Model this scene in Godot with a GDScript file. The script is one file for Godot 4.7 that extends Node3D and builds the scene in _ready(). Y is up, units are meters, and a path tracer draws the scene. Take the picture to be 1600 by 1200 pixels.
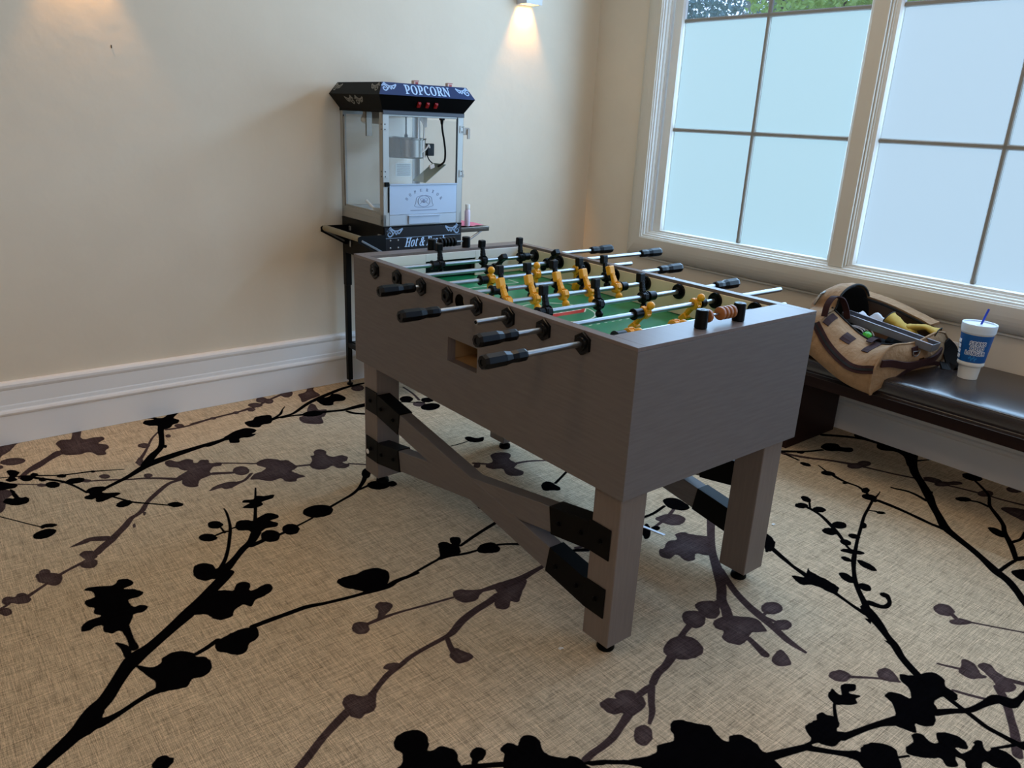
extends Node3D
# A games corner: foosball table on a floral carpet, popcorn cart by the wall, window bench with a tool bag and a cup.

var mats := {}

class MB:
	var v := PackedVector3Array()
	var n := PackedVector3Array()
	var t := PackedVector2Array()
	var ix := PackedInt32Array()
	func tri(a: Vector3, b: Vector3, c: Vector3, na: Vector3, nb: Vector3, nc: Vector3) -> void:
		var k := v.size()
		v.append(a); v.append(b); v.append(c)
		n.append(na); n.append(nb); n.append(nc)
		if (b - a).cross(c - a).dot(na + nb + nc) > 0.0:
			ix.append(k); ix.append(k + 2); ix.append(k + 1)
		else:
			ix.append(k); ix.append(k + 1); ix.append(k + 2)
	func flat(a: Vector3, b: Vector3, c: Vector3, out: Vector3) -> void:
		var f := (b - a).cross(c - a)
		if f.length_squared() < 1e-18:
			return
		f = f.normalized()
		if f.dot(out) < 0.0:
			f = -f
		tri(a, b, c, f, f, f)
	func quad(a: Vector3, b: Vector3, c: Vector3, d: Vector3, out: Vector3) -> void:
		flat(a, b, c, out)
		flat(a, c, d, out)
	func box(c: Vector3, s: Vector3, bev := 0.003, bs := Basis.IDENTITY) -> void:
		var h := s * 0.5
		var e := minf(bev, minf(h.x, minf(h.y, h.z)) * 0.45)
		var P := func(sx: float, sy: float, sz: float, ax: int) -> Vector3:
			var q := Vector3(sx * (h.x - e), sy * (h.y - e), sz * (h.z - e))
			q[ax] = [sx, sy, sz][ax] * h[ax]
			return c + bs * q
		for ax in 3:
			var u := (ax + 1) % 3
			var w := (ax + 2) % 3
			for sg in [-1.0, 1.0]:
				var q := []
				for k in [[-1.0, -1.0], [1.0, -1.0], [1.0, 1.0], [-1.0, 1.0]]:
					var a := [0.0, 0.0, 0.0]
					a[ax] = sg; a[u] = k[0]; a[w] = k[1]
					q.append(P.call(a[0], a[1], a[2], ax))
				var o := Vector3.ZERO
				o[ax] = sg
				quad(q[0], q[1], q[2], q[3], bs * o)
		if e <= 0.0:
			return
		for ax in 3:
			var u := (ax + 1) % 3
			var w := (ax + 2) % 3
			for su in [-1.0, 1.0]:
				for sw in [-1.0, 1.0]:
					var q := []
					for k in [[-1.0, u], [1.0, u], [1.0, w], [-1.0, w]]:
						var a := [0.0, 0.0, 0.0]
						a[ax] = k[0]; a[u] = su; a[w] = sw
						q.append(P.call(a[0], a[1], a[2], k[1]))
					var o := Vector3.ZERO
					o[u] = su; o[w] = sw
					quad(q[0], q[1], q[2], q[3], bs * o)
		for sx in [-1.0, 1.0]:
			for sy in [-1.0, 1.0]:
				for sz in [-1.0, 1.0]:
					flat(P.call(sx, sy, sz, 0), P.call(sx, sy, sz, 1), P.call(sx, sy, sz, 2), bs * Vector3(sx, sy, sz))
	# profile of (radius, height) pairs turned about xf's y axis; joints flatter than `crease` are smoothed
	func lathe(pr: Array, seg: int, xf := Transform3D.IDENTITY, crease := 35.0) -> void:
		var m := pr.size()
		var sn := []
		for i in m - 1:
			var d: Vector2 = pr[i + 1] - pr[i]
			sn.append(Vector2(d.y, -d.x).normalized())
		var area := 0.0
		for i in m - 1:
			area += (pr[i + 1].y - pr[i].y) * (pr[i].x + pr[i + 1].x)
		var sg := 1.0 if area >= 0.0 else -1.0
		var na := []
		var nb := []
		for i in m - 1:
			var a: Vector2 = sn[i]
			var b: Vector2 = sn[i]
			if i > 0 and sn[i - 1].dot(sn[i]) > cos(deg_to_rad(crease)):
				a = (sn[i - 1] + sn[i]).normalized()
			if i < m - 2 and sn[i + 1].dot(sn[i]) > cos(deg_to_rad(crease)):
				b = (sn[i + 1] + sn[i]).normalized()
			na.append(a * sg); nb.append(b * sg)
		var facet := seg <= 8
		for k in seg:
			var t0 := TAU * k / seg
			var t1 := TAU * (k + 1) / seg
			var tm := (t0 + t1) * 0.5
			var c0 := Vector3(cos(t0), 0, sin(t0))
			var c1 := Vector3(cos(t1), 0, sin(t1))
			var d0 := Vector3(cos(tm), 0, sin(tm)) if facet else c0
			var d1 := d0 if facet else c1
			for i in m - 1:
				var p: Vector2 = pr[i]
				var q: Vector2 = pr[i + 1]
				var up := Vector3.UP
				var A := xf * (c0 * p.x + up * p.y)
				var B := xf * (c1 * p.x + up * p.y)
				var C := xf * (c1 * q.x + up * q.y)
				var D := xf * (c0 * q.x + up * q.y)
				var bs := xf.basis
				var n00: Vector3 = (bs * (d0 * na[i].x + up * na[i].y)).normalized()
				var n10: Vector3 = (bs * (d1 * na[i].x + up * na[i].y)).normalized()
				var n11: Vector3 = (bs * (d1 * nb[i].x + up * nb[i].y)).normalized()
				var n01: Vector3 = (bs * (d0 * nb[i].x + up * nb[i].y)).normalized()
				if p.x > 1e-6:
					tri(A, B, C, n00, n10, n11)
				if q.x > 1e-6:
					tri(A, C, D, n00, n11, n01)
	func cyl(a: Vector3, b: Vector3, ra: float, rb := -1.0, seg := 16, bev := 0.0) -> void:
		if rb < 0.0:
			rb = ra
		var y := (b - a)
		var l := y.length()
		y /= l
		var x := y.cross(Vector3.RIGHT if absf(y.x) < 0.9 else Vector3.FORWARD).normalized()
		var xf := Transform3D(Basis(x, y, x.cross(y)), a)
		if bev > 0.0:
			lathe([Vector2(0, 0), Vector2(ra - bev, 0), Vector2(ra, bev), Vector2(rb, l - bev), Vector2(rb - bev, l), Vector2(0, l)], seg, xf)
		else:
			lathe([Vector2(0, 0), Vector2(ra, 0), Vector2(rb, l), Vector2(0, l)], seg, xf)
	func ball(c: Vector3, r: Vector3, seg := 16, rings := 8, bs := Basis.IDENTITY) -> void:
		var g := []
		for i in rings + 1:
			var th := PI * i / rings
			var row := []
			for k in seg + 1:
				var ph := TAU * k / seg
				row.append(Vector3(sin(th) * cos(ph), cos(th), sin(th) * sin(ph)))
			g.append(row)
		for i in rings:
			for k in seg:
				var q := [g[i][k], g[i][k + 1], g[i + 1][k + 1], g[i + 1][k]]
				var w := []
				var m := []
				for p in q:
					w.append(c + bs * (p * r))
					m.append((bs * (p / r)).normalized())
				if i > 0:
					tri(w[0], w[1], w[2], m[0], m[1], m[2])
				if i < rings - 1:
					tri(w[0], w[2], w[3], m[0], m[2], m[3])
	# a smooth sheet through rows of points; close_v joins the ends of each row
	func sheet(g: Array, close_v := false, out := Vector3.ZERO) -> void:
		var ru := g.size()
		var rv: int = g[0].size()
		var nn := []
		var mid := Vector3.ZERO
		for r in g:
			for p in r:
				mid += p
		mid /= float(ru * rv)
		var side := 0.0
		for i in ru:
			var row := []
			for j in rv:
				var j0 := (j - 1 + rv) % rv if close_v else maxi(j - 1, 0)
				var j1 := (j + 1) % rv if close_v else mini(j + 1, rv - 1)
				var d: Vector3 = g[mini(i + 1, ru - 1)][j] - g[maxi(i - 1, 0)][j]
				var e: Vector3 = g[i][j1] - g[i][j0]
				var m := d.cross(e)
				m = m.normalized() if m.length_squared() > 1e-16 else Vector3.ZERO
				row.append(m)
				side += m.dot(out if out != Vector3.ZERO else (g[i][j] - mid).normalized())
			nn.append(row)
		var sg := -1.0 if side < 0.0 else 1.0
		for i in ru - 1:
			for j in (rv if close_v else rv - 1):
				var k := (j + 1) % rv
				tri(g[i][j], g[i][k], g[i + 1][k], nn[i][j] * sg, nn[i][k] * sg, nn[i + 1][k] * sg)
				tri(g[i][j], g[i + 1][k], g[i + 1][j], nn[i][j] * sg, nn[i + 1][k] * sg, nn[i + 1][j] * sg)
	func tube(path: Array, r: float, seg := 8, r_end := -1.0) -> void:
		var g := []
		var up := Vector3.UP
		for i in path.size():
			var d: Vector3 = (path[mini(i + 1, path.size() - 1)] - path[maxi(i - 1, 0)]).normalized()
			var x := d.cross(up)
			if x.length() < 0.05:
				x = d.cross(Vector3.RIGHT)
			x = x.normalized()
			up = x.cross(d).normalized()
			var row := []
			var rr := r if r_end < 0.0 else lerpf(r, r_end, float(i) / (path.size() - 1))
			for k in seg:
				var a := TAU * k / seg
				row.append(path[i] + (x * cos(a) + up * sin(a)) * rr)
			g.append(row)
		for i in g.size() - 1:
			for k in seg:
				var l := (k + 1) % seg
				var q := [g[i][k], g[i][l], g[i + 1][l], g[i + 1][k]]
				var m := [(g[i][k] - path[i]).normalized(), (g[i][l] - path[i]).normalized(), (g[i + 1][l] - path[i + 1]).normalized(), (g[i + 1][k] - path[i + 1]).normalized()]
				tri(q[0], q[1], q[2], m[0], m[1], m[2])
				tri(q[0], q[2], q[3], m[0], m[2], m[3])
		for e in [0, g.size() - 1]:
			var o: Vector3 = path[0] - path[1] if e == 0 else path[e] - path[e - 1]
			for k in seg:
				flat(path[e], g[e][k], g[e][(k + 1) % seg], o)
	# a flat strap along a path: `across` is the direction of its width at each point
	func strap(path: Array, across: Array, w: float, th: float) -> void:
		var g := []
		for i in path.size():
			var d: Vector3 = (path[mini(i + 1, path.size() - 1)] - path[maxi(i - 1, 0)]).normalized()
			var x: Vector3 = (across[i] - d * d.dot(across[i])).normalized()
			var y := d.cross(x).normalized()
			g.append([path[i] - x * w * 0.5 - y * th * 0.5, path[i] + x * w * 0.5 - y * th * 0.5, path[i] + x * w * 0.5 + y * th * 0.5, path[i] - x * w * 0.5 + y * th * 0.5])
		for i in g.size() - 1:
			var c: Vector3 = (path[i] + path[i + 1]) * 0.5
			for k in 4:
				var l := (k + 1) % 4
				quad(g[i][k], g[i][l], g[i + 1][l], g[i + 1][k], (g[i][k] + g[i][l] + g[i + 1][l] + g[i + 1][k]) * 0.25 - c)
		for e in [0, g.size() - 1]:
			quad(g[e][0], g[e][1], g[e][2], g[e][3], path[0] - path[1] if e == 0 else path[e] - path[e - 1])
	# polygon in xf's xy plane pushed along its z from z0 to z1
	func prism(poly: PackedVector2Array, z0: float, z1: float, xf := Transform3D.IDENTITY) -> void:
		var ids := Geometry2D.triangulate_polygon(poly)
		var P := func(p: Vector2, z: float) -> Vector3: return xf * Vector3(p.x, p.y, z)
		for k in range(0, ids.size(), 3):
			for z in [z0, z1]:
				flat(P.call(poly[ids[k]], z), P.call(poly[ids[k + 1]], z), P.call(poly[ids[k + 2]], z), xf.basis.z * (z - (z0 + z1) * 0.5))
		var cw := Geometry2D.is_polygon_clockwise(poly)
		for i in poly.size():
			var a := poly[i]
			var b := poly[(i + 1) % poly.size()]
			var o := Vector2(b.y - a.y, a.x - b.x) * (-1.0 if cw else 1.0)
			quad(P.call(a, z0), P.call(b, z0), P.call(b, z1), P.call(a, z1), xf.basis * Vector3(o.x, o.y, 0))
	# a mitred moulding round a rectangle: profile of (outset, height); h points along nz
	func frame(r: Rect2, pr: Array, xf: Transform3D, kx := 1.0, ky := 1.0) -> void:
		var P := func(k: int, q: Vector2) -> Vector3:
			var sx: float = [-1.0, 1.0, 1.0, -1.0][k]
			var sy: float = [-1.0, -1.0, 1.0, 1.0][k]
			var c := Vector2(r.position.x if sx < 0 else r.end.x, r.position.y if sy < 0 else r.end.y)
			return xf * Vector3(c.x + sx * q.x * kx, c.y + sy * q.x * ky, q.y)
		for k in 4:
			var l := (k + 1) % 4
			var dir: Vector2 = [Vector2(0, -1), Vector2(1, 0), Vector2(0, 1), Vector2(-1, 0)][k]
			for i in pr.size() - 1:
				var e: Vector2 = pr[i + 1] - pr[i]
				var o2 := Vector2(-e.y, e.x)
				if o2.y < 0.0 or (absf(o2.y) < 1e-9 and false):
					o2 = -o2
				if absf(e.x) < 1e-9:
					o2 = Vector2(-e.y, 0.0) if pr[0].x > pr[pr.size() - 1].x else Vector2(e.y, 0.0)
					o2 = Vector2(signf(e.y) * (1.0 if pr[0].x > pr[pr.size() - 1].x else -1.0), 0.0)
				quad(P.call(k, pr[i]), P.call(l, pr[i]), P.call(l, pr[i + 1]), P.call(k, pr[i + 1]), xf.basis * Vector3(dir.x * o2.x, dir.y * o2.x, o2.y))
	func mesh() -> ArrayMesh:
		var a := []
		a.resize(Mesh.ARRAY_MAX)
		a[Mesh.ARRAY_VERTEX] = v
		a[Mesh.ARRAY_NORMAL] = n
		a[Mesh.ARRAY_INDEX] = ix
		if t.size() == v.size():
			a[Mesh.ARRAY_TEX_UV] = t
			a[Mesh.ARRAY_TEX_UV2] = t
		var m := ArrayMesh.new()
		m.add_surface_from_arrays(Mesh.PRIMITIVE_TRIANGLES, a)
		return m

func put(called: String, mesh: Mesh, m: Material, parent: Node3D = null, at := Vector3.ZERO) -> MeshInstance3D:
	var o := MeshInstance3D.new()
	o.name = numbered(called, parent if parent else self)
	o.mesh = mesh
	o.material_override = m
	o.position = at
	(parent if parent else self).add_child(o, true)
	return o

func obj(called: String, b: MB, m: Material, parent: Node3D = null) -> MeshInstance3D:
	return put(called, b.mesh(), m, parent)

func numbered(called: String, parent: Node) -> String:
	if not parent.has_node(NodePath(called)):
		return called
	var k := 1
	while parent.has_node(NodePath("%s_%03d" % [called, k])):
		k += 1
	return "%s_%03d" % [called, k]

func thing(called: String, label: String, category: String, at := Vector3.ZERO, group := "") -> Node3D:
	var o := Node3D.new()
	o.name = numbered(called, self)
	add_child(o, true)
	o.position = at
	tag(o, label, category, group)
	return o

func tag(o: Node3D, label: String, category: String, group := "") -> void:
	o.set_meta("label", label)
	o.set_meta("category", category)
	if group:
		o.set_meta("group", group)

func structure(o: Node3D, label: String, category: String) -> Node3D:
	tag(o, label, category)
	o.set_meta("kind", "structure")
	return o

func text_mesh(s: String, size: float, depth: float, serif := true, bold := true) -> TextMesh:
	var f := SystemFont.new()
	f.font_names = PackedStringArray(["Droid Serif" if serif else "Droid Sans"])
	f.font_weight = 700 if bold else 400
	var t := TextMesh.new()
	t.text = s
	t.font = f
	t.font_size = 64
	t.pixel_size = size / 64.0
	t.depth = depth
	t.curve_step = 1.0
	return t

func std(c: Color, rough := 0.6, metal := 0.0, spec := 0.5) -> StandardMaterial3D:
	var m := StandardMaterial3D.new()
	m.albedo_color = c
	m.roughness = rough
	m.metallic = metal
	m.metallic_specular = spec
	return m

func noise_tex(freq: float, oct: int, lo: Color, hi: Color, normal := 0.0, sz := 256, sd := 1) -> NoiseTexture2D:
	var f := FastNoiseLite.new()
	f.noise_type = FastNoiseLite.TYPE_SIMPLEX_SMOOTH
	f.frequency = freq
	f.fractal_octaves = oct
	f.seed = sd
	var t := NoiseTexture2D.new()
	t.width = sz; t.height = sz
	t.seamless = true
	t.noise = f
	if normal > 0.0:
		t.as_normal_map = true
		t.bump_strength = normal
	else:
		var g := Gradient.new()
		g.set_color(0, lo); g.set_color(1, hi)
		t.color_ramp = g
	return t

func textured(c: Color, tx: Texture2D, sc: Vector3, rough := 0.6, world := false) -> StandardMaterial3D:
	var m := std(c, rough)
	m.albedo_texture = tx
	m.uv1_triplanar = true
	m.uv1_world_triplanar = world
	m.uv1_scale = sc
	return m

# smooth curve through points
func curve(p: Array, sub := 6, closed := false) -> Array:
	var o := []
	var m := p.size()
	var last := m if closed else m - 1
	for i in last:
		var a = p[(i - 1 + m) % m] if closed else p[maxi(i - 1, 0)]
		var b = p[i]
		var c = p[(i + 1) % m]
		var d = p[(i + 2) % m] if closed else p[mini(i + 2, m - 1)]
		for k in sub:
			var t := float(k) / sub
			o.append(0.5 * (2.0 * b + (c - a) * t + (2.0 * a - 5.0 * b + 4.0 * c - d) * t * t + (3.0 * b - a - 3.0 * c + d) * t * t * t))
	if not closed:
		o.append(p[m - 1])
	return o

func _ready() -> void:
	var cam := Camera3D.new()
	cam.name = "camera"
	cam.fov = 52.96
	cam.near = 0.05
	cam.far = 200.0
	var yaw := 0.6981
	var pitch := 0.3320
	var roll := 0.0481
	var fwd := Vector3(sin(yaw) * cos(pitch), -sin(pitch), -cos(yaw) * cos(pitch))
	var right := Vector3(cos(yaw), 0, sin(yaw))
	var up := right.cross(fwd)
	cam.transform = Transform3D(Basis(right * cos(roll) + up * sin(roll), up * cos(roll) - right * sin(roll), -fwd), Vector3(-3.6341, 1.4088, 3.6682))
	add_child(cam)
	cam.current = true

	var env := Environment.new()
	env.background_mode = Environment.BG_SKY
	var sm := ProceduralSkyMaterial.new()
	sm.sky_top_color = Color(0.42, 0.60, 0.86)
	sm.sky_horizon_color = Color(0.78, 0.86, 0.93)
	sm.ground_horizon_color = Color(0.55, 0.57, 0.52)
	sm.ground_bottom_color = Color(0.30, 0.32, 0.28)
	sm.sky_energy_multiplier = 1.6
	env.sky = Sky.new()
	env.sky.sky_material = sm
	env.tonemap_mode = Environment.TONE_MAPPER_LINEAR
	env.tonemap_exposure = 1.2
	env.sdfgi_enabled = true
	env.ssao_enabled = true
	env.ssil_enabled = true
	var we := WorldEnvironment.new()
	we.name = "environment"
	we.environment = env
	add_child(we)

	# transom is daylight through the top panes; bay and rear lights are added fill
	var sky_blue := Color(0.68, 0.84, 1.0)
	area_light("added_bay_light", Vector3(0.02, 1.66, 4.02), Vector2(1.95, 1.70), Vector3(-1, 0, 0), sky_blue, 0.5)
	area_light("added_far_bay_light", Vector3(0.02, 1.66, 6.20), Vector2(1.60, 1.70), Vector3(-1, 0, 0), sky_blue, 0.2)
	area_light("transom_daylight", Vector3(0.02, 2.38, 1.72), Vector2(2.30, 0.36), Vector3(-1, 0, 0), sky_blue, 4.5)
	area_light("added_rear_light", Vector3(-4.2, 1.66, 7.46), Vector2(2.4, 1.70), Vector3(0, 0, -1), Color(0.95, 0.97, 1.0), 0.3)
	added_ceiling_lights()

	make_materials()
	room()
	carpet()
	window_wall()
	outdoors()
	sconces()
	foosball()
	popcorn()
	bench()
	tool_bag()
	small_things()

func area_light(called: String, at: Vector3, size: Vector2, towards: Vector3, c: Color, e: float) -> void:
	var l := AreaLight3D.new()
	l.name = called
	l.area_size = size
	l.area_normalize_energy = false
	l.area_range = 20.0
	l.area_attenuation = 2.0
	l.light_color = c
	l.light_energy = e
	l.shadow_enabled = true
	l.transform = Transform3D(Basis.looking_at(towards, Vector3.UP if absf(towards.y) < 0.9 else Vector3.FORWARD), at)
	add_child(l)

func added_ceiling_lights() -> void:  # unseen panels added as warm fill for the room
	var at := [[-4.9, 2.4, "added unseen warm ceiling panel light above the left of the room", 2.9], [-2.2, 5.2, "added unseen warm ceiling panel light behind the viewer", 2.0], [-5.2, 5.6, "added unseen warm ceiling panel light in the rear corner", 3.0], [-1.5, 1.9, "added unseen warm ceiling panel light above the foosball table", 2.6]]
	for q in at:
		var t := thing("added_ceiling_light", q[2], "added ceiling light", Vector3(q[0], 3.09, q[1]))
		var b := MB.new()
		b.box(Vector3(0, -0.006, 0), Vector3(0.62, 0.012, 0.62), 0.002)
		obj("fitting", b, std(Color(0.9, 0.9, 0.88), 0.5), t)
		b = MB.new()
		b.box(Vector3(0, -0.015, 0), Vector3(0.58, 0.008, 0.58), 0.002)
		var m := std(Color(0.9, 0.88, 0.84), 0.5)
		m.emission_enabled = true
		m.emission = Color(1.0, 0.86, 0.66)
		m.emission_energy_multiplier = 1.0
		obj("panel", b, m, t)
		area_light("added_panel_light", t.position + Vector3(0, -0.03, 0), Vector2(0.56, 0.56), Vector3(0, -1, 0), Color(1.0, 0.82, 0.60), q[3])

func make_materials() -> void:
	var wall := textured(Color(0.875, 0.822, 0.738), noise_tex(0.012, 3, Color(0.98, 0.98, 0.98), Color(1, 1, 1), 0.0, 256, 3), Vector3(0.7, 0.7, 0.7), 0.88, true)
	wall.normal_enabled = true
	wall.normal_texture = noise_tex(0.02, 4, Color.BLACK, Color.WHITE, 2.0, 512, 5)
	wall.normal_scale = 0.15
	mats.wall = wall
	mats.trim = std(Color(0.92, 0.91, 0.90), 0.45)
	mats.casing = std(Color(0.83, 0.80, 0.74), 0.55)
	mats.sash = std(Color(0.90, 0.90, 0.88), 0.4)
	mats.muntin = std(Color(0.55, 0.54, 0.51), 0.5)
	mats.ceiling = std(Color(0.9, 0.89, 0.86), 0.9)
	var grain := noise_tex(0.02, 5, Color(0.92, 0.92, 0.92), Color(1.0, 1.0, 1.0), 0.0, 512, 9)
	# grey-stained oak: grain runs along x and z on the boards, along y on the legs
	var board := textured(Color(0.445, 0.422, 0.415), grain, Vector3(0.7, 9.0, 0.7), 0.55)
	board.metallic_specular = 0.3
	mats.board = board
	var post := textured(Color(0.465, 0.420, 0.395), grain, Vector3(9.0, 0.7, 9.0), 0.45)
	mats.post = post
	var rail := textured(Color(0.470, 0.425, 0.410), grain, Vector3(9.0, 1.0, 0.7), 0.38)
	rail.metallic_specular = 0.4
	mats.rail = rail
	mats.black_steel = std(Color(0.030, 0.030, 0.033), 0.45, 0.0, 0.22)
	mats.black_plastic = std(Color(0.014, 0.015, 0.020), 0.34, 0.0, 0.30)
	mats.yellow_plastic = std(Color(0.93, 0.66, 0.08), 0.38)
	mats.chrome = std(Color(0.66, 0.67, 0.68), 0.32, 1.0)
	mats.steel = std(Color(0.42, 0.40, 0.37), 0.24, 1.0)
	mats.alu = std(Color(0.66, 0.66, 0.64), 0.45, 0.45)
	mats.cream = std(Color(0.95, 0.89, 0.77), 0.5)
	mats.black_gloss = std(Color(0.018, 0.019, 0.020), 0.42, 0.0, 0.18)
	mats.plate = std(Color(0.68, 0.74, 0.81), 0.42, 0.25)
	mats.cart_black = std(Color(0.020, 0.020, 0.022), 0.42, 0.0, 0.3)
	mats.white_plastic = std(Color(0.90, 0.89, 0.87), 0.4)
	mats.bead = std(Color(0.62, 0.38, 0.18), 0.4)
	mats.dark_wood = textured(Color(0.155, 0.075, 0.06), grain, Vector3(0.7, 8.0, 0.7), 0.45)
	mats.dark_wood.metallic_specular = 0.3
	var lea := std(Color(0.165, 0.125, 0.11), 0.26, 0.0, 0.9)
	lea.normal_enabled = true
	lea.normal_texture = noise_tex(0.06, 3, Color.BLACK, Color.WHITE, 4.0, 512, 11)
	lea.normal_scale = 0.10
	lea.uv1_triplanar = true
	lea.uv1_scale = Vector3(3, 3, 3)
	mats.leather = lea
	var can := textured(Color(0.62, 0.485, 0.345), noise_tex(0.03, 4, Color(0.86, 0.85, 0.83), Color(1, 1, 1), 0.0, 256, 13), Vector3(3, 3, 3), 0.85)
	can.normal_enabled = true
	can.normal_texture = noise_tex(0.05, 3, Color.BLACK, Color.WHITE, 5.0, 256, 15)
	can.normal_scale = 0.5
	mats.canvas = can
	mats.brown_leather = std(Color(0.20, 0.115, 0.11), 0.65, 0.0, 0.25)
	mats.lining = std(Color(0.07, 0.065, 0.06), 0.9)
	var glass := std(Color(0.9, 0.95, 0.95, 0.06), 0.03, 0.0, 0.22)
	glass.transparency = BaseMaterial3D.TRANSPARENCY_ALPHA
	mats.glass = glass

func room() -> void:
	var b := MB.new()
	b.box(Vector3(-3.6, 1.5, -0.1), Vector3(7.4, 3.2, 0.2), 0.0)
	structure(obj("wall_left", b, mats.wall), "tan painted wall behind the popcorn machine with two downward wall lamps", "wall")
	b = MB.new()
	for q in [[-0.1, 0.69, -0.1, 7.7], [2.60, 3.1, -0.1, 7.7], [0.69, 2.60, -0.1, 0.50], [0.69, 2.60, 5.06, 5.34], [0.69, 2.60, 7.06, 7.7]]:
		b.box(Vector3(0.1, (q[0] + q[1]) * 0.5, (q[2] + q[3]) * 0.5), Vector3(0.2, q[1] - q[0], q[3] - q[2]), 0.0)
	structure(obj("wall_right", b, mats.wall), "tan painted wall that holds the wide frosted window above the bench", "wall")
	b = MB.new()
	for q in [[-0.1, 0.74, -7.3, 0.2], [2.58, 3.1, -7.3, 0.2], [0.74, 2.58, -7.3, -5.5], [0.74, 2.58, -2.9, 0.2]]:
		b.box(Vector3((q[2] + q[3]) * 0.5, (q[0] + q[1]) * 0.5, 7.6), Vector3(q[3] - q[2], q[1] - q[0], 0.2), 0.0)
	structure(obj("wall_rear", b, mats.wall), "tan painted wall behind the viewer with one added window", "wall")
	b = MB.new()
	b.box(Vector3(-7.2, 1.5, 3.7), Vector3(0.2, 3.2, 7.8), 0.0)
	structure(obj("wall_far_left", b, mats.wall), "plain tan painted wall opposite the bench", "wall")
	b = MB.new()
	b.box(Vector3(-3.55, 3.15, 3.7), Vector3(7.5, 0.12, 8.0), 0.0)
	structure(obj("ceiling", b, mats.ceiling), "plain white ceiling above the games corner", "ceiling")
	# baseboards: (out from the wall, height)
	var pr := PackedVector2Array([Vector2(0, 0), Vector2(0.020, 0), Vector2(0.020, 0.128), Vector2(0.027, 0.133), Vector2(0.030, 0.141), Vector2(0.027, 0.150), Vector2(0.021, 0.156), Vector2(0.019, 0.170), Vector2(0.016, 0.175), Vector2(0.016, 0.238), Vector2(0.020, 0.243), Vector2(0.024, 0.252), Vector2(0.024, 0.262), Vector2(0.018, 0.271), Vector2(0.008, 0.274), Vector2(0, 0.274)])
	b = MB.new()
	b.prism(pr, -7.1, 0.0, Transform3D(Basis(Vector3(0, 0, 1), Vector3(0, 1, 0), Vector3(1, 0, 0)), Vector3.ZERO))
	structure(obj("baseboard_left", b, mats.trim), "tall white moulded baseboard along the wall behind the popcorn machine", "baseboard")
	b = MB.new()
	b.prism(PackedVector2Array([Vector2(0, 0), Vector2(0.02, 0), Vector2(0.02, 0.128), Vector2(0.027, 0.133), Vector2(0.030, 0.141), Vector2(0.027, 0.150), Vector2(0.021, 0.156), Vector2(0.019, 0.168), Vector2(0.012, 0.178), Vector2(0, 0.180)]), 0.02, 7.5, Transform3D(Basis(Vector3(-1, 0, 0), Vector3(0, 1, 0), Vector3(0, 0, 1)), Vector3.ZERO))
	structure(obj("baseboard_right", b, mats.trim), "white baseboard with a rounded cap in the shade under the bench", "baseboard")

var pic: Image
const CW := 4096
func _span(poly: Array, c: Color) -> void:
	var lo := 1e9
	var hi := -1e9
	for p in poly:
		lo = minf(lo, p.y); hi = maxf(hi, p.y)
	var m := poly.size()
	for y in range(maxi(0, int(ceil(lo - 0.5))), mini(CW - 1, int(floor(hi - 0.5))) + 1):
		var yy := y + 0.5
		var xs := []
		for i in m:
			var a: Vector2 = poly[i]
			var d: Vector2 = poly[(i + 1) % m]
			if (a.y <= yy) != (d.y <= yy):
				xs.append(a.x + (yy - a.y) / (d.y - a.y) * (d.x - a.x))
		xs.sort()
		for k in range(0, xs.size() - 1, 2):
			var x0 := int(round(xs[k]))
			var x1 := int(round(xs[k + 1]))
			if x1 > x0:
				pic.fill_rect(Rect2i(x0, y, x1 - x0, 1), c)

const CX0 := -3.75
const CZ0 := -0.05
const CWX := 3.85
const CWZ := 3.55
func _cp(x: float, z: float) -> Vector2:
	return Vector2((x - CX0) / CWX * CW, (z - CZ0) / CWZ * CW)

var ragged := FastNoiseLite.new()
func _leaf(c: Color, a: Array) -> void:
	var p := []
	for k in range(0, a.size(), 2):
		p.append(Vector2(a[k], a[k + 1]))
	if p.size() > 4:
		p = curve(p, 5, true)
	var o := []
	for q in p:
		var w := Vector2(ragged.get_noise_2d(q.x * 900.0, q.y * 900.0), ragged.get_noise_2d(q.x * 900.0 + 500.0, q.y * 900.0)) * 0.003
		o.append(_cp(q.x + w.x, q.y + w.y))
	_span(o, c)
	if c.r > 0.2 and o.size() > 12:
		# the violet blossoms are dyed in washes, paler towards one side
		var mid := Vector2.ZERO
		for q in o:
			mid += q
		mid /= o.size()
		var lean := Vector2(ragged.get_noise_2d(mid.x, mid.y), ragged.get_noise_2d(mid.y, mid.x)) * 40.0
		for k in 7:
			var f := 0.90 - 0.11 * k
			var w := []
			for q in o:
				w.append(mid + lean * (1.0 - f) + (q - mid) * f)
			_span(w, c.lerp(Color(0.52, 0.45, 0.44), 0.055 * (k + 1)))

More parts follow.
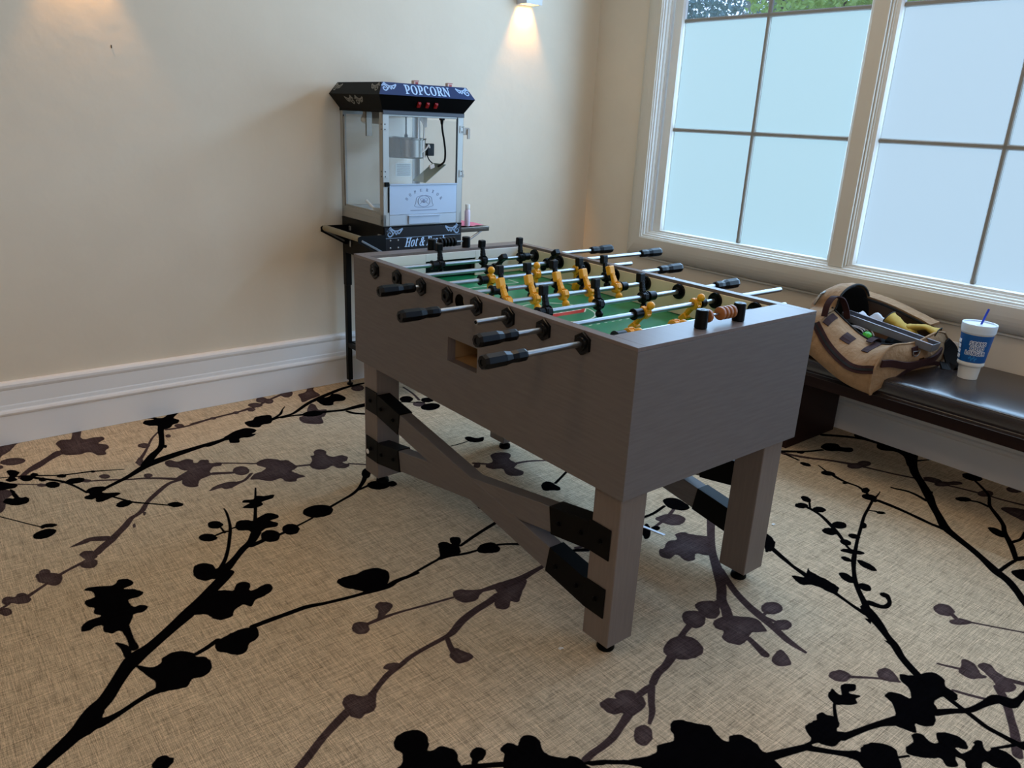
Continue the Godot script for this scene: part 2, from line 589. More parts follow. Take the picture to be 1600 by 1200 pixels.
func _twig(c: Color, a: Array) -> void:
	var p := []
	for k in range(0, a.size(), 3):
		p.append(Vector3(a[k], a[k + 1], a[k + 2]))
	if p.size() > 2:
		p = curve(p, 4)
	for i in p.size():
		var r: float = maxf(p[i].z, 0.0018)
		var ring := []
		for k in 10:
			ring.append(_cp(p[i].x + r * cos(TAU * k / 10.0), p[i].y + r * sin(TAU * k / 10.0)))
		_span(ring, c)
		if i + 1 < p.size():
			var d := Vector2(p[i + 1].x - p[i].x, p[i + 1].y - p[i].y)
			if d.length() < 1e-5:
				continue
			var nn := Vector2(-d.y, d.x).normalized()
			var r2: float = maxf(p[i + 1].z, 0.0018)
			_span([_cp(p[i].x + nn.x * r, p[i].y + nn.y * r), _cp(p[i + 1].x + nn.x * r2, p[i + 1].y + nn.y * r2), _cp(p[i + 1].x - nn.x * r2, p[i + 1].y - nn.y * r2), _cp(p[i].x - nn.x * r, p[i].y - nn.y * r)], c)

func weave() -> ImageTexture:
	var s := 1024
	var rng := RandomNumberGenerator.new()
	rng.seed = 77
	var row := PackedFloat32Array()
	var col := PackedFloat32Array()
	row.resize(s * s); col.resize(s * s)
	for j in s:
		var k := 0
		while k < s:
			var l := rng.randi_range(14, 90)
			var q := rng.randfn(0.0, 0.085)
			for x in range(k, mini(k + l, s)):
				row[j * s + x] = q
			k += l
		k = 0
		while k < s:
			var l := rng.randi_range(14, 90)
			var q := rng.randfn(0.0, 0.085)
			for x in range(k, mini(k + l, s)):
				col[x * s + j] = q
			k += l
	var by := PackedByteArray()
	by.resize(s * s)
	for i in s * s:
		by[i] = clampi(int(255.0 * (0.82 + row[i] + col[i] + rng.randf_range(-0.11, 0.11))), 0, 255)
	var im := Image.create_from_data(s, s, false, Image.FORMAT_L8, by)
	im.convert(Image.FORMAT_RGB8)
	return ImageTexture.create_from_image(im)

func carpet() -> void:
	ragged.seed = 4
	ragged.frequency = 0.05
	var tan := Color(0.92, 0.82, 0.69)
	var violet := Color(0.33, 0.265, 0.26)
	var black := Color(0.045, 0.043, 0.050)
	pic = Image.create(CW, CW, false, Image.FORMAT_RGB8)
	pic.fill(tan)
	branches(violet, black)
	pic.resize(2048, 2048, Image.INTERPOLATE_BILINEAR)
	var m := std(Color.WHITE, 0.95, 0.0, 0.0)
	m.albedo_texture = ImageTexture.create_from_image(pic)
	m.uv1_scale = Vector3(1.0 / CWX, 1.0 / CWZ, 1)
	m.uv1_offset = Vector3(-CX0 / CWX, -CZ0 / CWZ, 0)
	m.detail_enabled = true
	m.detail_albedo = weave()
	m.detail_blend_mode = BaseMaterial3D.BLEND_MODE_MUL
	m.detail_uv_layer = BaseMaterial3D.DETAIL_UV_2
	m.uv2_scale = Vector3(1.25, 1.25, 1)
	var b := MB.new()
	b.box(Vector3(-3.55, -0.1, 3.7), Vector3(7.5, 0.2, 8.0), 0.0)
	for p in b.v:
		b.t.append(Vector2(p.x, p.z))
	structure(obj("floor", b, m), "beige linen-look carpet with black and purple blossom branches", "carpet")
	pic = null

func window_wall() -> void:
	# window_1: three sashes side by side, each two panes wide and three high
	var wx := Transform3D(Basis(Vector3(0, 0, 1), Vector3(0, 1, 0), Vector3(-1, 0, 0)), Vector3.ZERO)
	window_unit("window_1", "wide white framed window of frosted panes above the bench", 0.53, 3, wx, true)
	window_unit("window_2", "added unseen second frosted window further along the bench wall", 5.40, 1, wx, false)  # added unseen window, built to bring in more light
	var wr := Transform3D(Basis(Vector3(-1, 0, 0), Vector3(0, 1, 0), Vector3(0, 0, -1)), Vector3(0, 0, 7.5))
	window_unit("window_3", "added unseen window in the wall behind the viewer", 2.98, 2, wr, false)  # unseen and added, for light from behind the camera

func window_unit(called: String, label: String, z0: float, count: int, xf: Transform3D, frosted: bool) -> void:
	var w := Node3D.new()
	w.name = called
	add_child(w)
	structure(w, label, "window")
	var pitch := 1.2085
	var z1 := z0 + 0.05 + count * pitch
	var yb := 0.765
	var yt := 2.585
	var r := Rect2(z0, yb, z1 - z0, yt - yb)
	var b := MB.new()
	var pr := [Vector2(0.132, 0.0), Vector2(0.132, 0.010), Vector2(0.128, 0.013), Vector2(0.122, 0.012), Vector2(0.118, 0.006)]
	for k in 9:
		var a := PI * 0.5 * k / 8.0
		pr.append(Vector2(0.024 + 0.094 * cos(a), 0.006 + 0.050 * sin(a)))
	pr.append(Vector2(0.0, 0.056))
	pr.append(Vector2(0.0, 0.050))
	b.frame(r, pr, xf)
	obj("casing", b, mats.casing, w)
	b = MB.new()
	var steps := [Vector2(0.0, 0.050), Vector2(-0.008, 0.048), Vector2(-0.010, 0.040), Vector2(-0.018, 0.040), Vector2(-0.020, 0.028), Vector2(-0.028, 0.026), Vector2(-0.030, 0.012), Vector2(-0.038, 0.010), Vector2(-0.040, -0.005)]
	b.frame(r, steps, xf)
	obj("frame", b, mats.sash, w)
	for k in range(1, count):
		var zc := z0 + 0.035 + k * pitch
		b = MB.new()
		b.box(xf * Vector3(zc, (yb + yt) * 0.5, 0.000), Vector3(0.075, yt - yb - 0.06, 0.056) if absf(xf.basis.x.x) > 0.5 else Vector3(0.056, yt - yb - 0.06, 0.075), 0.002)
		for s in [-1.0, 1.0]:
			for q in [[0.043, 0.018], [0.051, 0.008]]:
				b.box(xf * Vector3(zc + s * q[0], (yb + yt) * 0.5, -0.01), Vector3(0.008, yt - yb - 0.08, 0.02 + 2.0 * q[1]) if absf(xf.basis.x.x) > 0.5 else Vector3(0.02 + 2.0 * q[1], yt - yb - 0.08, 0.008), 0.002)
		obj("mullion", b, mats.casing, w)
	for k in count:
		var g0 := z0 + 0.114 + k * pitch
		var g1 := g0 + 1.061
		var rows := [0.819, 1.387, 1.953, 2.535]
		b = MB.new()
		b.frame(Rect2(g0, rows[0], g1 - g0, rows[3] - rows[0]), [Vector2(0.07, -0.008), Vector2(0.062, 0.000), Vector2(0.008, 0.000), Vector2(0.0, -0.012), Vector2(0.0, -0.030)], xf, 1.0, 0.5)
		obj("sash", b, mats.sash, w)
		b = MB.new()
		for j in [1, 2]:
			b.box(xf * Vector3((g0 + g1) * 0.5, rows[j], -0.022), _dim(xf, g1 - g0, 0.022, 0.020), 0.005)
		b.box(xf * Vector3((g0 + g1) * 0.5, (rows[0] + rows[3]) * 0.5, -0.0225), _dim(xf, 0.022, rows[3] - rows[0], 0.021), 0.005)
		obj("muntin", b, mats.muntin, w)
		for i in 2:
			for j in 3:
				var za := lerpf(g0, g1, i * 0.5)
				var zb := lerpf(g0, g1, i * 0.5 + 0.5)
				b = MB.new()
				b.box(xf * Vector3((za + zb) * 0.5, (rows[j] + rows[j + 1]) * 0.5, -0.033), _dim(xf, zb - za, rows[j + 1] - rows[j], 0.005), 0.0)
				if j == 2:
					obj("pane", b, mats.glass, w).set_meta("label", "clear window pane in the top row")
				else:
					var c: Color = [Color(0.685, 0.85, 0.925), Color(0.70, 0.825, 0.92), Color(0.70, 0.82, 0.93)][mini(k, 2)]
					if not frosted:
						c = Color(0.70, 0.82, 0.93)
					var m := std(Color(0.42, 0.46, 0.50), 0.55)
					m.emission_enabled = true
					m.emission = c
					m.emission_energy_multiplier = 0.78
					obj("pane", b, m, w).set_meta("label", "frosted window pane glowing with daylight")
					if frosted and k < 2:
						var l := AreaLight3D.new()
						l.name = "pane_light"
						l.area_size = Vector2(zb - za - 0.03, rows[j + 1] - rows[j] - 0.03)
						l.area_normalize_energy = false
						l.area_range = 20.0
						l.light_color = Color(0.68, 0.84, 1.0)
						l.light_energy = 1.4
						l.shadow_enabled = true
						l.transform = Transform3D(Basis.looking_at(xf.basis.z, Vector3.UP), xf * Vector3((za + zb) * 0.5, (rows[j] + rows[j + 1]) * 0.5, -0.028))
						w.add_child(l, true)

func _dim(xf: Transform3D, along: float, high: float, deep: float) -> Vector3:
	return Vector3(along, high, deep) if absf(xf.basis.x.x) > 0.5 else Vector3(deep, high, along)

func outdoors() -> void:
	var b := MB.new()
	b.box(Vector3(12.2, -0.35, -2), Vector3(24, 0.3, 40), 0.0)
	structure(obj("ground", b, textured(Color(0.36, 0.40, 0.24), noise_tex(0.05, 4, Color(0.6, 0.6, 0.6), Color.WHITE), Vector3(0.6, 0.6, 0.6), 0.95)), "grassy ground outside the window", "ground")
	var rng := RandomNumberGenerator.new()
	rng.seed = 21
	var spots := [[6.4, -5.2, 4.6, Color(0.50, 0.57, 0.52), "grey green bushy tree outside, furthest left through the top panes"], [9.4, -4.0, 5.4, Color(0.62, 0.58, 0.50), "brownish sparse tree outside the top panes, between two green ones"], [6.0, -1.9, 4.3, Color(0.66, 0.72, 0.36), "yellow green leafy tree outside, right of the brownish one"], [8.8, -1.0, 4.9, Color(0.62, 0.67, 0.42), "olive green tree outside near the window mullion"], [12.6, -7.0, 7.0, Color(0.48, 0.56, 0.52), "tall blue green tree furthest off outside, behind the grey green one"], [13.0, -3.6, 6.6, Color(0.58, 0.62, 0.46), "tall pale tree furthest off outside, behind the yellow green one"]]
	for s in spots:
		var t := thing("garden_tree", s[4], "tree", Vector3(s[0], -0.2, s[1]), "trees outside the window")
		b = MB.new()
		b.tube([Vector3(0, 0, 0), Vector3(0.05, 0.8, 0.02), Vector3(-0.02, 1.7, 0.05), Vector3(0.03, s[2] * 0.75, 0)], 0.11, 8, 0.03)
		for k in 7:
			var a := TAU * k / 7.0
			var y0 := 1.2 + k * 0.25
			b.tube([Vector3(0, y0, 0), Vector3(cos(a) * 0.5, y0 + 0.4, sin(a) * 0.5), Vector3(cos(a) * 0.95, y0 + 1.0, sin(a) * 0.95)], 0.035, 5, 0.01)
		obj("trunk", b, std(Color(0.28, 0.22, 0.17), 0.9), t)
		b = MB.new()
		for k in 10000:
			var d := Vector3(rng.randfn(), rng.randfn(), rng.randfn()).normalized() * pow(rng.randf(), 0.4)
			var c := Vector3(d.x * 0.28 * s[2], s[2] * 0.62 + d.y * s[2] * 0.40, d.z * 0.28 * s[2])
			var x := Vector3(rng.randfn(), rng.randfn(), rng.randfn()).normalized()
			var y := x.cross(Vector3(rng.randfn(), rng.randfn(), rng.randfn())).normalized()
			var l := rng.randf_range(0.07, 0.13)
			var nn := x.cross(y)
			b.quad(c, c + x * l * 0.5 + y * l * 0.28 + nn * l * 0.1, c + x * l, c + x * l * 0.5 - y * l * 0.28 + nn * l * 0.1, nn)
		var lm := std(s[3], 0.6)
		lm.backlight_enabled = true
		lm.backlight = s[3]
		lm.cull_mode = BaseMaterial3D.CULL_DISABLED
		obj("foliage", b, lm, t).set_meta("kind", "stuff")

func sconces() -> void:
	var house := std(Color(0.80, 0.81, 0.84), 0.4)
	var where := [[-0.599, "small square white wall lamp right of the popcorn machine, shining down"], [-2.86, "small square white wall lamp at the left end of the wall, shining down"]]
	for s in where:
		var t := thing("wall_lamp", s[1], "lamp", Vector3(s[0], 2.005, 0.0), "square wall lamps")
		var b := MB.new()
		for q in [[Vector3(-0.0555, 0.08, 0.044), Vector3(0.004, 0.16, 0.085)], [Vector3(0.0555, 0.08, 0.044), Vector3(0.004, 0.16, 0.085)], [Vector3(0, 0.08, 0.0845), Vector3(0.115, 0.16, 0.004)], [Vector3(0, 0.08, 0.003), Vector3(0.107, 0.16, 0.004)], [Vector3(0, 0.158, 0.044), Vector3(0.107, 0.004, 0.079)]]:
			b.box(q[0], q[1], 0.001)
		obj("housing", b, house, t)
		b = MB.new()
		b.box(Vector3(0, 0.012, 0.044), Vector3(0.106, 0.018, 0.076), 0.002)
		var m := std(Color(1.0, 0.93, 0.78), 0.5)
		m.emission_enabled = true
		m.emission = Color(1.0, 0.86, 0.52)
		m.emission_energy_multiplier = 1.6
		obj("lens", b, m, t)
		for k in 3:
			var l := SpotLight3D.new()
			l.name = "bulb_light"
			l.light_color = Color(1.0, 0.74, 0.42)
			l.light_energy = 0.15
			l.light_size = 0.012
			l.spot_angle = 38.0
			l.spot_angle_attenuation = 0.28
			l.spot_range = 6.0
			l.spot_attenuation = 2.0
			l.shadow_enabled = true
			l.transform = Transform3D(Basis.looking_at(Vector3(0, -1, -0.40), Vector3(0, 0, 1)), Vector3((k - 1) * 0.022, 0.012, 0.018))
			t.add_child(l, true)

const TX := -2.2967
const TZ := 2.5262
const TA := -0.0067
const TL := 1.3990
const TW := 0.7710
const TH := 0.914

func figure_mesh() -> ArrayMesh:
	var b := MB.new()
	# foot paddle, leaning back a little
	var lean := Basis(Vector3.RIGHT, 0.16)
	b.box(Vector3(0, -0.0625, 0.004), Vector3(0.0255, 0.031, 0.021), 0.003, lean)
	# shin: tapered and ribbed
	for k in 3:
		var y := -0.049 + k * 0.011
		b.box(Vector3(0, y + 0.004, 0), Vector3(0.0165 + k * 0.0015, 0.015, 0.0135 + k * 0.0012), 0.003)
	b.box(Vector3(0, -0.034, 0.0052), Vector3(0.005, 0.036, 0.009), 0.001)
	b.box(Vector3(0, -0.034, -0.0052), Vector3(0.004, 0.036, 0.005), 0.001)
	# hub clamped round the rod, with its two flanges
	b.cyl(Vector3(-0.0125, 0, 0), Vector3(0.0125, 0, 0), 0.0150, 0.0150, 20, 0.0015)
	for s in [-1.0, 1.0]:
		b.cyl(Vector3(s * 0.0085, 0, 0), Vector3(s * 0.0120, 0, 0), 0.0178, 0.0178, 20, 0.001)
	b.box(Vector3(0, 0.000, 0.0155), Vector3(0.016, 0.018, 0.006), 0.002)
	b.box(Vector3(0, 0.000, -0.0155), Vector3(0.016, 0.018, 0.006), 0.002)
	b.cyl(Vector3(0, 0.003, 0.018), Vector3(0, 0.003, 0.0198), 0.0030, 0.0030, 8)
	# shoulders, neck, head
	b.ball(Vector3(0, 0.0135, 0), Vector3(0.0135, 0.008, 0.010), 14, 8)
	b.cyl(Vector3(0, 0.016, 0), Vector3(0, 0.024, 0), 0.0065, 0.006, 12)
	b.ball(Vector3(0, 0.0315, 0), Vector3(0.0125, 0.0130, 0.0125), 16, 10)
	return b.mesh()

func hexagon(b: MB, at: Vector3, along: Vector3, r: float, th: float) -> void:
	b.cyl(at, at + along * th, r, r * 0.96, 6)
	b.lathe([Vector2(r * 0.62, 0), Vector2(r * 0.56, 0.006), Vector2(0.0085, 0.006), Vector2(0.0082, 0.001), Vector2(0, 0.001)], 20, Transform3D(Basis(Vector3(0, 0, 1), along, Vector3(0, 0, 1).cross(along)), at + along * th))

func foosball() -> void:
	var t := thing("foosball_table", "long grey oak foosball table on square legs with black steel cross braces", "foosball table", Vector3(TX, 0, TZ))
	t.rotation.y = TA
	var b: MB
	# cabinet sides: the near one has a ball return slot and a round serving hole
	for s in [0, 1]:
		var c := CSGBox3D.new()
		c.name = "side_panel" if s == 0 else "side_panel_001"
		c.size = Vector3(0.030, 0.392, TL)
		c.position = Vector3(0.015 if s == 0 else TW - 0.015, 0.512 + 0.196, -TL * 0.5)
		c.material = mats.board
		t.add_child(c, true)
		var slot := CSGBox3D.new()
		slot.name = "slot_cut"
		slot.operation = CSGShape3D.OPERATION_SUBTRACTION
		slot.size = Vector3(0.05, 0.078, 0.157)
		slot.position = Vector3(0, 0.711 - 0.708, TL * 0.5 - 0.7045)
		slot.material = mats.rail
		c.add_child(slot)
		var hole := CSGCylinder3D.new()
		hole.name = "hole_cut"
		hole.operation = CSGShape3D.OPERATION_SUBTRACTION
		hole.radius = 0.024
		hole.height = 0.06
		hole.sides = 24
		hole.rotation.z = PI / 2
		hole.position = Vector3(0, 0.874 - 0.708, TL * 0.5 - 0.724)
		hole.material = mats.black_plastic
		c.add_child(hole)
	for s in [0, 1]:
		b = MB.new()
		b.box(Vector3(TW * 0.5, 0.708, -0.0147 if s == 0 else -TL + 0.0147), Vector3(TW - 0.0006, 0.3916, 0.0310), 0.0006)
		obj("end_panel", b, mats.board, t)
		b = MB.new()
		b.box(Vector3(0.015 if s == 0 else TW - 0.015, 0.909, -TL * 0.5), Vector3(0.030, 0.010, TL), 0.0006)
		obj("side_rail", b, mats.rail, t)
		b = MB.new()
		b.box(Vector3(TW * 0.5, 0.909, -0.056 if s == 0 else -TL + 0.033), Vector3(TW - 0.060, 0.010, 0.112 if s == 0 else 0.066), 0.0006)
		obj("end_rail", b, mats.rail, t)
	# ball return tray behind the slots
	b = MB.new()
	b.box(Vector3(0.100, 0.668, -0.7045), Vector3(0.14, 0.006, 0.19), 0.001)
	b.box(Vector3(0.170, 0.713, -0.7045), Vector3(0.006, 0.096, 0.19), 0.001)
	for s in [-1.0, 1.0]:
		b.box(Vector3(0.100, 0.713, -0.7045 + s * 0.093), Vector3(0.14, 0.096, 0.006), 0.001)
	b.box(Vector3(0.100, 0.760, -0.7045), Vector3(0.14, 0.006, 0.19), 0.001)
	obj("ball_return", b, std(Color(0.70, 0.57, 0.41), 0.6), t)
	b = MB.new()
	b.box(Vector3(TW * 0.5, 0.516, -TL * 0.5), Vector3(TW - 0.062, 0.008, TL - 0.062), 0.0)
	obj("cabinet_bottom", b, std(Color(0.30, 0.27, 0.26), 0.8), t)
	# playfield and its cream walls
	b = MB.new()
	b.box(Vector3(TW * 0.5, 0.796, -TL * 0.5), Vector3(TW - 0.062, 0.010, TL - 0.064), 0.0)
	for p in b.v:
		b.t.append(Vector2((p.x - 0.031) / (TW - 0.062), (-p.z - 0.032) / (TL - 0.064)))
	obj("playfield", b, field_material(), t)
	for s in [0, 1]:
		b = MB.new()
		b.box(Vector3(0.0325 if s == 0 else TW - 0.0325, 0.853, -0.7225), Vector3(0.004, 0.101, 1.220), 0.001)
		obj("inner_wall", b, mats.cream, t)
	for s in [0, 1]:
		var z := -0.112 if s == 0 else -1.333
		b = MB.new()
		for q in [[0.035, 0.268], [0.503, 0.736]]:
			b.box(Vector3((q[0] + q[1]) * 0.5, 0.853, z), Vector3(q[1] - q[0], 0.101, 0.006), 0.001)
		b.box(Vector3(0.3855, 0.889, z), Vector3(0.235, 0.029, 0.006), 0.001)
		obj("goal_wall", b, mats.white_plastic, t)
		b = MB.new()
		var zz := z + (0.035 if s == 0 else -0.025)
		b.box(Vector3(0.3855, 0.838, zz), Vector3(0.235, 0.070, 0.006), 0.001)
		b.box(Vector3(0.3855, 0.876, lerpf(z, zz, 0.5)), Vector3(0.235, 0.004, absf(zz - z)), 0.001)
		obj("goal_pocket", b, mats.black_plastic, t)
	b = MB.new()
	b.box(Vector3(0.118, 0.842, -1.3285), Vector3(0.034, 0.030, 0.003), 0.0005)
	obj("corner_sticker", b, std(Color(0.10, 0.42, 0.55), 0.4), t)
	# bearings, outside and in
	for k in 8:
		var z := -(0.182 + 0.151 * k)
		b = MB.new()
		hexagon(b, Vector3(0.0, 0.880, z), Vector3(-1, 0, 0), 0.031, 0.007)
		obj("bearing", b, mats.black_plastic, t)
		b = MB.new()
		hexagon(b, Vector3(TW, 0.880, z), Vector3(1, 0, 0), 0.031, 0.007)
		obj("bearing", b, mats.black_plastic, t)
		for s in [0, 1]:
			b = MB.new()
			var x := 0.0345 if s == 0 else TW - 0.0345
			var d := Vector3(1, 0, 0) if s == 0 else Vector3(-1, 0, 0)
			b.cyl(Vector3(x, 0.880, z), Vector3(x, 0.880, z) + d * 0.006, 0.0265, 0.0255, 24)
			b.cyl(Vector3(x, 0.880, z) + d * 0.006, Vector3(x, 0.880, z) + d * 0.012, 0.016, 0.015, 18)
			obj("inner_bearing", b, mats.black_plastic, t)
	# legs, feet
	for q in [[0.0715, 0.070], [0.6985, 0.070], [0.0715, 1.330], [0.6985, 1.330]]:
		b = MB.new()
		b.box(Vector3(q[0], 0.2785, -q[1]), Vector3(0.098, 0.467, 0.098), 0.002)
		var leg := obj("leg", b, mats.post, t)
		b = MB.new()
		b.lathe([Vector2(0, 0), Vector2(0.024, 0), Vector2(0.026, 0.004), Vector2(0.024, 0.016), Vector2(0.012, 0.020), Vector2(0.010, 0.046), Vector2(0, 0.046)], 20, Transform3D(Basis.IDENTITY, Vector3(q[0], 0, -q[1])))
		obj("levelling_foot", b, mats.black_gloss, leg)
	# cross braces with bolted steel sleeves on each long side
	for s in [0, 1]:
		var x := 0.0475 if s == 0 else TW - 0.0475
		var face := -1.0 if s == 0 else 1.0
		for k in 2:
			var ya := 0.355 if k == 0 else 0.155
			var yb2 := 0.172 if k == 0 else 0.352
			var A := Vector3(x, ya, -1.281)
			var B := Vector3(x, yb2, -0.119)
			b = MB.new()
			var d := (B - A).normalized()
			var up := d.cross(Vector3.RIGHT).normalized()
			if up.y < 0:
				up = -up
			var bs := Basis(Vector3.RIGHT, up, Vector3.RIGHT.cross(up))
			b.box((A + B) * 0.5, Vector3(0.050 if k == 0 else 0.046, 0.080, A.distance_to(B) - 0.02), 0.002, bs)
			obj("brace", b, mats.board, t)
			for e in [0, 1]:
				b = MB.new()
				var at := A if e == 0 else B
				var dir := d if e == 0 else -d
				b.box(at + dir * 0.082, Vector3(0.056, 0.086, 0.164), 0.0015, bs)
				var lz := -1.364 if e == 0 else -0.045
				var iz := -1.275 if e == 0 else -0.125
				var yo := at.y
				b.box(Vector3(x + face * 0.0272, yo + 0.004, (lz + iz) * 0.5), Vector3(0.0035, 0.092, absf(lz - iz)), 0.001)
				var plate := obj("brace_bracket", b, mats.black_steel, t)
				var pts := [Vector3(x + face * 0.029, yo + 0.004, lerpf(lz, iz, 0.42)), at + dir * 0.035 + Vector3(face * 0.028, 0, 0), at + dir * 0.125 + Vector3(face * 0.028, 0, 0)]
				for p in pts:
					b = MB.new()
					b.cyl(p, p + Vector3(face * 0.006, 0, 0), 0.0075, 0.0065, 12)
					b.cyl(p + Vector3(face * 0.006, 0, 0), p + Vector3(face * 0.0075, 0, 0), 0.0035, 0.0035, 6)
					obj("bolt", b, mats.black_gloss, plate)
	b = MB.new()
	b.cyl(Vector3(0.0185, 0.138, -1.352), Vector3(0.0170, 0.138, -1.352), 0.010, 0.010, 16)
	obj("round_sticker", b, mats.white_plastic, t)
	# score counters on the end rails
	for s in [0, 1]:
		var z := -0.046 if s == 0 else -1.354
		var ph := 0.050 if s == 0 else 0.042
		var sc := Node3D.new()
		sc.name = numbered("score_counter", t)
		t.add_child(sc)
		for x in ([0.288, 0.450] if s == 0 else [0.310, 0.472]):
			b = MB.new()
			b.cyl(Vector3(x, TH, z), Vector3(x, TH + ph, z), 0.0170, 0.0165, 20, 0.002)
			b.cyl(Vector3(x, TH + ph - 0.0002, z), Vector3(x, TH + ph + 0.0006, z), 0.005, 0.005, 10)
			obj("counter_post", b, mats.black_plastic, sc)
		b = MB.new()
		b.cyl(Vector3(0.288 + s * 0.022, TH + ph * 0.6, z), Vector3(0.450 + s * 0.022, TH + ph * 0.6, z), 0.0032, 0.0032, 10)
		obj("counter_rod", b, mats.chrome, sc)
		var xs := [0.312, 0.366, 0.382, 0.398, 0.414] if s == 0 else [0.348, 0.364, 0.380, 0.396, 0.412]
		for x in xs:
			b = MB.new()
			b.lathe([Vector2(0, -0.0075), Vector2(0.012, -0.0075), Vector2(0.0175, -0.004), Vector2(0.018, 0), Vector2(0.0175, 0.004), Vector2(0.012, 0.0075), Vector2(0, 0.0075)], 20, Transform3D(Basis(Vector3(0, 0, 1), Vector3(1, 0, 0), Vector3(0, 1, 0)), Vector3(x, TH + ph * 0.6, z)))
			obj("bead", b, mats.bead if s == 0 else mats.black_plastic, sc)
	rods()

func field_material() -> StandardMaterial3D:
	var w := 512
	var h := 1024
	var im := Image.create(w, h, false, Image.FORMAT_RGB8)
	im.fill(Color(0.10, 0.53, 0.35))
	var wh := Color(0.92, 0.93, 0.88)
	var X := func(x: float) -> int: return int((x - 0.031) / (TW - 0.062) * w)
	var Y := func(l: float) -> int: return int((l - 0.032) / (TL - 0.064) * h)
	var line := func(x0: float, l0: float, x1: float, l1: float) -> void:
		im.fill_rect(Rect2i(X.call(x0), Y.call(l0), maxi(4, X.call(x1) - X.call(x0)), maxi(4, Y.call(l1) - Y.call(l0))), wh)
	var mid := 0.705
	line.call(0.04, mid - 0.002, 0.73, mid + 0.002)
	for s in [-1.0, 1.0]:
		var e: float = mid + s * 0.628
		var q: float = mid + s * 0.441
		line.call(0.190, minf(e, q), 0.195, maxf(e, q))
		line.call(0.576, minf(e, q), 0.581, maxf(e, q))
		line.call(0.190, q - 0.0025, 0.581, q + 0.0025)
		for k in 12:
			line.call(0.190 + k * 0.034, mid + s * 0.182 - 0.003, 0.204 + k * 0.034, mid + s * 0.182 + 0.003)
	var ctr := Vector2(0.3855, mid)
	for k in 700:
		var a := TAU * k / 700.0
		im.fill_rect(Rect2i(X.call(ctr.x + 0.13 * cos(a)), Y.call(ctr.y + 0.13 * sin(a)), 4, 4), wh)
		for s in [-1.0, 1.0]:
			var p := Vector2(0.3855 + 0.09 * cos(a), mid + s * 0.441 - s * absf(0.10 * sin(a)))
			im.fill_rect(Rect2i(X.call(p.x), Y.call(p.y), 3, 3), wh)
	# a red winged emblem with a white band of black marks across the centre
	for k in 70:
		var u := k / 69.0
		var l := mid + 0.045 - u * 0.090
		var half := 0.135 - absf(u - 0.5) * 0.10
		im.fill_rect(Rect2i(X.call(ctr.x - half - 0.006), Y.call(l), X.call(ctr.x + half + 0.006) - X.call(ctr.x - half - 0.006), 2), wh)
		im.fill_rect(Rect2i(X.call(ctr.x - half), Y.call(l), X.call(ctr.x + half) - X.call(ctr.x - half), 2), Color(0.78, 0.16, 0.14))
	for k in 24:
		var u := k / 23.0
		im.fill_rect(Rect2i(X.call(ctr.x - 0.105), Y.call(mid - 0.014 + u * 0.028), X.call(ctr.x + 0.105) - X.call(ctr.x - 0.105), 2), wh)
	for k in 7:
		var x := ctr.x - 0.092 + k * 0.028
		im.fill_rect(Rect2i(X.call(x), Y.call(mid - 0.009), 4, 14), Color(0.05, 0.05, 0.05))
		im.fill_rect(Rect2i(X.call(x), Y.call(mid - 0.009), 12, 4), Color(0.05, 0.05, 0.05))
		im.fill_rect(Rect2i(X.call(x) + 9, Y.call(mid - 0.006), 4, 12), Color(0.05, 0.05, 0.05))
	var m := std(Color.WHITE, 0.35)
	m.albedo_texture = ImageTexture.create_from_image(im)
	return m

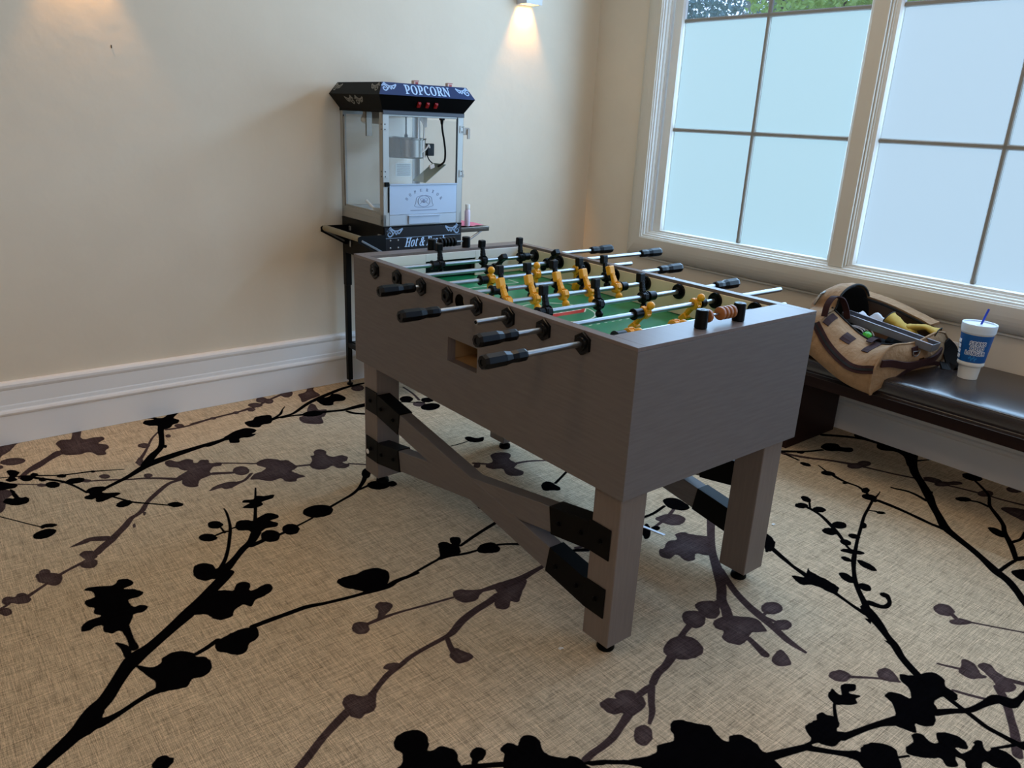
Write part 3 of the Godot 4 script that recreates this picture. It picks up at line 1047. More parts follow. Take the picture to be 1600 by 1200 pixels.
func rods() -> void:
	var man := figure_mesh()
	var grip := MB.new()
	# octagonal handle: the rod enters at y 0, the butt is at y 0.128
	grip.lathe([Vector2(0, 0), Vector2(0.0135, 0), Vector2(0.0160, 0.006), Vector2(0.0165, 0.028), Vector2(0.0145, 0.046), Vector2(0.0185, 0.066), Vector2(0.0190, 0.118), Vector2(0.0165, 0.128), Vector2(0.0085, 0.128), Vector2(0.0080, 0.126), Vector2(0, 0.126)], 8, Transform3D.IDENTITY, 1.0)
	var grip_mesh := grip.mesh()
	# [l, x0, x1, near handle?, yellow?, turn, men, bumpers [x, length], label]
	var list := [
		[0.182, -0.190, 0.900, true, true, 67.0, [0.172, 0.354, 0.530], [[0.132, 0.040], [0.568, 0.030]], "foosball rod closest to the wooden bead counter, three yellow players lying flat"],
		[0.333, -0.096, 1.106, true, true, 39.0, [0.398, 0.633], [[0.364, 0.036], [0.666, 0.026]], "foosball rod with two yellow players standing heads up"],
		[0.483, -0.116, 0.930, false, false, 166.0, [0.140, 0.352, 0.556], [[0.118, 0.030], [0.594, 0.034]], "foosball rod with three black players feet up, next to the two-player yellow rod"],
		[0.633, -0.136, 0.890, true, true, 150.0, [0.111, 0.223, 0.342, 0.459, 0.587], [[0.078, 0.030], [0.620, 0.030]], "foosball rod with five yellow players tipped upside down"],
		[0.785, 0.004, 0.980, false, false, 166.0, [0.212, 0.330, 0.448, 0.570, 0.692], [[0.180, 0.030], [0.724, 0.026]], "foosball rod with five black players feet up"],
		[0.935, -0.030, 0.986, true, true, 4.0, [0.278, 0.484, 0.688], [[0.246, 0.032], [0.722, 0.024]], "foosball rod with three yellow players standing upright"],
		[1.086, 0.004, 1.205, false, false, 226.0, [0.415, 0.672], [[0.385, 0.028], [0.700, 0.024]], "foosball rod with two black players tilted sideways"],
		[1.239, -0.012, 1.055, false, false, 173.0, [0.274, 0.473, 0.661], [[0.248, 0.028], [0.690, 0.030]], "foosball rod closest to the popcorn machine, three black players feet up"],
	]
	for q in list:
		var r := thing("foosball_rod", q[8], "foosball rod", Vector3.ZERO, "steel rods of the foosball table")
		r.transform = Transform3D(Basis(Vector3.UP, TA), Vector3(TX, 0, TZ)) * Transform3D(Basis.IDENTITY, Vector3(0, 0.880, -q[0]))
		var b := MB.new()
		var x0: float = q[1]
		var x1: float = q[2]
		b.cyl(Vector3(x0, 0, 0), Vector3(x1, 0, 0), 0.0079, 0.0079, 20, 0.0008)
		obj("rod_bar", b, mats.chrome, r)
		b = MB.new()
		if q[3]:
			b.cyl(Vector3(x1 - 0.001, 0, 0), Vector3(x1 + 0.0008, 0, 0), 0.0055, 0.0055, 12)
		else:
			b.cyl(Vector3(x0 + 0.001, 0, 0), Vector3(x0 - 0.0008, 0, 0), 0.0055, 0.0055, 12)
		obj("end_hole", b, mats.black_gloss, r)
		var g := put("handle", grip_mesh, mats.black_plastic, r)
		g.transform = Transform3D(Basis(Vector3(0, 0, 1), Vector3(-1, 0, 0), Vector3(0, -1, 0)), Vector3(x0, 0, 0)) if q[3] else Transform3D(Basis(Vector3(0, 0, 1), Vector3(1, 0, 0), Vector3(0, 1, 0)), Vector3(x1, 0, 0))
		for x in q[6]:
			var p := put("player_figure", man, mats.yellow_plastic if q[4] else mats.black_plastic, r)
			p.transform = Transform3D(Basis(Vector3.RIGHT, deg_to_rad(q[5])), Vector3(x, 0, 0))
		for c in q[7]:
			b = MB.new()
			b.cyl(Vector3(c[0] - c[1] * 0.5, 0, 0), Vector3(c[0] + c[1] * 0.5, 0, 0), 0.0150, 0.0150, 20, 0.002)
			b.cyl(Vector3(c[0] - c[1] * 0.5, 0, 0), Vector3(c[0] - c[1] * 0.5 + 0.005, 0, 0), 0.0175, 0.0175, 20, 0.001)
			obj("bumper", b, mats.black_plastic, r)

func loft_rect(b: MB, rings: Array, cap_lo := true, cap_hi := true) -> void:
	var P := func(r: Array, k: int) -> Vector3:
		return Vector3([-r[0], r[0], r[0], -r[0]][k], r[2], [r[1], r[1], -r[1], -r[1]][k])
	for i in rings.size() - 1:
		for k in 4:
			var l := (k + 1) % 4
			var o: Vector3 = [Vector3(0, 0, 1), Vector3(1, 0, 0), Vector3(0, 0, -1), Vector3(-1, 0, 0)][k]
			b.quad(P.call(rings[i], k), P.call(rings[i], l), P.call(rings[i + 1], l), P.call(rings[i + 1], k), o)
	if cap_lo:
		b.quad(P.call(rings[0], 0), P.call(rings[0], 1), P.call(rings[0], 2), P.call(rings[0], 3), Vector3.DOWN)
	if cap_hi:
		var e: Array = rings[rings.size() - 1]
		b.quad(P.call(e, 0), P.call(e, 1), P.call(e, 2), P.call(e, 3), Vector3.UP)

# lettering stretched to a width and cap height, lying in xf's xy plane and centred on its origin
func letters(called: String, s: String, wide: float, high: float, xf: Transform3D, m: Material, parent: Node3D, serif := true, shear := 0.0) -> MeshInstance3D:
	var t := text_mesh(s, 0.1, 0.012, serif)
	var bb := t.get_aabb()
	var k := Vector3(wide / bb.size.x, high / bb.size.y, 0.1)
	var arr := t.get_mesh_arrays()
	var v: PackedVector3Array = arr[Mesh.ARRAY_VERTEX]
	var c := bb.get_center()
	for i in v.size():
		var q := (v[i] - c) * k
		q.x += q.y * shear
		v[i] = xf * q
	var nn: PackedVector3Array = arr[Mesh.ARRAY_NORMAL]
	for i in nn.size():
		nn[i] = (xf.basis * nn[i]).normalized()
	var o := []
	o.resize(Mesh.ARRAY_MAX)
	o[Mesh.ARRAY_VERTEX] = v
	o[Mesh.ARRAY_NORMAL] = nn
	o[Mesh.ARRAY_INDEX] = arr[Mesh.ARRAY_INDEX]
	var me := ArrayMesh.new()
	me.add_surface_from_arrays(Mesh.PRIMITIVE_TRIANGLES, o)
	return put(called, me, m, parent)

# a printed curl with a feathered tail, about 1 x 0.5 units, in xf's plane
func curl(b: MB, xf: Transform3D, size: float, flip := 1.0) -> void:
	var strokes := []
	var sp := []
	for k in 26:
		var a := 0.4 + k * 0.33
		var r := 0.035 + 0.0072 * k
		sp.append(Vector2(-0.28 + r * cos(a), r * sin(a)))
	strokes.append([sp, 0.075])
	var e: Vector2 = sp[25]
	strokes.append([curve([Vector2(-0.42, 0.15), Vector2(-0.22, 0.26), Vector2(0.02, 0.15), Vector2(0.25, 0.16), Vector2(0.5, 0.26)], 5), 0.075])
	strokes.append([curve([Vector2(-0.10, -0.06), Vector2(0.02, 0.10), Vector2(0.12, -0.04), Vector2(0.20, 0.11), Vector2(0.28, 0.0), Vector2(0.50, 0.24)], 5), 0.065])
	strokes.append([curve([Vector2(-0.40, 0.16), Vector2(-0.24, 0.34), Vector2(-0.16, 0.26)], 5), 0.05])
	for s in strokes:
		var path: Array = s[0]
		for i in path.size() - 1:
			var p: Vector2 = path[i]
			var q: Vector2 = path[i + 1]
			var d := (q - p).normalized()
			var n: Vector2 = Vector2(-d.y, d.x) * s[1] * 0.5
			var f := func(u: Vector2) -> Vector3: return xf * Vector3(u.x * size * flip, u.y * size, 0.0006)
			b.quad(f.call(p - n - d * 0.01), f.call(p + n - d * 0.01), f.call(q + n + d * 0.01), f.call(q - n + d * 0.01), xf.basis.z)

func popcorn() -> void:
	var at := Vector3(-1.5615, 0.901, 0.271)
	var t := thing("popcorn_machine", "black and silver glass-sided popcorn machine with a hanging kettle, on a cart by the wall", "popcorn machine", at)
	t.rotation.y = -0.008
	var hx := 0.2215
	var hz := 0.207
	var b := MB.new()
	# floor tray and bottom rails
	b.box(Vector3(0, 0.004, 0), Vector3(hx * 2 - 0.004, 0.008, hz * 2 - 0.004), 0.001)
	for s in [-1.0, 1.0]:
		b.box(Vector3(s * (hx - 0.008), 0.028, 0), Vector3(0.016, 0.054, hz * 2), 0.002)
		b.box(Vector3(s * (hx - 0.004), 0.032, 0), Vector3(0.012, 0.003, hz * 2 - 0.03), 0.0)
	b.box(Vector3(0, 0.028, -hz + 0.008), Vector3(hx * 2, 0.054, 0.016), 0.002)
	obj("base_frame", b, mats.alu, t)
	for s in [-1.0, 1.0]:
		b = MB.new()
		b.box(Vector3(0, 0.500, s * (hz - 0.008)), Vector3(hx * 2, 0.020, 0.014), 0.002)
		obj("top_rail", b, mats.alu, t)
	b = MB.new()
	b.box(Vector3(0, 0.031, 0), Vector3(hx * 2 - 0.036, 0.004, hz * 2 - 0.036), 0.0)
	obj("popping_floor", b, mats.white_plastic, t)
	for sx in [-1.0, 1.0]:
		for sz in [-1.0, 1.0]:
			b = MB.new()
			b.box(Vector3(sx * (hx - 0.016), 0.256, sz * (hz - 0.0015)), Vector3(0.032, 0.508, 0.003), 0.001)
			b.box(Vector3(sx * (hx - 0.0015), 0.256, sz * (hz - 0.014)), Vector3(0.003, 0.508, 0.028), 0.001)
			obj("corner_post", b, mats.alu, t)
	# panes: both sides, the back and the left half of the front
	for q in [[Vector3(-hx + 0.006, 0.267, 0), Vector3(0.003, 0.424, 0.358)], [Vector3(hx - 0.006, 0.267, 0), Vector3(0.003, 0.424, 0.358)], [Vector3(0, 0.267, -hz + 0.006), Vector3(0.38, 0.424, 0.003)], [Vector3(-0.095, 0.345, hz - 0.006), Vector3(0.19, 0.305, 0.003)]]:
		b = MB.new()
		b.box(q[0], q[1], 0.0)
		obj("glass_pane", b, mats.glass, t)
	b = MB.new()
	for s in [-1.0, 1.0]:
		b.box(Vector3(-hx + 0.006, 0.267, s * 0.174), Vector3(0.006, 0.424, 0.010), 0.001)
	b.box(Vector3(-hx + 0.006, 0.059, 0), Vector3(0.006, 0.010, 0.358), 0.001)
	obj("pane_edging", b, mats.alu, t)
	for q in [[Vector3(hx - 0.036, 0.345, hz - 0.003), 0.305], [Vector3(-hx + 0.004, 0.267, -hz + 0.026), 0.44]]:
		b = MB.new()
		b.box(q[0], Vector3(0.005, q[1], 0.005), 0.0)
		obj("seal_strip", b, mats.black_plastic, t)
	# silver apron door with raised lettering and a crest, drawer below
	b = MB.new()
	b.box(Vector3(0, 0.122, hz - 0.002), Vector3(0.378, 0.140, 0.006), 0.002)
	b.box(Vector3(0, 0.191, hz + 0.001), Vector3(0.380, 0.006, 0.014), 0.002)
	var door := obj("apron_door", b, mats.plate, t)
	var word := "SUPERIOR"
	var ink := std(Color(0.50, 0.54, 0.63), 0.5, 0.3)
	for k in 8:
		var a := PI * (0.87 - 0.74 * k / 7.0)
		var p := Vector3(0.105 * cos(a), 0.098 + 0.066 * sin(a), hz + 0.0014)
		letters("raised_letter", word[k], 0.0115, 0.0135, Transform3D(Basis(Vector3(0, 0, 1), (a - PI * 0.5) * 0.75), p), ink, door)
	b = MB.new()
	var ring := []
	for k in 25:
		ring.append(Vector3(0.034 * cos(TAU * k / 24.0), 0.112 + 0.026 * sin(TAU * k / 24.0), hz + 0.0016))
	var acr := []
	acr.resize(25)
	acr.fill(Vector3(0, 0, 1))
	b.tube(ring, 0.0011, 5)
	for s in [-1.0, 1.0]:
		b.tube(curve([Vector3(s * 0.008, 0.140, hz + 0.0014), Vector3(s * 0.040, 0.130, hz + 0.0014), Vector3(s * 0.046, 0.105, hz + 0.0014), Vector3(s * 0.052, 0.090, hz + 0.0014), Vector3(s * 0.024, 0.084, hz + 0.0014), Vector3(0, 0.082, hz + 0.0014)], 4), 0.0010, 5)
		b.tube(curve([Vector3(s * 0.004, 0.128, hz + 0.0014), Vector3(s * 0.020, 0.122, hz + 0.0014), Vector3(s * 0.012, 0.108, hz + 0.0014), Vector3(s * 0.024, 0.100, hz + 0.0014)], 4), 0.0010, 5)
	b.ball(Vector3(0, 0.113, hz + 0.001), Vector3(0.010, 0.010, 0.0012), 12, 6)
	for k in 22:
		b.box(Vector3(-0.073 + k * 0.0069, 0.070, hz + 0.0012), Vector3(0.0042, 0.0045, 0.0012), 0.0)
	obj("crest", b, ink, door)
	b = MB.new()
	b.box(Vector3(-0.204, 0.192, hz + 0.004), Vector3(0.022, 0.020, 0.010), 0.001)
	b.box(Vector3(-0.194, 0.122, hz + 0.0005), Vector3(0.006, 0.116, 0.004), 0.0)
	obj("door_hinge", b, mats.black_steel, t)
	b = MB.new()
	b.box(Vector3(0, 0.027, hz - 0.003), Vector3(0.378, 0.048, 0.006), 0.001)
	var drawer := obj("drawer", b, std(Color(0.70, 0.73, 0.76), 0.4, 0.6), t)
	b = MB.new()
	b.box(Vector3(0, 0.025, hz + 0.003), Vector3(0.176, 0.038, 0.008), 0.002)
	b.box(Vector3(0, 0.045, hz + 0.006), Vector3(0.180, 0.004, 0.014), 0.001)
	obj("drawer_pull", b, mats.plate, drawer)
	for s in [-1.0, 1.0]:
		for y in [0.444, 0.238]:
			b = MB.new()
			b.box(Vector3(s * (hx - 0.010), y, hz + 0.0015), Vector3(0.022, 0.034, 0.003), 0.0008)
			b.cyl(Vector3(s * hx, y - 0.016, hz + 0.002), Vector3(s * hx, y + 0.016, hz + 0.002), 0.003, 0.003, 8)
			var hp := obj("hinge" if s < 0 else "latch_plate", b, mats.alu, t)
			for k in [-1.0, 1.0]:
				b = MB.new()
				b.cyl(Vector3(s * (hx - 0.010), y + k * 0.011, hz + 0.003), Vector3(s * (hx - 0.010), y + k * 0.011, hz + 0.0042), 0.0028, 0.0028, 8)
				obj("screw", b, mats.black_steel, hp)
				if s < 0:
					b = MB.new()
					b.cyl(Vector3(-hx, y + k * 0.011, hz - 0.012), Vector3(-hx - 0.0012, y + k * 0.011, hz - 0.012), 0.0028, 0.0028, 8)
					obj("screw", b, mats.black_steel, hp)
	b = MB.new()
	b.box(Vector3(hx + 0.022, 0.436, hz - 0.01), Vector3(0.040, 0.034, 0.006), 0.002)
	b.box(Vector3(hx + 0.034, 0.424, hz - 0.004), Vector3(0.016, 0.046, 0.006), 0.002)
	b.box(Vector3(hx + 0.006, 0.228, hz - 0.008), Vector3(0.014, 0.016, 0.010), 0.002)
	obj("door_latch", b, std(Color(0.62, 0.60, 0.56), 0.35), t)
	# roof: a black hood with slanted faces
	b = MB.new()
	loft_rect(b, [[hx + 0.001, hz + 0.001, 0.505], [hx + 0.001, hz + 0.001, 0.518], [hx + 0.037, hz + 0.037, 0.579], [hx + 0.005, hz + 0.005, 0.632]])
	var hood := obj("roof_hood", b, mats.black_gloss, t)
	b = MB.new()
	b.box(Vector3(0, 0.5065, hz + 0.003), Vector3(hx * 2, 0.017, 0.006), 0.001)
	obj("hood_lip", b, std(Color(0.20, 0.22, 0.26), 0.4), t)
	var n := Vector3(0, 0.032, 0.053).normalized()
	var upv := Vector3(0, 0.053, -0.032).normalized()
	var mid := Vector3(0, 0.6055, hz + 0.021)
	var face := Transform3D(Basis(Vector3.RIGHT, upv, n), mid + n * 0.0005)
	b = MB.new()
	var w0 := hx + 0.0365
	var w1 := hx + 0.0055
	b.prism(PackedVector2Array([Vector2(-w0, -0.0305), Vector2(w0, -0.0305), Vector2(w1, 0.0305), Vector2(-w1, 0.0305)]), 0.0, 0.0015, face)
	var sky_sheen_panel := obj("sky_sheen_panel", b, std(Color(0.07, 0.17, 0.36), 0.3), t)  # black gloss face with the blue sky reflection painted into its colour
	var pale := std(Color(0.70, 0.82, 0.95), 0.5)  # same print as on the side, with the blue light painted in
	letters("lettering", "POPCORN", 0.242, 0.046, Transform3D(face.basis, face.origin + n * 0.0018), pale, sky_sheen_panel)
	b = MB.new()
	b = MB.new()
	curl(b, Transform3D(face.basis, face.origin + n * 0.0016 + Vector3(-0.200, 0, 0)), 0.080)
	obj("scroll_print", b, pale, sky_sheen_panel)
	b = MB.new()
	curl(b, Transform3D(face.basis, face.origin + n * 0.0016 + Vector3(0.200, 0, 0)), 0.080, -1.0)
	obj("scroll_print", b, pale, sky_sheen_panel)
	var grey := std(Color(0.58, 0.57, 0.54), 0.6)
	b = MB.new()
	var side := Transform3D(Basis(Vector3(0, 0, 1), Vector3(0.032, 0.053, 0).normalized(), Vector3(-0.053, 0.032, 0).normalized()), Vector3(-hx - 0.021, 0.6055, 0))
	b = MB.new()
	curl(b, Transform3D(side.basis, side.origin + Vector3(0, 0, -0.185)), 0.080)
	obj("scroll_print", b, grey, hood)
	b = MB.new()
	curl(b, Transform3D(side.basis, side.origin + Vector3(0, 0, 0.175)), 0.080, -1.0)
	obj("scroll_print", b, grey, hood)
	var low := Transform3D(Basis(Vector3(0, 0, 1), Vector3(-0.036, 0.061, 0).normalized(), Vector3(-0.061, -0.036, 0).normalized()), Vector3(-hx - 0.019, 0.5485, 0))
	b = MB.new()
	curl(b, Transform3D(low.basis, low.origin + Vector3(0, 0, -0.055)), 0.085, -1.0)
	obj("scroll_print", b, grey, hood)
	b = MB.new()
	curl(b, Transform3D(low.basis, low.origin + Vector3(0, 0, 0.035)), 0.085)
	obj("scroll_print", b, grey, hood)
	for k in 3:
		b = MB.new()
		var under := Basis(Vector3.RIGHT, deg_to_rad(30.5))
		var c := Vector3(-0.045 + k * 0.046, 0.5445, hz + 0.0215)
		b.box(c, Vector3(0.017, 0.026, 0.008), 0.0015, under)
		b.box(c + under * Vector3(0, 0.004, 0.005), Vector3(0.013, 0.012, 0.006), 0.002, under)
		obj("rocker_switch", b, std(Color(0.55, 0.03, 0.05), 0.3), t)
	for x in [-0.065, 0.130]:
		b = MB.new()
		b.box(Vector3(x + 0.129, 0.644, 0.02), Vector3(0.030, 0.024, 0.022), 0.002)
		var tg := obj("plastic_tag", b, std(Color(0.80, 0.68, 0.63), 0.3), t)
		b = MB.new()
		b.box(Vector3(x + 0.131, 0.642, 0.0315), Vector3(0.014, 0.014, 0.001), 0.0)
		b.box(Vector3(x + 0.129, 0.6545, 0.0315), Vector3(0.028, 0.003, 0.001), 0.0)
		obj("red_print", b, std(Color(0.62, 0.16, 0.12), 0.4), tg)
	# inside: kettle on its hanger, stirring shaft, lamp, cords
	b = MB.new()
	b.lathe([Vector2(0, 0.300), Vector2(0.092, 0.300), Vector2(0.099, 0.306), Vector2(0.099, 0.386), Vector2(0.103, 0.389), Vector2(0.103, 0.393), Vector2(0.096, 0.393), Vector2(0.094, 0.315), Vector2(0, 0.310)], 40, Transform3D(Basis.IDENTITY, Vector3(0.022, 0, 0)))
	var kettle := obj("kettle", b, mats.steel, t)
	b = MB.new()
	b.cyl(Vector3(0.026, 0.312, 0), Vector3(0.026, 0.506, 0), 0.0038, 0.0038, 10)
	b.cyl(Vector3(0.026, 0.488, 0), Vector3(0.026, 0.506, 0), 0.013, 0.016, 14)
	b.box(Vector3(0.026, 0.398, 0), Vector3(0.015, 0.022, 0.012), 0.002)
	obj("stirring_shaft", b, mats.black_steel, kettle)
	b = MB.new()
	b.box(Vector3(0.010, 0.394, 0.03), Vector3(0.13, 0.004, 0.05), 0.001, Basis(Vector3(0, 0, 1), -0.05))
	obj("kettle_lid", b, mats.steel, kettle)
	b = MB.new()
	b.prism(PackedVector2Array([Vector2(0.040, 0.506), Vector2(0.094, 0.506), Vector2(0.094, 0.446), Vector2(0.080, 0.446)]), 0.078, 0.082)
	b.box(Vector3(0.046, 0.425, 0.080), Vector3(0.010, 0.165, 0.006), 0.001)
	b.box(Vector3(0.058, 0.360, 0.084), Vector3(0.034, 0.050, 0.008), 0.002)
	b.box(Vector3(0.078, 0.400, 0.080), Vector3(0.006, 0.21, 0.006), 0.001)
	b.tube(curve([Vector3(0.060, 0.330, 0.088), Vector3(0.085, 0.345, 0.088), Vector3(0.100, 0.365, 0.088), Vector3(0.106, 0.350, 0.088)], 4), 0.004, 6)
	obj("kettle_hanger", b, mats.white_plastic, t)
	b = MB.new()
	b.box(Vector3(-0.145, 0.450, -0.06), Vector3(0.030, 0.112, 0.012), 0.001)
	obj("motor_bracket", b, mats.steel, t)
	b = MB.new()
	b.box(Vector3(0.205, 0.335, -0.071), Vector3(0.042, 0.060, 0.040), 0.003)
	b.box(Vector3(0.150, 0.352, -0.05), Vector3(0.075, 0.014, 0.014), 0.002)
	obj("power_box", b, mats.black_plastic, t)
	b = MB.new()
	b.tube(curve([Vector3(0.168, 0.506, 0.10), Vector3(0.168, 0.480, 0.10), Vector3(0.172, 0.44, 0.098), Vector3(0.186, 0.385, 0.095), Vector3(0.197, 0.330, 0.09), Vector3(0.194, 0.286, 0.085), Vector3(0.160, 0.262, 0.08)], 6), 0.0050, 8)
	b.box(Vector3(0.168, 0.494, 0.10), Vector3(0.024, 0.026, 0.020), 0.003)
	b.cyl(Vector3(0.168, 0.484, 0.10), Vector3(0.168, 0.462, 0.10), 0.009, 0.006, 12)
	obj("power_cord", b, mats.black_plastic, t)
	b = MB.new()
	b.tube(curve([Vector3(0.195, 0.306, -0.071), Vector3(0.200, 0.285, -0.06), Vector3(0.215, 0.268, -0.05), Vector3(0.205, 0.262, -0.02), Vector3(0.160, 0.262, 0.03)], 6), 0.0030, 8)
	obj("thin_wire", b, mats.black_plastic, t)
	b = MB.new()
	b.box(Vector3(0.135, 0.262, 0.065), Vector3(0.028, 0.020, 0.012), 0.002, Basis(Vector3(0, 0, 1), 0.35))
	obj("wire_tag", b, mats.white_plastic, t)
	b = MB.new()
	b.box(Vector3(0.150, 0.228, 0.02), Vector3(0.150, 0.003, 0.12), 0.001, Basis(Vector3(0, 0, 1), 0.62))
	obj("tilted_glass", b, std(Color(0.60, 0.64, 0.58), 0.25), t)
	b = MB.new()
	b.lathe([Vector2(0, 0.448), Vector2(0.014, 0.450), Vector2(0.026, 0.460), Vector2(0.027, 0.474), Vector2(0.016, 0.492), Vector2(0.014, 0.508), Vector2(0, 0.508)], 20, Transform3D(Basis.IDENTITY, Vector3(-0.142, 0, -0.09)))
	obj("lamp_bulb", b, std(Color(0.75, 0.74, 0.70), 0.4), t)
	b = MB.new()
	b.box(Vector3(-0.102, 0.478, -0.075), Vector3(0.004, 0.056, 0.085), 0.001)
	obj("lamp_shield", b, mats.alu, t)
	b = MB.new()
	b.box(Vector3(0.13, 0.225, -hz + 0.010), Vector3(0.095, 0.066, 0.001), 0.0)
	var lab := obj("notice_label", b, std(Color(0.80, 0.82, 0.80), 0.6), t)
	b = MB.new()
	for k in 6:
		b.box(Vector3(0.13, 0.250 - k * 0.010, -hz + 0.0108), Vector3(0.080, 0.0022, 0.0006), 0.0)
	obj("label_lines", b, mats.black_steel, lab)
	b = MB.new()
	var sh := []
	for i in 9:
		var row := []
		for k in 9:
			var a := PI * (0.05 + 0.9 * k / 8.0)
			row.append(Vector3(-0.150 + 0.045 * cos(a), 0.080 - 0.042 * sin(a) * (1.0 - 0.03 * i), 0.06 + i * 0.011))
		sh.append(row)
	b.sheet(sh)
	b.tube(curve([Vector3(-0.150, 0.042, 0.06), Vector3(-0.16, 0.055, 0.02), Vector3(-0.18, 0.095, -0.03)], 5), 0.007, 8)
	obj("popcorn_scoop", b, mats.white_plastic, t)

	# the cart below
	var c := thing("popcorn_cart", "black steel cart with a side handle, carrying the popcorn machine", "cart", Vector3(at.x, 0, at.z))
	b = MB.new()
	b.box(Vector3(0, 0.8995, 0), Vector3(0.448, 0.003, 0.418), 0.001)
	b.box(Vector3(0, 0.810, 0), Vector3(0.446, 0.178, 0.416), 0.002)
	var body := obj("body", b, mats.cart_black, c)
	b = MB.new()
	b.box(Vector3(0, 0.807, 0.2090), Vector3(0.438, 0.172, 0.002), 0.0005)
	var fp := obj("front_panel", b, std(Color(0.052, 0.060, 0.085), 0.3), c)
	var script_face := Transform3D(Basis.IDENTITY, Vector3(0.010, 0.823, 0.2103))
	letters("lettering", "Hot & Fresh", 0.232, 0.046, script_face, pale, fp, true, 0.28)
	b = MB.new()
	b = MB.new()
	curl(b, Transform3D(Basis.IDENTITY, Vector3(-0.168, 0.866, 0.2103)), 0.090)
	obj("scroll_print", b, pale, fp)
	b = MB.new()
	curl(b, Transform3D(Basis.IDENTITY, Vector3(0.168, 0.866, 0.2103)), 0.090, -1.0)
	obj("scroll_print", b, pale, fp)
	b = MB.new()
	b.box(Vector3(0, 0.846, 0.2103), Vector3(0.43, 0.0012, 0.0006), 0.0)
	obj("pale_line", b, pale, fp)
	for x in [-0.190, -0.148]:
		for y in [0.835, 0.800]:
			b = MB.new()
			b.ball(Vector3(x, y, 0.2105), Vector3(0.0045, 0.0045, 0.003), 10, 6)
			obj("rivet", b, mats.chrome, fp)
	for sx in [-1.0, 1.0]:
		for sz in [-1.0, 1.0]:
			b = MB.new()
			b.box(Vector3(sx * 0.208, 0.375, sz * 0.194), Vector3(0.026, 0.690, 0.026), 0.002)
			b.box(Vector3(sx * 0.207, 0.640, sz * 0.192), Vector3(0.032, 0.180, 0.032), 0.002)
			var lg := obj("leg", b, mats.cart_black, c)
			b = MB.new()
			b.cyl(Vector3(sx * 0.208, 0.0, sz * 0.194), Vector3(sx * 0.208, 0.012, sz * 0.194), 0.016, 0.016, 14, 0.002)
			b.cyl(Vector3(sx * 0.208, 0.012, sz * 0.194), Vector3(sx * 0.208, 0.032, sz * 0.194), 0.006, 0.006, 10)
			obj("glide", b, mats.black_plastic, lg)
	b = MB.new()
	b.box(Vector3(0, 0.235, 0), Vector3(0.40, 0.020, 0.37), 0.002)
	b.box(Vector3(0, 0.228, 0.194), Vector3(0.40, 0.026, 0.022), 0.002)
	b.box(Vector3(-0.208, 0.228, 0), Vector3(0.022, 0.026, 0.37), 0.002)
	b.box(Vector3(0.208, 0.228, 0), Vector3(0.022, 0.026, 0.37), 0.002)
	obj("lower_shelf", b, mats.cart_black, c)
	b = MB.new()
	b.cyl(Vector3(-0.350, 0.857, -0.145), Vector3(-0.350, 0.852, 0.215), 0.0145, 0.0145, 18, 0.004)
	obj("push_bar", b, std(Color(0.56, 0.52, 0.42), 0.35, 0.4), c)
	for z in [-0.156, 0.222]:
		b = MB.new()
		b.prism(PackedVector2Array([Vector2(-0.222, 0.866), Vector2(-0.222, 0.768), Vector2(-0.236, 0.768), Vector2(-0.366, 0.838), Vector2(-0.366, 0.860), Vector2(-0.355, 0.866)]), z - 0.002, z + 0.002)
		var ha := obj("handle_bracket", b, mats.cart_black, c)
		b = MB.new()
		b.box(Vector3(-0.295, 0.815, z + 0.004), Vector3(0.125, 0.009, 0.003), 0.001, Basis(Vector3(0, 0, 1), -0.50))
		obj("bright_edge", b, mats.chrome, ha)
	for q in [[Vector3(-0.226, 0.852, -0.120), Vector3(0.008, 0.022, 0.018)], [Vector3(-0.226, 0.775, -0.118), Vector3(0.008, 0.030, 0.014)], [Vector3(-0.226, 0.856, 0.175), Vector3(0.008, 0.012, 0.030)]]:
		b = MB.new()
		b.box(q[0], q[1], 0.002)
		obj("handle_mount", b, mats.chrome, c)
	# fold-out side shelf on the right
	b = MB.new()
	b.box(Vector3(0.335, 0.8615, 0.010), Vector3(0.205, 0.010, 0.300), 0.002)
	b.box(Vector3(0.335, 0.8515, 0.159), Vector3(0.200, 0.016, 0.003), 0.001)
	var shf := obj("side_shelf", b, mats.steel, c)
	for z in [-0.13, 0.152]:
		b = MB.new()
		b.box(Vector3(0.335, 0.815, z), Vector3(0.215, 0.010, 0.010), 0.002, Basis(Vector3(0, 0, 1), 0.50))
		b.box(Vector3(0.330, 0.848, z), Vector3(0.200, 0.012, 0.008), 0.002)
		obj("shelf_brace", b, mats.chrome, shf)

	# on the shelf: a small bottle standing on pink paper
	b = MB.new()
	b.lathe([Vector2(0, 0), Vector2(0.013, 0), Vector2(0.0145, 0.003), Vector2(0.0145, 0.073), Vector2(0.012, 0.082), Vector2(0.0105, 0.085), Vector2(0, 0.085)], 20)
	var bo := thing("small_bottle", "slim pale lilac spray bottle on pink paper beside the popcorn machine", "bottle", Vector3(-1.243, 0.8692, 0.395))
	obj("bottle_body", b, std(Color(0.86, 0.80, 0.86), 0.35), bo)
	b = MB.new()
	b.lathe([Vector2(0.011, 0.085), Vector2(0.0125, 0.087), Vector2(0.0125, 0.108), Vector2(0.011, 0.110), Vector2(0, 0.110)], 20)
	obj("bottle_cap", b, mats.white_plastic, bo)
	b = MB.new()
	var rng := RandomNumberGenerator.new()
	rng.seed = 3
	var g := []
	for i in 9:
		var row := []
		for k in 9:
			row.append(Vector3(-0.088 + 0.022 * i + rng.randf_range(-0.002, 0.002), 0.0008 + 0.005 * rng.randf() * (1.0 if i in [0, 1, 7, 8] or k in [0, 8] else 0.15), -0.11 + 0.028 * k))
		g.append(row)
	b.sheet(g, false, Vector3.UP)
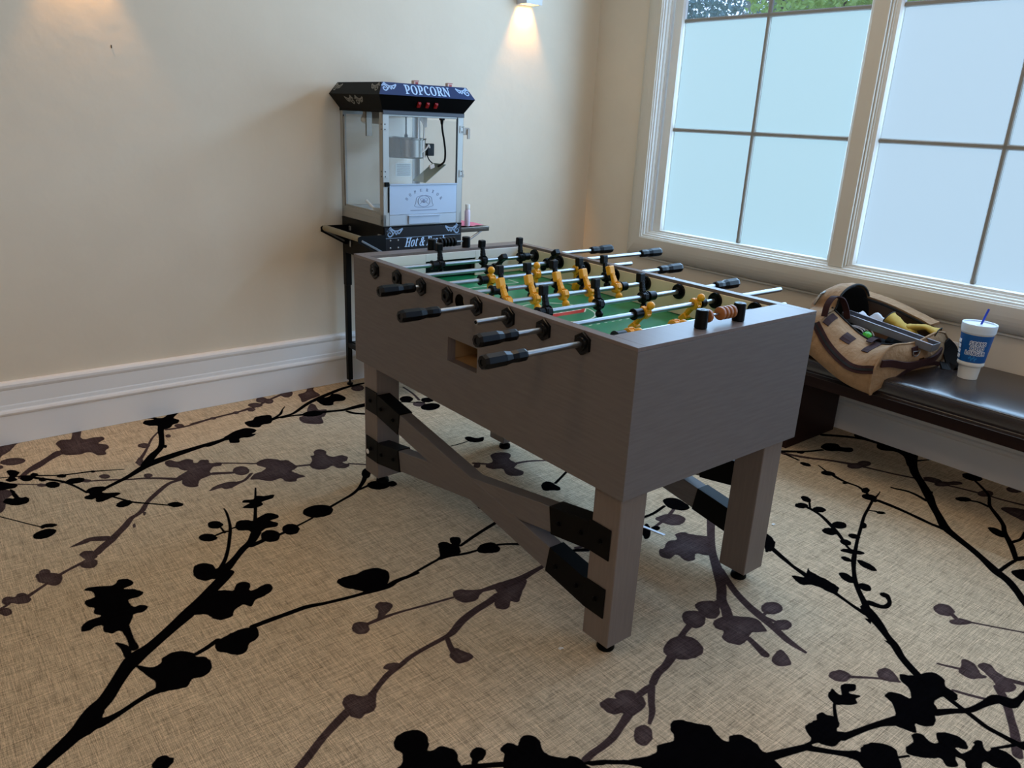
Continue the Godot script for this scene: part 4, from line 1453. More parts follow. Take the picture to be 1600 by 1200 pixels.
	var pk := put("pink_paper", b.mesh(), std(Color(0.95, 0.52, 0.62), 0.7), null, Vector3(-1.225, 0.8668, 0.285))
	tag(pk, "crumpled pink paper lying on the side shelf of the popcorn cart", "paper")

func bench() -> void:
	var t := thing("window_bench", "long dark wood bench with a padded brown leather seat under the window", "bench", Vector3(-0.27, 0, 2.8))
	var z0 := 0.45 - 2.8
	var z1 := 5.20 - 2.8
	var pr := []
	for p in [[-0.020, 0.405], [-0.020, 0.478], [-0.032, 0.487], [-0.20, 0.489], [-0.38, 0.487], [-0.47, 0.483], [-0.525, 0.478], [-0.545, 0.471], [-0.552, 0.458], [-0.553, 0.430], [-0.548, 0.411], [-0.535, 0.402]]:
		pr.append(Vector2(p[0] + 0.27, p[1]))
	var sec := curve(pr, 4, true)
	var b := MB.new()
	var g := []
	for i in 40:
		var row := []
		for q in sec:
			row.append(Vector3(q.x, q.y, lerpf(z0, z1, i / 39.0)))
		g.append(row)
	b.sheet(g, true)
	obj("seat_cushion", b, mats.leather, t)
	b = MB.new()
	var a := []
	for i in 2:
		a.append(Vector3(-0.5475 + 0.27, 0.4695, lerpf(z0, z1, i)))
	b.tube(a, 0.0022, 6)
	obj("seam_piping", b, mats.leather, t)
	b = MB.new()
	b.box(Vector3(-0.262 + 0.27, 0.394, (z0 + z1) * 0.5), Vector3(0.484, 0.016, z1 - z0), 0.002)
	obj("seat_board", b, mats.dark_wood, t)
	b = MB.new()
	b.box(Vector3(-0.493 + 0.27, 0.362, (z0 + z1) * 0.5), Vector3(0.022, 0.054, z1 - z0), 0.002)
	b.box(Vector3(-0.050 + 0.27, 0.362, (z0 + z1) * 0.5), Vector3(0.040, 0.054, z1 - z0), 0.002)
	obj("apron", b, mats.dark_wood, t)
	for z in [0.80, 1.735, 4.6]:
		b = MB.new()
		b.box(Vector3(-0.275 + 0.27, 0.1825, z - 2.8), Vector3(0.428, 0.365, 0.41), 0.002)
		obj("pedestal", b, mats.dark_wood, t)

func shift(a: Array, by: Vector3) -> Array:
	var o := []
	for p in a:
		o.append(p - by)
	return o

func tool_bag() -> void:
	var base := Vector3(-0.36, 0.489, 2.15)
	var t := thing("tool_bag", "open tan canvas tool bag with brown leather trim slumped on the bench", "bag", base)
	# cross-sections from the front rim down, under and up to the back rim: [x, y] at each z
	var st := [
		[2.020, [-0.455, 0.690, -0.520, 0.675, -0.565, 0.635, -0.590, 0.560, -0.575, 0.500, -0.540, 0.492, -0.380, 0.490, -0.200, 0.490, -0.130, 0.540, -0.125, 0.640, -0.170, 0.715]],
		[2.090, [-0.455, 0.643, -0.525, 0.622, -0.585, 0.570, -0.604, 0.520, -0.588, 0.470, -0.550, 0.490, -0.380, 0.490, -0.200, 0.490, -0.130, 0.540, -0.122, 0.632, -0.165, 0.702]],
		[2.170, [-0.455, 0.598, -0.535, 0.578, -0.604, 0.525, -0.616, 0.482, -0.596, 0.438, -0.553, 0.490, -0.390, 0.490, -0.200, 0.490, -0.130, 0.540, -0.122, 0.620, -0.165, 0.680]],
		[2.245, [-0.455, 0.586, -0.545, 0.562, -0.614, 0.503, -0.620, 0.460, -0.600, 0.420, -0.555, 0.490, -0.400, 0.490, -0.210, 0.490, -0.140, 0.530, -0.130, 0.600, -0.170, 0.655]],
		[2.325, [-0.440, 0.610, -0.545, 0.604, -0.610, 0.516, -0.616, 0.455, -0.600, 0.412, -0.556, 0.488, -0.420, 0.489, -0.230, 0.489, -0.165, 0.520, -0.150, 0.580, -0.200, 0.635]],
	]
	var rows := []
	for s in st:
		var r := []
		for k in range(0, s[1].size(), 2):
			var sw: float = 0.19 * (s[1][k] + 0.6) * clampf((s[0] - 2.02) / 0.30, 0.0, 1.0)
			r.append(Vector3(s[1][k], s[1][k + 1], s[0] + sw) - base)
		rows.append(r)
	var wr := FastNoiseLite.new()
	wr.seed = 8
	wr.frequency = 9.0
	var fine := []
	for r in rows:
		fine.append(curve(r, 5))
	var grid := []
	for j in fine[0].size():
		var col := []
		for i in fine.size():
			col.append(fine[i][j])
		grid.append(curve(col, 6))
	var body := []
	for i in grid[0].size():
		var r := []
		for j in grid.size():
			var p: Vector3 = grid[j][i]
			var w := wr.get_noise_3d(p.x, p.y * 1.5, p.z) * 0.007
			if absf(p.y) < 0.012 and p.x > -0.18:
				w = 0.0
			r.append(p + Vector3(-w, w * 0.6 if p.y > 0.02 or p.x < -0.2 else 0.0, 0))
		body.append(r)
	var b := MB.new()
	b.sheet(body)
	obj("canvas_body", b, mats.canvas, t)
	var mid := Vector3(0.0, 0.10, 0.0)
	b = MB.new()
	var inn := []
	for r in body:
		var q := []
		for p in r:
			var c := Vector3(mid.x, mid.y, p.z)
			q.append(p.lerp(c, 0.045))
		inn.append(q)
	b.sheet(inn)
	obj("lining", b, std(Color(0.40, 0.29, 0.21), 0.9), t)
	# rounded end panel facing the cup
	var edge := []
	var last: Array = body[body.size() - 1]
	for p in last:
		edge.append(p)
	var top := [Vector3(-0.245, 0.645, 2.325 + 0.19 * 0.355), Vector3(-0.300, 0.632, 2.325 + 0.19 * 0.30), Vector3(-0.365, 0.612, 2.325 + 0.19 * 0.235)]
	for p in top:
		edge.append(p - base)
	var cen := Vector3(-0.37, 0.545, 2.388) - base
	var rings := []
	for f in [1.0, 0.93, 0.75, 0.45, 0.15, 0.0]:
		var r := []
		for p in edge:
			var q: Vector3 = cen.lerp(p, f)
			q.z += 0.014 * (1.0 - f * f) + wr.get_noise_3d(q.x * 1.3, q.y * 1.3, 2.0) * 0.006 * (1.0 - f)
			r.append(q)
		rings.append(r)
	b = MB.new()
	b.sheet(rings, true, Vector3(0.2, 0.1, 1))
	obj("end_panel", b, mats.canvas, t)
	b = MB.new()
	b.tube(edge + [edge[0]], 0.0045, 7)
	obj("end_piping", b, mats.canvas, t)
	# the far end stands up as a hood whose mouth faces the opening
	var ring := [-0.455, 0.690, -0.440, 0.735, -0.400, 0.766, -0.340, 0.781, -0.275, 0.779, -0.215, 0.757, -0.170, 0.715, -0.125, 0.640, -0.130, 0.540, -0.200, 0.490, -0.380, 0.490, -0.540, 0.492, -0.575, 0.500, -0.590, 0.560, -0.565, 0.635, -0.520, 0.675]
	var hood := []
	for s in [[2.035, 1.0, 0.0], [2.005, 1.0, 0.002], [1.965, 0.985, -0.006], [1.930, 0.93, -0.02], [1.908, 0.80, -0.03], [1.898, 0.55, -0.03], [1.894, 0.05, -0.03]]:
		var r := []
		for k in range(0, ring.size(), 2):
			var y: float = ring[k + 1]
			var p := Vector3(lerpf(-0.35, ring[k], s[1]), lerpf(0.600, y, s[1]), s[0])
			if y > 0.6:
				p.y += s[2] * (y - 0.6) / 0.18
			p.y = maxf(p.y, 0.490)
			r.append(p - base)
		hood.append(curve(r, 4, true))
	b = MB.new()
	b.sheet(hood, true)
	obj("canvas_hood", b, mats.canvas, t)
	b = MB.new()
	var hin := []
	for r in hood:
		var q := []
		for p in r:
			var c := Vector3(0.01, 0.11, p.z + 0.012)
			q.append(c.lerp(p, 0.94))
		hin.append(q)
	b.sheet(hin, true)
	obj("hood_lining", b, mats.lining, t)
	b = MB.new()
	var mouth := []
	for k in 25:
		mouth.append(hood[0][k] + Vector3(0, 0, 0.003))
	b.tube(mouth, 0.0045, 6)
	var rim := []
	for r in body:
		rim.append(r[0] + Vector3(0.002, 0.002, 0))
	b.tube(rim, 0.0042, 6)
	var rimb := []
	for r in body:
		rimb.append(r[r.size() - 1] + Vector3(-0.006, -0.010, 0))
	b.tube(rimb, 0.0065, 6)
	obj("rim_binding", b, mats.lining, t)
	b = MB.new()
	var fl := []
	var fa := []
	for r in body.slice(0, body.size() - 4):
		fl.append(r[r.size() - 1] + Vector3(0.016, 0.004, 0))
		fa.append(Vector3(0.85, 0.25, 0))
	b.strap(fl, fa, 0.046, 0.012)
	obj("back_roll", b, mats.canvas, t)
	# leather-edged zip band round the front pocket
	b = MB.new()
	var zip := []
	var ac := []
	for r in body:
		zip.append(r[10] + Vector3(-0.003, 0.001, 0))
		ac.append((r[8] - r[12]).normalized())
	b.strap(zip, ac, 0.034, 0.004)
	var band := obj("zip_band", b, mats.brown_leather, t)
	b = MB.new()
	var z2 := []
	for p in zip:
		z2.append(p + Vector3(-0.0025, 0.001, 0))
	b.strap(z2, ac, 0.010, 0.003)
	obj("zipper", b, mats.lining, band)
	# patch, handle tabs, handle loop
	var put_patch := func(called: String, i: int, j0: int, j1: int, wide: float, th: float) -> Node3D:
		var m := MB.new()
		var pa := []
		var ax := []
		for j in range(j0, j1 + 1):
			var nrm: Vector3 = (body[i][j + 1] - body[i][j]).cross(body[i + 1][j] - body[i][j]).normalized()
			if nrm.x > 0:
				nrm = -nrm
			pa.append(body[i][j] + nrm * th)
			ax.append((body[i + 1][j] - body[i - 1][j]).normalized())
		m.strap(pa, ax, wide, 0.003)
		return obj(called, m, mats.brown_leather, t)
	var patch: Node3D = put_patch.call("name_patch", 10, 3, 6, 0.046, 0.003)
	put_patch.call("handle_tab", 3, 2, 7, 0.030, 0.003)
	put_patch.call("handle_tab", 17, 0, 5, 0.030, 0.003)
	b = MB.new()
	var lp := curve([Vector3(-0.535, 0.665, 2.035), Vector3(-0.515, 0.715, 2.030), Vector3(-0.480, 0.745, 2.035), Vector3(-0.440, 0.735, 2.050), Vector3(-0.420, 0.695, 2.065), Vector3(-0.418, 0.650, 2.080)], 5)
	lp = shift(lp, base)
	var la := []
	la.resize(lp.size())
	la.fill(Vector3(0.15, 0.1, 1))
	b.strap(lp, la, 0.026, 0.005)
	obj("handle_loop", b, mats.brown_leather, t)
	b = MB.new()
	lp = shift(curve([Vector3(-0.490, 0.592, 2.225), Vector3(-0.450, 0.604, 2.228), Vector3(-0.420, 0.590, 2.230), Vector3(-0.400, 0.555, 2.230)], 5), base)
	la.resize(lp.size())
	la.fill(Vector3(0.1, 0, 1))
	b.strap(lp, la, 0.026, 0.004)
	obj("handle_loop", b, mats.brown_leather, t)
	# end panel: grab handle, D ring on its tab, bottom zip
	var onend := func(x: float, y: float, out: float) -> Vector3:
		return Vector3(x, y, 2.325 + 0.19 * (x + 0.6) + 0.010 + out) - base
	b = MB.new()
	lp = curve([onend.call(-0.595, 0.545, 0.006), onend.call(-0.545, 0.543, 0.012), onend.call(-0.47, 0.530, 0.030), onend.call(-0.38, 0.535, 0.036), onend.call(-0.29, 0.545, 0.026), onend.call(-0.225, 0.565, 0.006)], 5)
	la.resize(lp.size())
	la.fill(Vector3(0.0, 1, 0.1))
	b.strap(lp, la, 0.030, 0.008)
	obj("end_handle", b, mats.brown_leather, t)
	b = MB.new()
	lp = [onend.call(-0.415, 0.600, 0.010), onend.call(-0.412, 0.580, 0.013), onend.call(-0.410, 0.545, 0.014)]
	la.resize(3)
	la.fill(Vector3(1, 0, 0.19))
	b.strap(lp, la, 0.036, 0.004)
	var tabm := obj("ring_tab", b, mats.brown_leather, t)
	b = MB.new()
	var dr := []
	for k in 17:
		var a2 := PI + PI * k / 16.0
		dr.append(onend.call(-0.412 + 0.021 * cos(a2), 0.583 + 0.022 * sin(a2), 0.020))
	dr.append(dr[0])
	b.tube(dr, 0.0022, 7)
	obj("d_ring", b, mats.chrome, tabm)
	b = MB.new()
	lp = curve([onend.call(-0.520, 0.455, 0.008), onend.call(-0.450, 0.496, 0.014), onend.call(-0.36, 0.515, 0.016), onend.call(-0.27, 0.515, 0.014), onend.call(-0.215, 0.500, 0.006)], 5)
	la.resize(lp.size())
	la.fill(Vector3(0, 1, 0.2))
	b.strap(lp, la, 0.018, 0.003)
	obj("end_zip", b, mats.brown_leather, t)
	b = MB.new()
	var pull: Vector3 = onend.call(-0.545, 0.436, 0.012)
	b.box(pull + Vector3(0, 0.010, 0), Vector3(0.010, 0.010, 0.006), 0.002)
	var oval := []
	for k in 13:
		oval.append(pull + Vector3(0.0055 * cos(TAU * k / 12.0), -0.008 + 0.011 * sin(TAU * k / 12.0), 0.001))
	b.tube(oval, 0.0016, 6)
	obj("zip_pull", b, mats.chrome, t)
	b = MB.new()
	lp = shift(curve([Vector3(-0.20, 0.590, 2.405), Vector3(-0.170, 0.560, 2.425), Vector3(-0.160, 0.520, 2.440), Vector3(-0.150, 0.494, 2.462), Vector3(-0.185, 0.493, 2.455), Vector3(-0.215, 0.496, 2.42)], 5), base)
	la.resize(lp.size())
	la.fill(Vector3(0.775, 0, 0.63))
	b.strap(lp, la, 0.060, 0.010)
	obj("webbing_strap", b, std(Color(0.03, 0.03, 0.035), 0.8), t)
	b = MB.new()
	var sp2 := []
	for q in [[-0.50, 0.640], [-0.53, 0.60], [-0.555, 0.55]]:
		sp2.append(Vector3(q[0], q[1], 1.93) - base)
	b.tube(sp2, 0.006, 6)
	b.tube(shift([Vector3(-0.47, 0.690, 1.945), Vector3(-0.44, 0.735, 1.952), Vector3(-0.41, 0.745, 1.955)], base), 0.005, 6)
	obj("side_buckle", b, mats.steel, t)

	# what lies in the bag
	var tr := thing("metal_tray", "long grey aluminium channel sticking out across the open bag", "tray", Vector3(-0.357, 0.612, 2.235))
	tr.rotation = Vector3(deg_to_rad(7.5), deg_to_rad(1.5), 0)
	b = MB.new()
	b.box(Vector3(0, 0.002, 0), Vector3(0.076, 0.003, 0.400), 0.0005)
	for s in [-1.0, 1.0]:
		b.box(Vector3(s * 0.0365, 0.016, 0), Vector3(0.003, 0.030, 0.400), 0.0008)
		b.box(Vector3(s * 0.034, 0.0305, 0), Vector3(0.008, 0.003, 0.400), 0.0008)
		b.box(Vector3(0, 0.016, s * 0.1985), Vector3(0.076, 0.030, 0.003), 0.0008)
	obj("tray_body", b, std(Color(0.52, 0.53, 0.56), 0.38, 0.6), tr)
	b = MB.new()
	for k in 5:
		b.box(Vector3(0.004, 0.006, -0.15 + k * 0.075), Vector3(0.050, 0.004, 0.045), 0.001)
	obj("tray_inserts", b, std(Color(0.10, 0.12, 0.16), 0.4), tr)
	glove("work_glove", "yellow leather work glove with its dark-bound cuff gaping up behind the tray", Transform3D(Basis.IDENTITY, Vector3(-0.262, 0.640, 2.225)), [Vector3(0.00, -0.020, 0.060), Vector3(0.0, -0.008, 0.030), Vector3(0.0, 0.004, 0.0), Vector3(-0.004, 0.024, -0.038)], [0.028, 0.033, 0.034, 0.050], [Vector3(1, 0.2, 0.3), Vector3(1, 0.1, 0.2), Vector3(1, 0, 0.1), Vector3(0.8, -0.2, 0.5)])
	glove("work_glove", "yellow leather work glove lying over the far rim of the bag", Transform3D(Basis.IDENTITY, Vector3(-0.246, 0.640, 2.335)), [Vector3(-0.004, -0.004, -0.055), Vector3(-0.002, 0.006, -0.025), Vector3(0.0, 0.008, 0.012), Vector3(0.004, -0.004, 0.055)], [0.026, 0.024, 0.018, 0.036], [Vector3(1, 0, -0.2), Vector3(1, 0, -0.1), Vector3(1, 0, 0), Vector3(0.9, 0.4, 0)])
	var gr := thing("green_grip", "bright green plastic tool grip poking out of the bag beside the tray", "tool", Vector3(-0.422, 0.592, 2.182))
	b = MB.new()
	b.lathe([Vector2(0, -0.060), Vector2(0.012, -0.060), Vector2(0.019, -0.045), Vector2(0.020, -0.010), Vector2(0.022, 0.006), Vector2(0.018, 0.020), Vector2(0.008, 0.026), Vector2(0, 0.027)], 9, Transform3D(Basis(Vector3(0.3, 0, 1).normalized(), 0.7), Vector3.ZERO))
	obj("grip", b, std(Color(0.22, 0.62, 0.10), 0.3), gr)
	b = MB.new()
	b.cyl(Vector3(0.01, -0.03, 0), Vector3(0.03, -0.085, 0.02), 0.008, 0.008, 10)
	obj("shank", b, mats.steel, gr)
	b = MB.new()
	var rng := RandomNumberGenerator.new()
	rng.seed = 12
	var rag := []
	for i in 12:
		var row := []
		for k in 10:
			row.append(Vector3(-0.05 + i * 0.009, 0.016 * sin(i * 0.9 + k * 0.35) * 0.7 + 0.012 * cos(k * 1.1) + rng.randf_range(-0.003, 0.003) - 0.05 * absf(i - 5.5) / 8.0, -0.06 + k * 0.013))
		rag.append(row)
	b.sheet(rag, false, Vector3.UP)
	var rg := put("white_rag", b.mesh(), std(Color(0.80, 0.81, 0.84), 0.9), null, Vector3(-0.262, 0.655, 2.115))
	tag(rg, "crumpled white rag in the bag behind the metal tray", "rag")
	b = MB.new()
	for k in 5:
		var o := Vector3(0.006 * k, 0.004 * sin(k * 2.0), 0.007 * k)
		b.tube(curve([Vector3(-0.02, -0.02, -0.06) + o, Vector3(0.0, 0.014, -0.03) + o, Vector3(0.006, 0.010, 0.02) + o, Vector3(-0.01, -0.01, 0.05) + o], 5), 0.0032, 6)
	var cb := put("cable_bundle", b.mesh(), std(Color(0.66, 0.67, 0.70), 0.5), null, Vector3(-0.418, 0.606, 2.125))
	tag(cb, "bundle of pale grey cable in the front of the open bag", "cable")
	b = MB.new()
	for k in 6:
		b.box(Vector3(-0.10 + 0.04 * k, rng.randf_range(-0.02, 0.02), rng.randf_range(-0.09, 0.09)), Vector3(0.06, 0.05, 0.10), 0.008, Basis(Vector3(rng.randf(), rng.randf(), rng.randf()).normalized(), rng.randf() * 1.5))
	var kit := put("dark_tools", b.mesh(), std(Color(0.06, 0.06, 0.065), 0.6), null, Vector3(-0.34, 0.545, 2.17))
	tag(kit, "dark jumble of tools filling the bottom of the open bag", "tools")
	kit.set_meta("kind", "stuff")

# a limp glove: a flattened tube along `path`, fingers at its start and a flared cuff at its end
func glove(called: String, label: String, xf: Transform3D, path: Array, radii: Array, across: Array) -> void:
	var t := thing(called, label, "glove", xf.origin, "yellow work gloves in the bag")
	var m := std(Color(0.68, 0.55, 0.18), 0.75)
	var p := curve(path, 5)
	var g := []
	var cuff := []
	var n := FastNoiseLite.new()
	n.seed = 5
	n.frequency = 14.0
	for i in p.size():
		var u := float(i) / (p.size() - 1) * (radii.size() - 1)
		var k := mini(int(u), radii.size() - 2)
		var r := lerpf(radii[k], radii[k + 1], u - k)
		var d: Vector3 = (p[mini(i + 1, p.size() - 1)] - p[maxi(i - 1, 0)]).normalized()
		var x: Vector3 = across[k].lerp(across[k + 1], u - k)
		x = (x - d * d.dot(x)).normalized()
		var y := d.cross(x)
		var row := []
		for s in 18:
			var a := TAU * s / 18.0
			var q: Vector3 = p[i] + x * cos(a) * r + y * sin(a) * r * 0.55
			row.append(q + Vector3.ONE * n.get_noise_3d(q.x, q.y, q.z) * 0.006)
		g.append(row)
	var b := MB.new()
	b.sheet(g, true)
	b.ball(p[0], Vector3(radii[0], radii[0] * 0.6, radii[0]), 12, 8)
	obj("glove_body", b, m, t)
	var d0: Vector3 = (p[0] - p[2]).normalized()
	var x0: Vector3 = (across[0] - d0 * d0.dot(across[0])).normalized()
	for k in 4:
		b = MB.new()
		var o: Vector3 = p[0] + x0 * (k - 1.5) * 0.011
		b.tube(curve([o, o + d0 * 0.022 + Vector3(0, -0.003, 0), o + d0 * (0.040 - 0.004 * absf(k - 1.5)) + Vector3(0, -0.014, 0)], 4), 0.0078, 8, 0.006)
		obj("finger", b, m, t)
	b = MB.new()
	var th: Vector3 = p[4] + x0 * radii[1] * 0.8
	b.tube(curve([th, th + x0 * 0.014 + d0 * 0.012, th + x0 * 0.016 + d0 * 0.034 + Vector3(0, -0.006, 0)], 4), 0.0085, 8, 0.0065)
	obj("thumb", b, m, t)
	b = MB.new()
	var e: Array = g[g.size() - 1]
	b.tube(e + [e[0]], 0.0024, 6)
	obj("cuff_binding", b, mats.lining, t)

func small_things() -> void:
	# foam cup with a printed blue band
	var t := thing("foam_cup", "large white foam cup with a blue printed band and lid on the bench", "cup", Vector3(-0.262, 0.4885, 2.546))
	t.scale = Vector3(0.89, 0.96, 0.89)
	var b := MB.new()
	b.lathe([Vector2(0, 0.004), Vector2(0.035, 0.004), Vector2(0.037, 0), Vector2(0.0405, 0.001), Vector2(0.0455, 0.056), Vector2(0.053, 0.060), Vector2(0.0555, 0.065), Vector2(0.0552, 0.073), Vector2(0.0540, 0.076), Vector2(0.0665, 0.200), Vector2(0.0680, 0.203), Vector2(0.0672, 0.208), Vector2(0, 0.208)], 48)
	obj("cup_body", b, std(Color(0.90, 0.895, 0.87), 0.55), t)
	b = MB.new()
	var R := func(y: float) -> float: return lerpf(0.0545, 0.0667, (y - 0.078) / 0.121)
	# the band: printed round most of the cup
	b.lathe([Vector2(0.0542, 0.0779), Vector2(R.call(0.078) + 0.0004, 0.0781), Vector2(R.call(0.196) + 0.0004, 0.196), Vector2(R.call(0.196), 0.1962)], 48)
	var band := obj("blue_band", b, std(Color(0.02, 0.33, 0.60), 0.45), t)
	b = MB.new()
	b.lathe([Vector2(0.0675, 0.200), Vector2(0.0700, 0.203), Vector2(0.0715, 0.222), Vector2(0.0725, 0.236), Vector2(0.0712, 0.239), Vector2(0.0680, 0.238), Vector2(0.0665, 0.232), Vector2(0.030, 0.230), Vector2(0.016, 0.231), Vector2(0.013, 0.234), Vector2(0, 0.234)], 48)
	obj("lid", b, std(Color(0.84, 0.88, 0.92), 0.35), t)
	var facing := atan2(-3.634 + 0.262, 3.668 - 2.546) + 0.10
	var white := std(Color(0.88, 0.90, 0.93), 0.5)
	var blue := std(Color(0.02, 0.25, 0.48), 0.5)
	var lines := [["STAYS", 0.066, 0.162, 0.006], ["COLD", 0.056, 0.141, 0.006], ["LONGER", 0.082, 0.120, 0.003]]
	for q in lines:
		for k in 9:
			var off := Vector2(cos(TAU * k / 8.0), sin(TAU * k / 8.0)) * (0.0024 if k < 8 else 0.0)
			wrap_text(q[0], q[1], 0.0160, q[3] + off.x, q[2] + off.y, facing, R, 0.0009, white, band, "letter_outline")
		wrap_text(q[0], q[1], 0.0160, q[3], q[2], facing, R, 0.0015, blue, band, "lettering")
	b = MB.new()
	for k in 7:
		var a := facing - 0.05 + (k - 3) * 0.085
		var y := 0.097 + 0.006 * sin(k * 2.1)
		b.box(Vector3(sin(a) * (R.call(y) + 0.0006), y, cos(a) * (R.call(y) + 0.0006)), Vector3(0.0045, 0.007 + 0.002 * (k % 3), 0.001), 0.0, Basis(Vector3.UP, a))
	obj("small_logo", b, std(Color(0.10, 0.52, 0.80), 0.5), band)
	b = MB.new()
	for k in 4:
		var a := facing - 1.32
		var y := 0.095 + k * 0.022
		b.box(Vector3(sin(a) * (R.call(y) + 0.0006), y, cos(a) * (R.call(y) + 0.0006)), Vector3(0.026, 0.016, 0.001), 0.0, Basis(Vector3.UP, a))
	obj("white_print", b, white, band)
	b = MB.new()
	b.cyl(Vector3(0.000, 0.0, 0.0), Vector3(0.024, 0.082, 0.010), 0.0040, 0.0042, 14)
	var st := put("drinking_straw", b.mesh(), std(Color(0.02, 0.22, 0.68), 0.35), null, Vector3(-0.262, 0.6930, 2.546))
	tag(st, "blue drinking straw leaning out of the foam cup lid", "straw")
	# low wall plate behind the cup
	var o := thing("wall_outlet", "cream outlet plate low on the wall just above the bench", "outlet", Vector3(-0.003, 0.525, 2.335))
	b = MB.new()
	b.box(Vector3.ZERO, Vector3(0.006, 0.072, 0.118), 0.002)
	obj("cover_plate", b, mats.trim, o)
	for s in [-1.0, 1.0]:
		b = MB.new()
		b.box(Vector3(-0.0035, 0, s * 0.022), Vector3(0.002, 0.026, 0.030), 0.001)
		obj("socket", b, mats.white_plastic, o)
	# litter on the carpet
	var scraps := [[-2.335, 2.389, "tiny white paper scrap on the carpet in front of the table"], [-1.187, 2.328, "tiny white paper scrap on the carpet right of the table"]]
	for s in scraps:
		b = MB.new()
		b.sheet([[Vector3(-0.007, 0.001, -0.004), Vector3(0.0, 0.004, -0.005), Vector3(0.006, 0.001, -0.002)], [Vector3(-0.008, 0.003, 0.001), Vector3(0, 0.0055, 0), Vector3(0.008, 0.003, 0.002)], [Vector3(-0.005, 0.001, 0.005), Vector3(0.001, 0.003, 0.004), Vector3(0.006, 0.001, 0.006)]], false, Vector3.UP)
		var p := put("paper_scrap", b.mesh(), mats.white_plastic, null, Vector3(s[0], 0.0005, s[1]))
		tag(p, s[2], "paper scrap", "paper scraps on the carpet")
	b = MB.new()
	b.box(Vector3.ZERO, Vector3(0.012, 0.002, 0.115), 0.0005, Basis(Vector3.UP, 0.20))
	var strip := put("white_strip", b.mesh(), std(Color(0.90, 0.92, 0.96), 0.5), null, Vector3(-1.606, 0.0015, 2.085))
	tag(strip, "thin white strip lying on the carpet under the foosball table", "strip")
	b = MB.new()
	b.box(Vector3.ZERO, Vector3(0.004, 0.012, 0.002), 0.001)
	var nick := put("wall_nick", b.mesh(), std(Color(0.30, 0.26, 0.20), 0.9), null, Vector3(-2.759, 1.608, 0.001))
	tag(nick, "small dark nick in the tan wall below the left wall lamp", "wall mark")

func wrap_text(s: String, wide: float, high: float, x0: float, y0: float, facing: float, radius: Callable, lift: float, m: Material, parent: Node3D, called: String) -> void:
	var t := text_mesh(s, 0.1, 0.004, false)
	var bb := t.get_aabb()
	var arr := t.get_mesh_arrays()
	var v: PackedVector3Array = arr[Mesh.ARRAY_VERTEX]
	var n: PackedVector3Array = arr[Mesh.ARRAY_NORMAL]
	var c := bb.get_center()
	for i in v.size():
		var x := (v[i].x - c.x) * wide / bb.size.x + x0
		var y := (v[i].y - c.y) * high / bb.size.y + y0
		var r: float = radius.call(y) + lift + (v[i].z - c.z) * 0.1
		var a := facing + x / r
		v[i] = Vector3(sin(a) * r, y, cos(a) * r)
		n[i] = Vector3(sin(a), 0, cos(a)) if n[i].z > 0.5 else n[i].rotated(Vector3.UP, a)
	var o := []
	o.resize(Mesh.ARRAY_MAX)
	o[Mesh.ARRAY_VERTEX] = v
	o[Mesh.ARRAY_NORMAL] = n
	o[Mesh.ARRAY_INDEX] = arr[Mesh.ARRAY_INDEX]
	var me := ArrayMesh.new()
	me.add_surface_from_arrays(Mesh.PRIMITIVE_TRIANGLES, o)
	put(called, me, m, parent)

